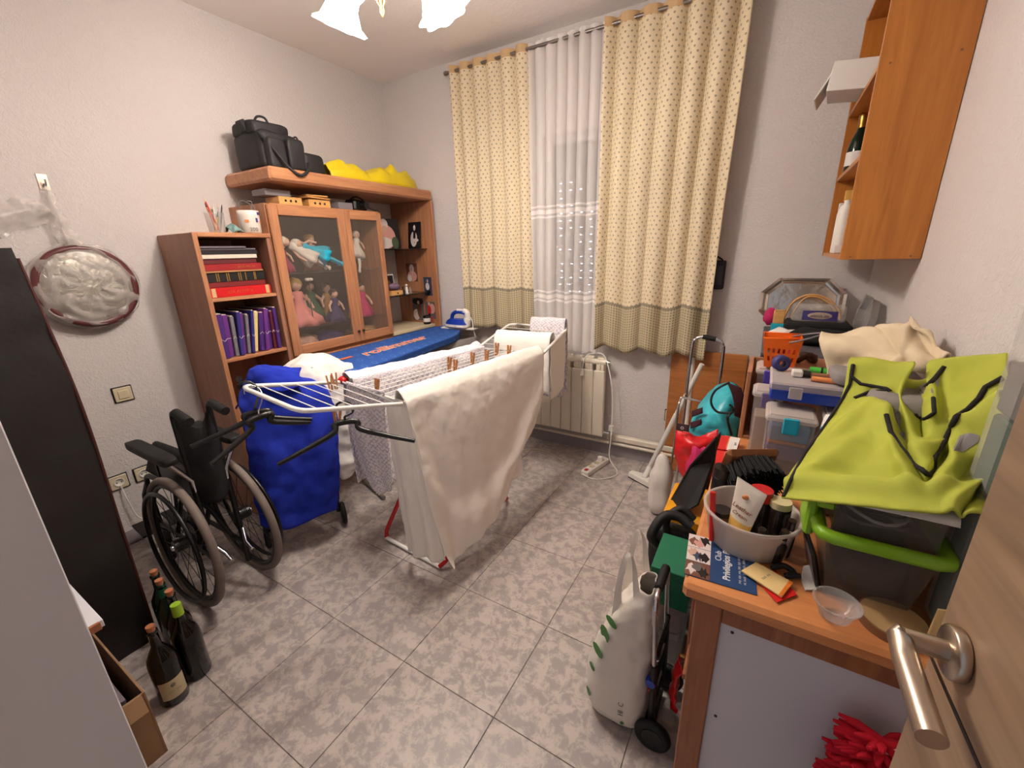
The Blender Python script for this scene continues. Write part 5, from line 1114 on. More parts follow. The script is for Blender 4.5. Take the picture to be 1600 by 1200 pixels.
# squeeze tube, crimped end up
ct_, cb = V(.0,1.0,0), None
p0 = V(.012, .993, DT+.010); ax1 = V(.10, -.12, 1).normalized(); wv = V(.80,-.50,0); wv = (wv-ax1*wv.dot(ax1)).normalized(); dv_ = ax1.cross(wv)
if dv_.y > 0: dv_ = -dv_
S_ = 1.28
ctb = thing('cream_tube', 'white and yellow squeeze tube of cream standing in the tub', 'tube', p0)
def tubeg(v0, v1, mt, nm):
    def f(u, v):
        t = v0+(v1-v0)*v; a = 2*math.pi*u; th_ = .017*(1-t)**.7+.0008; w_ = .022+.014*t
        return p0+ax1*(.022+t*.125*S_)+wv*math.cos(a)*w_+dv_*math.sin(a)*th_
    return MB().grid(f, 28, 14).build(nm, mt, ctb)
tubeg(.0,.38,'tube_yellow','lower_sleeve'); tubeg(.38,1,'tube_white','sleeve'); MB().cyl(p0+ax1*.001, p0+ax1*.024, .018, .019, n=20).build('cap', 'tube_white', ctb)
fa_ = lambda t: p0+ax1*(.022+t*.125*S_)+dv_*(.017*(1-t)**.7+.0016)
fu = (fa_(.8)-fa_(.3)).normalized()
text('Leather', 'brown_print', ctb, fa_(.60), wv, fu, .0155, 'print', shear=.2); text('Cream', 'brown_print', ctb, fa_(.49), wv, fu, .0135, 'print', shear=.2); MB().ball(fa_(.80), (.009,.003,.006), 12, 8).build('sun_logo', 'orange_print', ctb)
def pot(nm, lab, p, r, h, body, cap, ch, cr_=None, ring=None, tilt=(0,0), grp='small bottles in the tub'):
    p = V(p); d = V(tilt[0], tilt[1], 1).normalized(); t = thing(nm, lab, 'bottle', p, grp)
    MB().lathe([(0,0),(r*.95,0),(r,.003),(r,h*.8),(r*.55,h*.96),(r*.5,h)] if cr_ else [(0,0),(r*.95,0),(r,.003),(r,h-.002),(r*.95,h),(0,h)], p, d, 20).build('body', body, t)
    if cap: MB().cyl(p+d*(h+.0003), p+d*(h+ch), cr_ or r*.98, (cr_ or r)*.94, n=20).build('cap', cap, t)
    if ring: MB().lathe([(r*.62,h*.97),(r*.64,h*.97+.002),(r*.64,h*.97+.007),(r*.60,h*.97+.008)], p, d, 20).build('ring', ring, t)
zt_ = DT+.006
pot('cream_jar', 'jar with bright red lid standing in the tub', (.055,1.075,zt_), .027, .10, 'dark_bottle', 'red_plastic', .026)
pot('cosmetic_bottle', 'dark bottle with wide cream cap in the tub', (.097,1.062,zt_), .024, .098, 'dark_bottle', 'cream_cap', .016)
pot('cosmetic_bottle', 'small dark bottle with silver ring at the tub back, right', (.115,1.02,zt_), .014, .07, 'dark_bottle', 'dark_bottle', .03, .009, 'silver_ring', (.05,-.1))
pot('cosmetic_bottle', 'small dark bottle with silver ring in the tub front', (.098,.985,zt_), .014, .062, 'dark_bottle', 'dark_bottle', .028, .009, 'silver_ring', (.1,-.1))
pot('cosmetic_bottle', 'small dark bottle with silver ring at the tub right edge', (.072,.978,zt_), .014, .056, 'dark_bottle', 'dark_bottle', .028, .009, 'silver_ring', (-.1,-.1))
pot('cosmetic_bottle', 'low brown round pot at the tub left side', (-.022,1.025,zt_), .024, .062, 'photo_brown', 'dark_bottle', .012)
pot('cosmetic_bottle', 'slim red-lettered bottle behind the squeeze tube', (.03,1.03,zt_), .012, .06, 'photo_brown', 'red_plastic', .02, .008)
tag(MB().tube([V(-.035,.985,DT+.012), V(-.046,1.0,DT+.135)], [.006,.0065], 8).build('nail_file', 'red_plastic'), 'flat red stick standing at the left rim of the tub', 'stick')
# things just behind the tub
pot('spray_can', 'short dark can beside the black brush behind the tub', (-.035,1.19,DT+.0005), .028, .085, 'black_plastic', 'dark_steel', .028, grp=None)
sb_ = thing('shoe_brush', 'wooden brush with dense black bristles behind the tub', 'brush', (.03, 1.21, DT))
BM = Matrix.Translation((.035, 1.21, DT+.082)) @ Matrix.Rotation(.5, 4, 'Z') @ Matrix.Rotation(.35, 4, 'X') @ Matrix.Scale(1.32, 4)
MB(BM).box(-.055,.055,.022,.042,-.055,.058,.012).build('wooden_back', 'desk_leg_wood', sb_)
br2 = MB(BM)
for i in range(20):
    for j in range(20):
        x, z_ = -.0485+.0051*i, -.0485+.0051*j
        if (x/.052)**2+(z_/.054)**2 < 1.05: br2.cyl((x,.023,z_), (x*1.12+.002*math.sin(i*3+j), -.022-.004*math.sin(i*7.1+j*3.3), z_*1.12), .0024, .0018, n=4)
bb_ = br2.build('bristles', 'black_matte', sb_); bb_['kind'] = 'stuff'
def carton(nm, lab, quad, h, m1, m2, txt):
    q = [onz(x, y, DT+h) for x, y in quad]; t = thing(nm, lab, 'box', (q[0]+q[2])/2-V(0,0,h), 'medicine cartons on the desk')
    MB().prism([p-V(0,0,h-.0006) for p in q], (0,0,h-.0006)).build('carton', m1, t)
    a, b, c, d = [p+V(0,0,.0002) for p in q]; MB().prism([a.lerp(b,.48), b, c, d.lerp(c,.48)], (0,0,.0004)).build('white_face', m2, t)
    text(txt, 'grey_print', t, (a+b*5+c*5+d)/12+V(0,0,.0005), (d-a), (a-b), .013, 'print'); MB().prism([a.lerp(d,.2).lerp(b,.42), a.lerp(d,.2).lerp(b,.54), a.lerp(d,.8).lerp(c,.5), a.lerp(d,.8).lerp(c,.42)], (0,0,.0003)).build('orange_swoosh', 'orange_print', t)
carton('medicine_carton', 'red and white carton, farther of the two on desk edge', [(1127,680),(1157,685),(1150,705),(1121,701)], .028, 'red_paper', 'paper_white', 'rosal')
carton('medicine_carton', 'red and white carton, nearer of the two on desk edge', [(1120,703),(1150,707),(1144,730),(1117,725)], .026, 'red_paper', 'grey_card', 'rosal')
tag(MB().ball((-.03,1.305,DT+.016), (.018,.014,.015), wob=.3).build('yellow_ribbon', 'tube_yellow'), 'small yellow wrapped sweet beside the cartons', 'sweet')
# phone, paper, keys beside the tub
tp_ = thing('phone', 'dark slim phone leaning against the tub', 'phone', (.165,.965,DT)); PM = Matrix.Translation((.163,.985,DT+.0425)) @ Matrix.Rotation(-.25,4,'Y') @ Matrix.Rotation(.1,4,'Z'); MB(PM).box(-.005,.005,-.055,.055,-.040,.04,.004).build('body', 'black_plastic', tp_); MB(PM).box(-.0056,-.005,-.05,.05,-.035,.036,0).build('screen', 'photo_grey', tp_)
tag(MB().patch([[onz(1255,885,DT+.015), onz(1272,880,DT+.02)], [onz(1252,905,DT+.004), onz(1277,905,DT+.008)], [onz(1258,922,DT+.003), onz(1275,922,DT+.003)]], 10, 14, .003, 40, seed=3).build('crumpled_paper', 'paper_white', thick=.001), 'crumpled white paper scrap on desk below the phone', 'paper')
tag(MB().tube(cat([onz(1205,887,DT+.012), onz(1225,884,DT+.018), onz(1240,895,DT+.014), onz(1228,900,DT+.010), onz(1250,900,DT+.012)]), .006).build('coiled_cable', 'black_rubber'), 'short black cable coiled beside the yellow leaflet', 'cord')
# clear bowl and wooden slice
bw = V(.198, .868, DT+.0005)
tag(MB().lathe([(0,.001),(.022,.001),(.026,.004),(.036,.034),(.040,.036),(.040,.038),(.035,.036),(.025,.006),(0,.003)], bw, n=36).build('clear_bowl', 'clear_plastic'), 'small round clear plastic bowl at the desk front edge', 'bowl')
plain('slice_wood', (196,160,112), .6, var=.18, vscale=18); plain('slice_bark', (136,92,62), .85)
ws = thing('wooden_slice', 'round pale wooden slice beside the clear bowl', 'coaster', (.29,.897,DT)); MB().cyl((.29,.897,DT+.0005),(.29,.897,DT+.018), .053, n=40).build('bark', 'slice_bark', ws); MB().cyl((.29,.897,DT+.018),(.29,.897,DT+.0195), .050, n=40).build('face', 'slice_wood', ws)
# box with green rim
gx0, gx1, gy0, gy1 = .155, .345, .90, 1.20
plain('lime_plastic', (128,176,30), .35); clear('smoky_plastic', (120,112,104), .22, .12)
gb = thing('lime_rimmed_box', 'clear storage box with lime green lid rim on the desk', 'box', (.25,1.05,DT))
def tapered(x0, x1, y0, y1, z0_, z1_, tp, mt, nm, par, top=False):
    b4 = [V(x0+tp,y0+tp,z0_), V(x1-tp,y0+tp,z0_), V(x1-tp,y1-tp,z0_), V(x0+tp,y1-tp,z0_)]; t4 = [V(x0,y0,z1_), V(x1,y0,z1_), V(x1,y1,z1_), V(x0,y1,z1_)]
    g = MB().add(b4+t4, [(0,1,5,4),(1,2,6,5),(2,3,7,6),(3,0,4,7),(3,2,1,0)] + ([(4,5,6,7)] if top else []))
    return g.build(nm, mt, par, thick=.0018)
tapered(gx0+.012, gx1-.012, gy0+.012, gy1-.012, DT+.002, .895, .02, 'smoky_plastic', 'tub', gb)
MB().tube([(gx0,gy0+.02,.905),(gx0+.006,gy0+.006,.905),(gx0+.02,gy0,.905),(gx1-.02,gy0,.905),(gx1-.006,gy0+.006,.905),(gx1,gy0+.02,.905),(gx1,gy1-.02,.905),(gx1-.02,gy1,.905),(gx0+.02,gy1,.905),(gx0,gy1-.02,.905)], .0135, 10, True).build('rim', 'lime_plastic', gb)
tapered(gx0+.02, gx1-.02, gy0+.02, gy1-.02, .985, .91, -.004, 'smoky_plastic', 'lid', gb)
MB().box(gx0-.022, gx0-.004, gy0+.05, gy0+.15, .865, .965, .005).build('clip', 'lime_plastic', gb); MB().box(gx0-.010, gx0+.02, gy0+.03, gy0+.17, .945, .962, .004).build('clip', 'lime_plastic', gb)
tag(soft(.20,.32,.95,1.14, DT+.006, .875, .5, .02, 3).build('dark_pouch', 'black_nylon'), 'dark pouch lying inside the lime-rimmed box', 'pouch')
for k in range(3):
    tag(MB().tube([V(.25+.055*math.cos(a*.35+k)*(1-.1*k), 1.0+.05*math.sin(a*.35+k), .921+.012*k+.004*math.sin(a)) for a in range(18)], .0035, 6).build('cable', ('grey_card','white_plastic','dark_steel')[k]), ('grey cable coiled under the clear lid, lowest', 'white cable coiled in the middle under the clear lid', 'dark cable coiled on top under the clear lid')[k], 'cable')
tag(MB().patch([[(.18,.915,.975),(.25,.908,.980),(.34,.91,.978)],[(.19,.93,.990),(.25,.925,.993),(.34,.925,.992)],[(.19,.99,.991),(.26,.99,.993),(.34,.99,.991)]], 16, 16, .002, 30).build('paper_sheet', 'paper_white', thick=.001), 'white paper sheet sticking out between vest and clear lid', 'paper')
tw = thing('plastic_pack_tower', 'tall clear plastic pack with green filling at right edge', 'pack', (.395,.94,DT))
plain('dark_green_fill', (20,66,50), .5); plain('grey_fill', (90,84,80), .5)
MB().box(.352,.436,.902,.985,DT+.0006,1.375,.008).build('shell', 'clear_plastic', tw); MB().box(.358,.432,.908,.98,DT+.004,1.17,.004).build('green_filling', 'dark_green_fill', tw); MB().box(.358,.432,.908,.98,1.175,1.26,.004).build('grey_filling', 'grey_fill', tw); MB().ball((.375,.92,1.32), (.008,.006,.005)).build('stud', 'chrome', tw)
tag(MB().obox((.352,.872,DT+.046), (.05,.004,.09), (.05,0,.3), .001).build('seed_packet', 'yellow_paper'), 'pale printed packet standing behind the door edge', 'packet')
# clear food boxes behind the tub
def foodbox(lab, x0, x1, y0, y1, z0_, z1_, fills, clipm=None, lidm='frosted_plastic', nm='food_container'):
    t = thing(nm, lab, 'container', ((x0+x1)/2,(y0+y1)/2,z0_), 'clear food containers on the desk')
    tapered(x0, x1, y0, y1, z0_+.001, z1_-.02, .006, 'frosted_plastic' if not clipm else 'clear_plastic', 'body', t)
    MB().box(x0-.006, x1+.006, y0-.006, y1+.006, z1_-.022, z1_-.004, .006).box(x0+.004, x1-.004, y0+.004, y1-.004, z1_-.004, z1_, .003).build('lid', lidm, t)
    if clipm: MB().box((x0+x1)/2-.02, (x0+x1)/2+.02, y0-.012, y0-.005, z1_-.055, z1_-.004, .003).build('clip', clipm, t)
    zz = z0_+.004
    for m, h in fills: MB().box(x0+.009, x1-.009, y0+.009, y1-.009, zz, zz+h, .004).build('filling', m, t); zz += h+.001
    return t
for n, c in (('fill_purple', (110,96,140)), ('fill_dark', (60,56,58)), ('fill_orange', (190,120,70)), ('fill_blue', (130,150,180)), ('fill_beige', (190,170,150))): plain(n, c, .7, var=.3, vscale=40)
foodbox('tall clear container with purple and dark filling behind the brush', .055, .175, 1.40, 1.53, DT+.0006, .965, [('fill_dark',.06),('fill_purple',.05),('fill_orange',.012),('fill_blue',.05)], 'teal_plastic')
foodbox('clear container hidden beside the tall purple one', .20, .34, 1.42, 1.66, DT+.0006, .97, [('fill_beige',.12)])
foodbox('clear container with violet clip behind the tall one, left', .012, .095, 1.56, 1.66, DT+.0006, .985, [('fill_beige',.14)], 'fill_purple')
plain('violet_plastic', (84,70,170), .4)
foodbox('round-lidded clear container with violet clip inside the crate', .012, .095, 1.76, 1.90, .753, 1.012, [('fill_beige',.06)], 'violet_plastic')
tcl = thing('teal_dish', 'small open teal plastic dish beside the clear containers', 'dish', (.21,1.36,DT))
for bx4 in ((.185,.245,1.33,1.335,.865,.955),(.185,.245,1.385,1.39,.865,.955),(.185,.19,1.335,1.385,.865,.955),(.24,.245,1.335,1.385,.865,.955),(.185,.245,1.33,1.39,.858,.865)): MB().box(*bx4, .002).build('wall', 'teal_plastic', tcl)
MB().box(.205,.225,1.35,1.37,DT+.0006,.858,.002).build('stem', 'teal_plastic', tcl)
tag(MB().ball((.25,1.40,.962), (.065,.045,.038), 20, 10, wob=.35, seed=4).build('white_cloth', 'white_cotton'), 'crumpled white cloth beside the teal dish', 'cloth')
tag(soft(.19,.34,1.24,1.40,DT+.0006,.925,.4,.01,7).build('grey_bundle', 'grey_cloth'), 'grey cloth bundle propping up the hi-vis vest', 'bundle')
tag(soft(.24,.43,1.21,1.40,DT+.0006,1.10,.35,.01,9).build('stuffed_bag', 'grey_cloth'), 'tall stuffed grey bag under the back of the vest', 'bag')
# blue organiser and tools
og_ = thing('tool_organizer', 'blue organiser case with clear lid behind the vest', 'case', (.18,1.6,.987))
MB().box(.052,.325,1.47,1.68,.9875,1.022,.004).build('tray', 'blue_plastic', og_); MB().box(.049,.328,1.466,1.684,1.022,1.045,.005).build('lid', 'frosted_plastic', og_); MB().box(.10,.135,1.460,1.466,1.0,1.036,.002).build('latch', 'frosted_plastic', og_); MB().box(.24,.275,1.460,1.466,1.0,1.036,.002).build('latch', 'frosted_plastic', og_)
zo = 1.0455
ta = thing('tape_roll', 'dark blue tape roll standing on the organiser lid', 'tape', (.075,1.62,zo)); MB().lathe([(.012,-.011),(.026,-.011),(.026,.011),(.012,.011),(.012,-.011)], (.075,1.62,zo+.0265), (.5,-.86,0), 24).build('roll', 'navy_print', ta); MB().lathe([(.011,-.0112),(.012,-.0112),(.012,.0112),(.011,.0112)], (.075,1.62,zo+.0265), (.5,-.86,0), 24).build('core', 'grey_card', ta)
hm = thing('hammer', 'small hammer with wooden handle on the organiser lid', 'hammer', (.17,1.56,zo)); MB().tube([(.13,1.565,zo+.010),(.19,1.56,zo+.010),(.27,1.55,zo+.010)], [.008,.009,.0085], 10).build('handle', 'slice_bark', hm); MB().box(.105,.135,1.55,1.58,zo+.0005,zo+.022,.004).build('head', 'paper_white', hm); MB().cyl((.135,1.565,zo+.011),(.155,1.563,zo+.011), .010).build('collar', 'black_plastic', hm)
gs = thing('screwdriver', 'screwdriver with green handle behind the hammer', 'screwdriver', (.2,1.61,zo)); MB().cyl((.155,1.615,zo+.0125),(.185,1.612,zo+.0125), .012).cyl((.19,1.612,zo+.0125),(.235,1.608,zo+.0125), .012).build('handle', 'green_plastic', gs); MB().cyl((.11,1.62,zo+.0125),(.155,1.615,zo+.0125), .004).build('shaft', 'steel_brushed', gs); MB().cyl((.185,1.612,zo+.0125),(.19,1.6115,zo+.0125), .0125).build('band', 'black_plastic', gs)
tag(MB().tube([(.155,1.525,zo+.0085),(.21,1.52,zo+.0085),(.29,1.51,zo+.0085)], .008, 10).build('wooden_dowel', 'orange_print'), 'short orange-brown dowel in front of the hammer', 'dowel')
# orange basket with holes
plain('orange_plastic', (240,108,24), .4)
kb = V(.075, 1.80, 1.0205)
bk2 = thing('orange_basket', 'small orange perforated plastic basket on the wooden crate', 'basket', kb)
def bwall(a, b, c, d, n=6, m=2):
    """wall quad with punched rows: a,b bottom, d,c top"""
    g = MB(); P = lambda u, v: a.lerp(b,u).lerp(d.lerp(c,u),v)
    us = [0]; 
    for k in range(n): us += [(k+.75)/(n+.9), (k+1.25)/(n+.9)]
    us += [1]; vs = [0,.22,.38,.50,.66,1]
    for i in range(len(us)-1):
        for j in range(len(vs)-1):
            if i % 2 == 1 and j in (1, 3): continue
            g.add([P(us[i],vs[j]),P(us[i+1],vs[j]),P(us[i+1],vs[j+1]),P(us[i],vs[j+1])], [(0,1,2,3)])
    return g
bb4 = [kb+V(-.045,-.045,.001), kb+V(.045,-.045,.001), kb+V(.045,.045,.001), kb+V(-.045,.045,.001)]; bt4 = [kb+V(-.06,-.058,.11), kb+V(.06,-.058,.11), kb+V(.06,.058,.11), kb+V(-.06,.058,.11)]
for k in range(4): bwall(bb4[k], bb4[(k+1) % 4], bt4[(k+1) % 4], bt4[k], 6 if k % 2 == 0 else 4).build('perforated_wall', 'orange_plastic', bk2, thick=.002)
MB().prism(bb4, (0,0,.002)).build('base', 'orange_plastic', bk2); MB().tube(bt4, .003, 6, True).build('rim', 'orange_plastic', bk2)
MB().tube(cat([kb+V(.02,-.062,.098), kb+V(.06,-.075,.115), kb+V(.105,-.04,.128), kb+V(.11,.0,.128), kb+V(.09,.03,.12), kb+V(.03,.06,.10)]), .003).build('handle', 'grey_card', bk2)
for k, (dx, dy, c, lab) in enumerate(((-.02,.0,'dress_pink','pink clothes-line peg in the orange basket'), (.015,-.01,'photo_red','red peg in the orange basket'), (.0,.025,'fill_beige','beige peg in the orange basket'))): tag(MB().obox(kb+V(dx,dy,.05), (.014,.05,.09), (.2,.15*k,k), .003).build('plastic_peg', c), lab, 'peg')
# trays against the walls
def hammered(nm, rgb, r): plain(nm, rgb, r, .9, bump=.15, bscale=30)
hammered('silver_tray_metal', (214,206,194), .15)
def octtray(lab, c, ex, ez, n, w, h, mt, cc=.3, depth=.018):
    c = V(c); ex = V(ex).normalized(); ez = V(ez).normalized(); n = V(n).normalized(); t = thing('serving_tray', lab, 'tray', c-ez*h/2)
    def ring(s, d, off=0): 
        a, b = w/2*s+off, h/2*s+off; k = min(a, b)*2*cc
        return [c+ex*x+ez*y+n*d for x, y in ((-a+k,-b),(a-k,-b),(a,-b+k),(a,b-k),(a-k,b),(-a+k,b),(-a,b-k),(-a,-b+k))]
    secs = [ring(1,depth), ring(.93,depth-.003), ring(.86,.002), ring(.80,.0), ring(.78,.003), ring(.5,.002)]
    g = MB(); vs = [p for s in secs for p in s]; m = 8
    g.add(vs, [(j*m+i, j*m+(i+1) % m, (j+1)*m+(i+1) % m, (j+1)*m+i) for j in range(len(secs)-1) for i in range(m)] + [tuple(range((len(secs)-1)*m, len(secs)*m))]); g.build('dish', mt, t, thick=.0015)
    return t
octtray('large octagonal silver tray leaning on the window wall', (.165, 2.70, 1.152), (1,0,0), (0,.16,1), (0,-1,.16), .375, .25, 'silver_tray_metal')
clear('grey_clear_plastic', (170,166,164), .5, .12)
octtray('grey translucent octagonal tray leaning in the right corner', (.405, 2.36, 1.125), (0,1,0), (.12,0,1), (-1,0,.12), .30, .20, 'grey_clear_plastic', .35, .03)
wk = thing('wicker_basket_handle', 'pale cane basket handle arching before the silver tray', 'handle', (.2,2.62,1.02)); MB().tube(cat([(.09,2.62,1.03),(.12,2.62,1.15),(.18,2.61,1.20),(.26,2.61,1.19),(.32,2.60,1.13),(.34,2.6,1.03)]), .005).build('cane', 'small_box_wood', wk); MB().tube(cat([(.11,2.60,1.03),(.16,2.60,1.17),(.22,2.60,1.195),(.30,2.59,1.14),(.32,2.6,1.03)]), .004).build('cane', 'small_box_wood', wk)
clr = thing('chocolate_box', 'clear plastic box with violet label in front of silver tray', 'box', (.225,2.46,1.09)); MB().obox((.225,2.45,1.135), (.21,.06,.075), (.25,0,-.05), .01).build('box', 'clear_plastic', clr)
LM = Matrix.Translation((.225,2.45,1.135)) @ Matrix.Rotation(-.05,4,'Z') @ Matrix.Rotation(.25,4,'X')
plain('violet_label', (74,66,130), .5); MB(LM).box(-.06,.075,-.0325,-.0312,-.025,.022,0).build('violet_label', 'violet_label', clr); MB(LM).ball((.008,-.0328,-.001), (.048,.001,.017), 20, 8).build('pale_oval', 'fill_beige', clr); scrawl('navy_print', clr, LM @ V(.008,-.0342,-.002), LM.to_3x3() @ V(1,0,0), LM.to_3x3() @ V(0,0,1), .07, .014, 'label_print', 9, .0012)
tag(MB().box(.10,.36,2.38,2.56,1.0205,1.092,.01).build('flat_box', 'black_matte'), 'flat black box carrying the violet-labelled plastic box', 'box')
for lab, c, r_, m, sd in (('black cloth heaped in front of the flat black box', (.24,2.27,1.055), (.12,.09,.035), 'black_matte', 2), ('white cloth with grey folds left of the black heap', (.10,2.30,1.05), (.06,.08,.03), 'white_cotton', 3), ('magenta cloth corner behind the orange basket', (.055,2.12,1.045), (.035,.06,.026), 'dress_magenta', 4), ('white cloth bunched right of the black heap', (.36,2.25,1.055), (.05,.08,.035), 'white_cotton', 6)):
    tag(MB().ball(c, r_, 20, 10, wob=.4, seed=sd).build('heaped_cloth', m), lab, 'cloth')
pkt = thing('toy_figures', 'small patterned packet with blue base before the silver tray', 'packet', (.06,2.55,1.02)); MB().box(.045,.105,2.54,2.57,1.021,1.06,.003).build('base', 'teal_plastic', pkt); MB().box(.05,.10,2.545,2.565,1.06,1.13,.003).build('card', 'small_box_wood', pkt)
tag(MB().ball((.035,2.58,1.09), (.03,.03,.045), wob=.2).build('pink_ball', 'dress_magenta'), 'small pink balloon-like toy before the silver tray', 'toy')
tag(MB().tube(cat([(.135,1.86,1.028),(.17,1.84,1.06),(.19,1.88,1.03),(.15,1.92,1.045),(.20,1.95,1.03)]), .010).build('dark_braid', 'doll_hair_brown'), 'dark brown braid of cord beside the orange basket', 'cord')
# beige trousers
plain('beige_cotton', (212,194,164), .9, bump=.2, bscale=300)
tro = MB().patch([
 [ony(1283,520,1.72), ony(1330,512,1.70), ony(1385,507,1.62), ony(1425,503,1.58), ony(1450,520,1.50), ony(1482,548,1.46)],
 [ony(1281,530,1.66), ony(1330,524,1.62), ony(1390,522,1.56), ony(1430,520,1.52), ony(1460,538,1.46), ony(1484,556,1.42)],
 [ony(1285,548,1.62), ony(1330,545,1.57), ony(1390,545,1.50), ony(1430,548,1.46), ony(1462,560,1.42), ony(1480,566,1.40)],
 [ony(1288,572,1.60), ony(1332,568,1.55), ony(1390,570,1.47), ony(1430,573,1.44), ony(1460,575,1.42), ony(1475,574,1.40)],
 [ony(1292,590,1.59), ony(1325,603,1.56), ony(1360,580,1.50), ony(1410,578,1.47), ony(1450,580,1.44), ony(1470,578,1.42)]], 70, 50, .010, 13, seed=5, fold=lambda u, v: .012*math.sin(9*v+7*u)+.010*math.sin(15*u-8*v)+.014*math.exp(-((u-.32-.25*v)/.03)**2)-.014*math.exp(-((u-.62+.3*v)/.03)**2))
tag(tro.build('beige_trousers', 'beige_cotton', thick=.006), 'rumpled beige cotton trousers heaped behind the hi-vis vest', 'trousers')
tag(soft(.20,.41,1.48,1.68,1.047,1.09,.4,.006,3).build('folded_grey_cloth', 'grey_cloth'), 'folded grey cloth under the beige trousers', 'cloth')
# hi-vis vest
plain('hivis_yellow', (170,176,62), .75, bump=.12, bscale=500); plain('reflective_grey', (140,138,140), .35, .3); plain('black_trim', (22,18,18), .8)
def vfold(u, v):
    s = 0
    for (a, b, c, d, w, h) in ((.33,.38,.52,.8,.035,-.022),(.26,.36,.44,.82,.06,.026),(.52,.8,.72,.4,.035,-.022),(.72,.4,.98,.2,.04,-.018),(.60,.82,.80,.44,.06,.024),(.80,.42,1.0,.28,.05,.018),(0,.88,1,.87,.045,.014),(.12,.78,.62,.80,.035,-.014),(.06,.80,.28,.42,.06,.016),(.10,.48,.28,.14,.06,.016),(.0,.06,.28,.10,.07,.035),(.28,.10,.40,.32,.06,.03),(.40,.08,.50,.36,.05,-.03),(.16,.24,.34,.36,.03,-.02),(.55,.30,.62,.02,.05,.025),(.70,.95,.98,.62,.05,.016),(.78,.98,.99,.74,.03,-.014),(.45,.55,.60,.52,.04,.02)):
        L2 = (c-a)**2+(d-b)**2; t = max(0, min(1, ((u-a)*(c-a)+(v-b)*(d-b))/L2)); dd = math.hypot(u-a-t*(c-a), v-b-t*(d-b)); s += h*math.exp(-(dd/w)**2)
    return -s
VR = [
 [(1330,567,1.43),(1372,566,1.42),(1405,585,1.40),(1445,590,1.38),(1472,562,1.36),(1520,556,1.26),(1572,551,1.19)],
 [(1316,618,1.30),(1365,606,1.32),(1405,625,1.30),(1440,632,1.24),(1478,618,1.26),(1525,605,1.19),(1575,600,1.13)],
 [(1285,668,1.17),(1345,650,1.20),(1400,660,1.18),(1440,676,1.12),(1482,670,1.14),(1528,660,1.09),(1576,655,1.05)],
 [(1255,710,1.07),(1330,698,1.09),(1395,708,1.05),(1440,718,1.00),(1485,716,1.03),(1530,708,1.02),(1572,704,1.02)],
 [(1236,745,.995),(1315,738,.99),(1390,745,.96),(1442,752,.935),(1485,752,.945),(1528,748,1.0),(1562,748,1.0)],
 [(1222,779,.935),(1300,786,.895),(1380,793,.87),(1440,798,.865),(1480,802,.86),(1512,804,.86),(1540,806,.875)]]
vm = MB().patch([[ony(*p) for p in r] for r in VR], 90, 70, .007, 11, seed=4, fold=vfold)
vs_ = thing('hi_vis_vest', 'fluorescent yellow safety vest with black trim heaped on the boxes', 'vest', (.25,1.05,1.0))
from mathutils.bvhtree import BVHTree
bvh = BVHTree.FromPolygons([tuple(p) for p in vm.v], vm.f)
vm.build('cloth', 'hivis_yellow', vs_, thick=.004)
def vp(x, y, up_=.004):
    d = ray(x, y).normalized(); h, n, i, t_ = bvh.ray_cast(CAM, d)
    return None if h is None else h - d*up_
def vline(pts, r=.0045, nm='black_edging', mt='black_trim'):
    P = []
    for k in range(len(pts)-1):
        for j in range(8):
            t = j/8; q = vp(pts[k][0]*(1-t)+pts[k+1][0]*t, pts[k][1]*(1-t)+pts[k+1][1]*t)
            if q: P.append(q)
    if len(P) > 2: MB().tube(P, r, 6).build(nm, mt, vs_)
vline([(1224,776),(1238,744),(1258,708),(1287,668),(1317,622),(1328,600),(1332,570)], .0035)
vline([(1333,570),(1330,588),(1345,600),(1385,607),(1392,612)]); vline([(1335,622),(1360,612),(1388,610)])
vline([(1385,648),(1392,675),(1408,700),(1430,725),(1450,742),(1458,735),(1460,715),(1475,690),(1486,668),(1495,650),(1512,640),(1530,622),(1540,605),(1571,588)], .005)
vline([(1431,652),(1428,630),(1440,612),(1462,590),(1478,570)], .005); vline([(1431,652),(1445,655),(1460,645),(1458,618)], .004)
def vstrip(poly, nm='reflective_strip', mt='reflective_grey'):
    """strip between two pixel polylines, lying on the vest"""
    a, b = poly; g = MB(); n = 14; rows_ = []
    for L in (a, b):
        row = []
        for k in range(n+1):
            t = k/n*(len(L)-1); i = min(int(t), len(L)-2); f = t-i; q = vp(L[i][0]*(1-f)+L[i+1][0]*f, L[i][1]*(1-f)+L[i+1][1]*f, .0035); row.append(q)
        rows_.append(row)
    for k in range(n):
        q = [rows_[0][k], rows_[0][k+1], rows_[1][k+1], rows_[1][k]]
        if all(q): g.add(q, [(0,1,2,3)])
    g.build(nm, mt, vs_)
vstrip(([(1384,640),(1400,634),(1425,628)], [(1395,672),(1410,672),(1428,668)])); vstrip(([(1408,620),(1440,600),(1468,590)], [(1424,632),(1448,620),(1466,612)])); vstrip(([(1402,678),(1416,690),(1424,704)], [(1410,674),(1424,680),(1426,690)])); vstrip(([(1500,680),(1515,676),(1530,680)], [(1484,705),(1505,706),(1530,690)])); vstrip(([(1450,688),(1462,692),(1470,690)],[(1460,704),(1466,704),(1472,700)]))
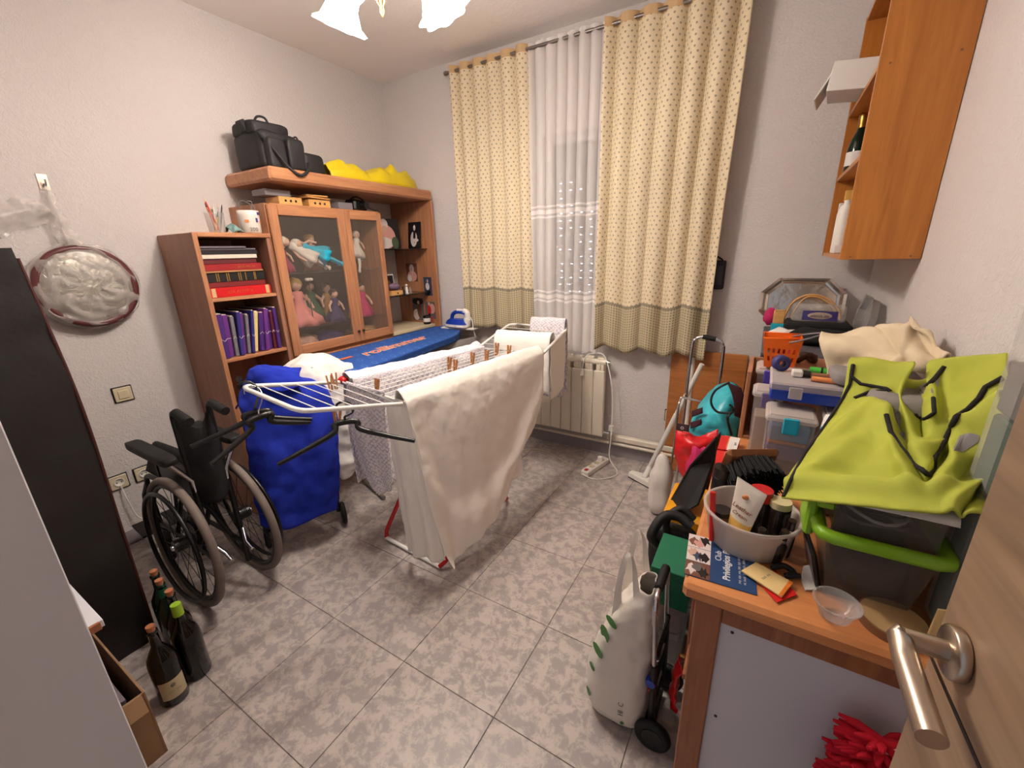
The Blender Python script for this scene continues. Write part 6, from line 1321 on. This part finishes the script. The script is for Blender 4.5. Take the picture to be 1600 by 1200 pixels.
# ------------------------------------------------------------------ hanging cabinet on the right wall
FX = .216; HY0, HY1 = 1.985, 2.66
hc = thing('hanging_cabinet', 'open orange-brown wall cabinet hanging on the right wall', 'cabinet', (.33, 2.32, 1.39))
nsd = MB().box(FX, RX-.002, HY0, HY0+.016, 1.39, 2.36, .001).build('side_panel', 'beech_laminate', hc); MB().box(FX, RX-.002, HY1-.016, HY1, 1.39, 2.36, .001).build('side_panel', 'beech_laminate', hc)
for z_ in (1.39, 1.722, 1.985): MB().box(FX+.002, RX-.002, HY0+.016, HY1-.016, z_, z_+.016, .001).build('shelf', 'beech_laminate_h', hc)
MB().box(FX+.002, RX-.002, HY0+.016, HY1-.016, 2.344, 2.36, .001).build('top', 'beech_laminate_h', hc)
MB().box(RX-.008, RX-.002, HY0+.016, HY1-.016, 1.406, 2.344, 0).build('back_panel', 'beech_laminate', hc)
for x, z_ in ((.245, 1.40), (.41, 1.40), (.245, 1.992), (.41, 1.992), (.33, 2.15)): MB().cyl((x, HY0-.0012, z_), (x, HY0+.001, z_), .0035 if z_ < 2.1 else .002, n=10).build('screw_cap', 'slice_bark', nsd)
bx9 = thing('white_box', 'white box sticking out of the hanging cabinet upper shelf', 'box', (.2, 2.33, 2.002)); MB().obox((.215,2.40,2.062), (.20,.20,.10), (0,.12,-.1), .002).build('body', 'paper_white', bx9); MB().obox((.10,2.43,2.055), (.006,.18,.105), (0,.5,-.1), .001).build('open_flap', 'paper_white', bx9)
cb_ = V(.262, 2.53, 1.7385); chb = thing('champagne_bottle', 'dark green champagne bottle with gold foil in the hanging cabinet', 'bottle', cb_)
MB().lathe([(0,.001),(.034,.001),(.038,.006),(.038,.10),(.030,.135),(.017,.165),(.014,.185)], cb_, n=22).build('glass', 'bottle_glass_green', chb); MB().lathe([(.0155,.178),(.0165,.195),(.0175,.205),(.0185,.222),(.016,.232),(0,.234)], cb_, n=20).build('gold_foil', 'brass', chb); MB().grid(lambda u, v: cb_+V(math.cos(2.4+u*2.6)*.0386, math.sin(2.4+u*2.6)*.0386, .03+.055*v), 12, 2).build('label', 'paper_white', chb)
for k, (y0, w, h, c, lab) in enumerate(((2.585,.018,.27,'tube_yellow','yellow-edged board game box at far end of cabinet shelf'), (2.555,.022,.22,'photo_red','red printed box upright in the hanging cabinet'), (2.52,.022,.18,'photo_blue','blue printed box upright in the hanging cabinet'), (2.475,.03,.21,'paper_white','white box upright in the hanging cabinet'))):
    o_ = thing('upright_box', lab, 'box', (.32,y0,1.4065), 'boxes on lowest cabinet shelf'); MB().box(.255-.008*k, .41, y0, y0+w, 1.4068, 1.4065+h, .001).build('carton', c, o_); MB().box(.2545-.008*k, .256-.008*k, y0+.003, y0+w-.003, 1.43, 1.40+h*.6, 0).build('printed_spine', ('photo_brown','tube_yellow','photo_pale','photo_dark')[k], o_)
wp = V(.25,2.40,1.4065); bt_ = thing('lotion_bottle', 'white plastic bottle at the near side of the lowest cabinet shelf', 'bottle', wp); MB().lathe([(0,.0005),(.028,.0005),(.03,.004),(.03,.16),(.022,.19),(.012,.20),(.012,.215),(0,.216)], wp, n=20).build('body', 'white_plastic', bt_)
tag(MB().box(.222,.275,2.29,2.35,1.4065,1.44,.003).build('small_white_carton', 'paper_white'), 'small white carton lying at the front of the lowest shelf', 'box')

# ------------------------------------------------------------------ shopping trolley with white carrier bag
tr = thing('shopping_trolley', 'small folding luggage trolley with chrome handle beside the desk', 'trolley', (-.135, 1.06, 0))
for y_ in (.975, 1.145):
    MB().tube([(-.128,y_,.06),(-.135,y_,.30)], .010).build('post', 'black_plastic', tr); MB().tube([(-.135,y_,.29),(-.145,y_,.46)], .007).build('upper_post', 'chrome', tr)
    c = V(-.118,y_+(-.02 if y_ < 1 else .02),.055); pts = [c+V(math.cos(2*math.pi*i/28)*.040,0,math.sin(2*math.pi*i/28)*.040) for i in range(28)]
    w_ = MB().tube(pts, .014, 8, True).build('wheel', 'black_rubber', tr); MB().cyl(c-V(0,.012,0), c+V(0,.012,0), .032, n=18).build('disc', 'black_plastic', w_)
MB().tube(cat([(-.145,.975,.45),(-.147,.978,.50),(-.149,1.0,.525),(-.15,1.06,.53),(-.149,1.12,.525),(-.147,1.142,.50),(-.145,1.145,.45)]), .009).build('handle', 'chrome', tr)
MB().tube([(-.150,1.02,.531),(-.150,1.12,.528)], .013).build('grip', 'black_rubber', tr)
for z_ in (.10, .22, .33): MB().tube([(-.13,.975,z_),(-.13,1.145,z_)], .006).build('cross_bar', 'black_plastic', tr)
MB().box(-.30,-.12,.985,1.135,.018,.026,.003).build('toe_plate', 'black_plastic', tr)
MB().tube(cat([(-.140,.973,.20),(-.155,1.06,.205),(-.140,1.147,.20)]), .006).build('elastic_cord', 'photo_red', tr); MB().cyl((-.14,.965,.235),(-.14,.985,.235), .014).build('clamp', 'blue_plastic', tr)
plain('white_film', (226,218,206), .4, bump=.2, bscale=40); plain('leaf_green', (60,120,50), .5)
wbag = thing('carrier_bag', 'white plastic carrier bag with green print on the small trolley', 'bag', (-.24,1.03,.027))
RG = [(.030,-.325,-.155,.955,1.12),(.06,-.338,-.152,.945,1.13),(.16,-.340,-.152,.942,1.135),(.28,-.315,-.152,.950,1.13),(.38,-.285,-.155,.962,1.115),(.46,-.245,-.157,.975,1.10),(.53,-.205,-.162,.99,1.08)]
def ringp(t, a):
    x = t*(len(RG)-1); i = min(int(x), len(RG)-2); f = x-i; q = [RG[i][k]*(1-f)+RG[i+1][k]*f for k in range(5)]
    cx, cy, rx, ry = (q[1]+q[2])/2, (q[3]+q[4])/2, (q[2]-q[1])/2, (q[4]-q[3])/2; sp = lambda v: math.copysign(abs(v)**.55, v)
    p = V(cx+sp(math.cos(a))*rx, cy+sp(math.sin(a))*ry, q[0]); nz = .013*noise.noise(V(p.x*16,p.y*16,p.z*6))+.007*noise.noise(p*38); return p+V(math.cos(a), math.sin(a), 0)*nz*(.3+t)
MB().grid(lambda u, v: ringp(v, 2*math.pi*u), 64, 46).build('body', 'white_film', wbag, thick=.0015); MB().add([ringp(0, 2*math.pi*i/32) for i in range(32)], [tuple(range(32))]).build('bottom', 'white_film', wbag)
for y_ in (.985, 1.10): MB().patch([[(-.27,y_,.40),(-.24,y_,.43)],[(-.262,y_+.005,.53),(-.245,y_+.006,.53)],[(-.245,y_+.02,.63),(-.232,y_+.015,.62)],[(-.215,y_+.02,.60),(-.222,y_+.015,.585)],[(-.19,y_,.50),(-.21,y_,.48)]], 8, 30, .005, 25, seed=y_).build('handle_loop', 'white_film', wbag)
for (a, t, w, h) in ((4.12,.72,.05,.03),(4.05,.62,.045,.055),(4.02,.50,.055,.038),(3.98,.40,.03,.024),(3.9,.22,.03,.024),(4.9,.16,.012,.012)):
    c = ringp(t, a)+V(math.cos(a),math.sin(a),0)*.004; ta_ = V(-math.sin(a),math.cos(a),0); MB().add([c+ta_*w/2*math.cos(k*.6283)+V(0,0,h/2*math.sin(k*.6283)) for k in range(10)], [tuple(range(10))]).build('green_print', 'leaf_green', wbag, thick=.001)
for (a, t, tx) in ((4.86,.30,'C'),(4.86,.24,'HI')):
    c = ringp(t, a)+V(math.cos(a),math.sin(a),0)*.006; text(tx, 'grey_print', wbag, c, V(0,0,1), V(math.sin(a),-math.cos(a),0), .022, 'print')
# green box on clear bin under the desk edge
plain('bottle_green_card', (22,104,74), .5)
cbn = thing('clear_bin', 'clear plastic bin under the green box beside the desk', 'bin', (-.14,1.34,0)); tapered(-.20,-.082,1.255,1.43,.001,.30,.01,'clear_plastic','tub',cbn); MB().box(-.205,-.078,1.25,1.435,.295,.318,.004).build('lid','frosted_plastic',cbn); MB().box(-.19,-.095,1.27,1.42,.004,.12,.01).build('dark_content','fill_dark',cbn); MB().box(-.185,-.10,1.275,1.415,.125,.24,.01).build('red_content','folder_maroon',cbn)
gbx = thing('green_box', 'dark green flat box lying on the clear bin', 'box', (-.14,1.3,.318)); MB().box(-.203,-.083,1.19,1.38,.3185,.43,.002).build('body','bottle_green_card',gbx); MB().box(-.205,-.081,1.188,1.382,.43,.46,.002).build('lid','bottle_green_card',gbx)
bsp = thing('black_strap_bag', 'black bag with thick straps behind the green box', 'bag', (-.2,1.47,0)); soft(-.27,-.09,1.44,1.53,.0,.43,.4,.01,4).build('body','black_nylon',bsp); MB().tube(cat([(-.23,1.43,.36),(-.25,1.40,.42),(-.22,1.44,.485),(-.17,1.46,.49),(-.12,1.45,.47)]), .018).build('strap','black_nylon',bsp); MB().tube(cat([(-.20,1.44,.40),(-.21,1.47,.46),(-.17,1.50,.50),(-.12,1.50,.47)]), .014).build('strap','black_nylon',bsp)
plain('amber_plastic', (228,160,36), .4)
yc_ = thing('yellow_case', 'amber yellow case standing beside the desk under black bag', 'case', (-.17,1.7,0)); MB().box(-.245,-.085,1.56,1.84,.001,.42,.008).build('body','amber_plastic',yc_); MB().box(-.247,-.083,1.558,1.842,.30,.306,.001).build('seam','orange_print',yc_)
pb0 = [ony(1119,684,1.64),ony(1113,722,1.68),ony(1090,788,1.60),ony(1064,803,1.60),ony(1049,783,1.68),ony(1080,728,1.68)]
flb = thing('black_portfolio', 'flat black padded bag leaning on the yellow case and desk', 'bag', (-.16,1.66,.42)); MB().prism([p+V(0,0,0) for p in reversed(pb0)], (.012,.05,.01)).build('body','black_nylon',flb); MB().tube([p for p in pb0], .006, 6, True).build('edge_piping','black_nylon',flb)
tag(MB().ball((-.165,1.93,.50), (.05,.06,.09), wob=.4, seed=6).build('magenta_cloth','dress_magenta'), 'magenta cloth stuffed between red bag and black bag', 'cloth')
tag(soft(-.22,-.10,1.87,1.99,.0,.43,.4,.01,8).build('dark_bundle','black_nylon'), 'dark bundle on the floor under the magenta cloth', 'bundle')
# chrome cart with coloured shopping bags
kt = thing('chrome_cart', 'chrome shopping cart frame with black grip near window wall', 'cart', (-.22,2.35,0))
MB().tube(cat([(-.31,2.36,.03),(-.305,2.36,.5),(-.30,2.36,.92),(-.285,2.36,.985),(-.25,2.36,1.0)]), .008).build('post','chrome',kt); MB().tube(cat([(-.25,2.36,1.0),(-.18,2.36,.99),(-.155,2.36,.965),(-.148,2.36,.90),(-.150,2.36,.5),(-.152,2.36,.03)]), .008).build('post','chrome',kt)
MB().tube([(-.252,2.36,1.0),(-.19,2.36,.992)], .013).build('grip','black_rubber',kt); MB().tube([(-.32,2.33,.665),(-.21,2.33,.655)], .006).build('cross_bar','chrome',kt); MB().tube(cat([(-.325,2.34,.66),(-.33,2.30,.60),(-.33,2.28,.35),(-.345,2.25,.10),(-.34,2.24,.015)]), .006).build('side_rail','chrome',kt); MB().tube(cat([(-.34,2.24,.015),(-.31,2.22,.01),(-.16,2.22,.01)]), .006).build('foot','chrome',kt)
plain('teal_film', (60,176,190), .35, var=.25, vscale=8); plain('red_film', (206,26,30), .35, var=.15, vscale=10); plain('plum_film', (66,36,48), .4)
tb2 = thing('teal_bag', 'teal shopping bag with plum stripes and black cord handles', 'bag', (-.13,2.15,0))
TP = lambda x, y, Y: ony(x, y, Y)
MB().patch([[TP(1092,640,2.2),TP(1112,610,2.2),TP(1140,597,2.2),TP(1158,605,2.18)],[TP(1082,652,2.08),TP(1110,635,2.05),TP(1138,625,2.05),TP(1158,635,2.10)],[TP(1078,670,2.05),TP(1108,660,2.0),TP(1138,655,2.0),TP(1160,660,2.08)],[TP(1080,690,2.05),TP(1108,690,2.0),TP(1140,685,2.0),TP(1160,685,2.08)],[TP(1085,740,2.08),TP(1108,740,2.02),TP(1140,740,2.02),TP(1158,735,2.08)]], 34, 40, .014, 14, seed=3).build('front','teal_film',tb2,thick=.003)
for a, b in (((1081,642),(1092,636)),((1079,660),(1090,654))): MB().patch([[TP(a[0],a[1],2.03),TP(b[0]+6,b[1],2.01)],[TP(a[0],a[1]+10,2.03),TP(b[0]+6,b[1]+10,2.01)]], 6, 6, .003, 30).build('plum_stripe','plum_film',tb2,thick=.002)
MB().patch([[TP(1136,597,1.99),TP(1158,606,2.0)],[TP(1146,625,1.98),TP(1164,625,2.0)],[TP(1148,650,1.98),TP(1160,655,2.0)]], 8, 12, .006, 24).build('plum_flap','plum_film',tb2,thick=.002)
MB().tube(cat([TP(1140,597,1.98),TP(1118,610,1.97),TP(1111,628,1.965),TP(1120,643,1.96),TP(1140,645,1.96),TP(1146,640,1.96),TP(1140,632,1.96)]), .005).build('cord_handle','black_rubber',tb2); MB().tube(cat([TP(1142,645,1.96),TP(1137,655,1.95),TP(1143,680,1.95)]), .005).build('cord_handle','black_rubber',tb2)
rb2 = thing('red_bag', 'glossy red shopping bag in front of the teal bag', 'bag', (-.2,2.0,0))
MB().patch([[TP(1056,672,1.98),TP(1075,676,1.97),TP(1090,682,1.97),TP(1122,670,1.98)],[TP(1055,690,1.96),TP(1075,692,1.92),TP(1095,694,1.92),TP(1122,690,1.96)],[TP(1055,712,1.96),TP(1076,716,1.92),TP(1095,715,1.92),TP(1120,712,1.96)],[TP(1058,725,1.97),TP(1076,760,1.96),TP(1095,765,1.96),TP(1118,765,1.98)]], 30, 30, .008, 18, seed=4).build('front','red_film',rb2,thick=.003)
text('o', 'paper_white', tb2, TP(1066,668,1.93), (1,0,0), (0,0,1), .03, 'print'); MB().obox(TP(1067,668,1.94), (.05,.004,.035), (0,0,0), .001).build('plum_tag','plum_film',tb2)
plain('white_fluff', (230,222,216), .95, bump=.4, bscale=60)
pw = thing('white_cushion', 'small white fluffy cushion leaning on the chrome cart', 'cushion', (-.37,2.2,0)); soft(-.435,-.30,2.13,2.245,.004,.37,.75,.03,2,taper=.3).build('body','white_fluff',pw)
# vacuum tube and floor head
vc = thing('vacuum_wand', 'white vacuum cleaner wand with floor head by the wall', 'vacuum', (-.5,2.5,0))
vt, vb = ony(1097,569,2.50), V(-.505,2.56,.075)
MB().cyl(vb, vb.lerp(vt,.55), .016, n=16).build('wand','white_plastic',vc); MB().cyl(vb.lerp(vt,.55), vt, .0135, n=16).build('wand','white_plastic',vc)
hd_ = V(-.535,2.47,.02); MB().prism([V(-.625,2.50,.006),V(-.44,2.405,.006),V(-.425,2.435,.006),V(-.47,2.50,.006),V(-.52,2.53,.006),V(-.61,2.535,.006)], (0,0,.032)).build('floor_head','white_plastic',vc); MB().prism([V(-.627,2.498,.001),V(-.438,2.402,.001),V(-.43,2.42,.001),V(-.62,2.516,.001)], (0,0,.006)).build('brush_strip','black_plastic',vc); MB().tube([(-.52,2.48,.03),(-.51,2.53,.05),vb], .02, 12).build('elbow','white_plastic',vc); MB().cyl((-.485,2.49,.048),(-.475,2.485,.05), .010).build('pedal','black_plastic',vc)
tag(MB().cyl((-.33,2.715,.02),(-.335,2.74-.012,.82), .018, n=16).build('white_pole','white_plastic'), 'white pole standing against the window wall by the cart', 'pole')
# power strip and its cable
ps = thing('power_strip', 'white power strip with red switch on the floor', 'power strip', (-.86,2.50,0))
SM = Matrix.Translation((-.855,2.50,.0)) @ Matrix.Rotation(math.atan2(.22,.05),4,'Z')
MB(SM).box(-.135,.135,-.028,.028,.001,.042,.006).build('body','white_plastic',ps)
for k in range(3): MB(SM).lathe([(.021,.0),(.021,.002),(.018,.002),(.017,-.0002),(0,-.0002)], (-.055+.062*k+.01,0,.0425), n=22).build('socket_well','cream_plastic',ps)
MB(SM).box(-.125,-.095,-.012,.012,.042,.046,.002).build('switch','photo_red',ps); MB(SM).box(.05,.075,-.018,.018,.043,.075,.006).build('plug','white_plastic',ps)
cbl = thing('extension_cable', 'white cable looping from radiator plug to the power strip', 'cable', (-.8,2.5,0))
MB().tube(cat([(-1.02,2.640,.645),(-1.015,2.63,.69),(-.995,2.63,.755),(-.955,2.665,.775),(-.88,2.68,.76),(-.82,2.655,.60),(-.80,2.655,.40),(-.80,2.65,.20),(-.80,2.63,.06),(-.76,2.60,.008),(-.72,2.55,.006),(-.70,2.48,.006),(-.75,2.40,.006),(-.82,2.36,.006),(-.885,2.365,.015),(-.90,2.385,.02)],10), .004, 8).build('cable','white_plastic',cbl); MB().tube([(-1.02,2.641,.655),(-1.022,2.638,.62)], [.010,.014], 12).build('plug','white_plastic',cbl)
tag(MB().tube(cat([(-.85,2.50,.06),(-.87,2.52,.04),(-.92,2.54,.008),(-.98,2.47,.006),(-1.10,2.50,.006),(-1.25,2.57,.006),(-1.38,2.56,.006),(-1.50,2.45,.006)]), .003, 6).build('thin_cable','cream_plastic'), 'thin cream cable on the floor running left from power strip', 'cable')
# red duster before the white panel, red rag by the leg
plain('red_pile', (206,16,44), .9, bump=.3, bscale=80)
du = thing('feather_duster', 'fluffy red duster with white handle before the desk panel', 'duster', (.28,.80,.35))
dm = MB(); random.seed(3)
for k in range(260):
    t = random.random(); c = V(.285-.03*(1-t)*1.0+.01, .795, .36+.22*t); a = random.random()*6.283; b = random.random()*.9-.3; d = V(math.cos(a)*math.cos(b)*1.2, math.sin(a)*math.cos(b)*.6, math.sin(b)); L = .045+.02*random.random()
    dm.tube([c, c+d*L*.6, c+d*L+V(0,0,-.008)], [.009,.008,.003], 5)
dmo = dm.build('pile','red_pile',du); dmo['kind'] = 'stuff'; MB().tube([(.285,.795,.55),(.335,.785,.60),(.352,.78,.625)], [.008,.011,.012]).build('handle','white_plastic',du); MB().tube([(.352,.78,.625),(.352,.83,.64)], .003).build('hook','chrome',du)
rg_ = thing('red_rag', 'red rag hanging from the brass catch at the desk leg', 'rag', (-.07,1.03,.12)); MB().patch([[(-.064,1.00,.30),(-.075,1.03,.31),(-.064,1.06,.30)],[(-.07,.99,.22),(-.09,1.03,.23),(-.07,1.07,.22)],[(-.066,.995,.13),(-.085,1.03,.11),(-.068,1.06,.13)]], 16, 20, .012, 30, seed=2).build('cloth','red_film',rg_,thick=.004); MB().cyl((-.035,1.03,.315),(-.075,1.03,.32), .006).build('brass_catch','brass',rg_)
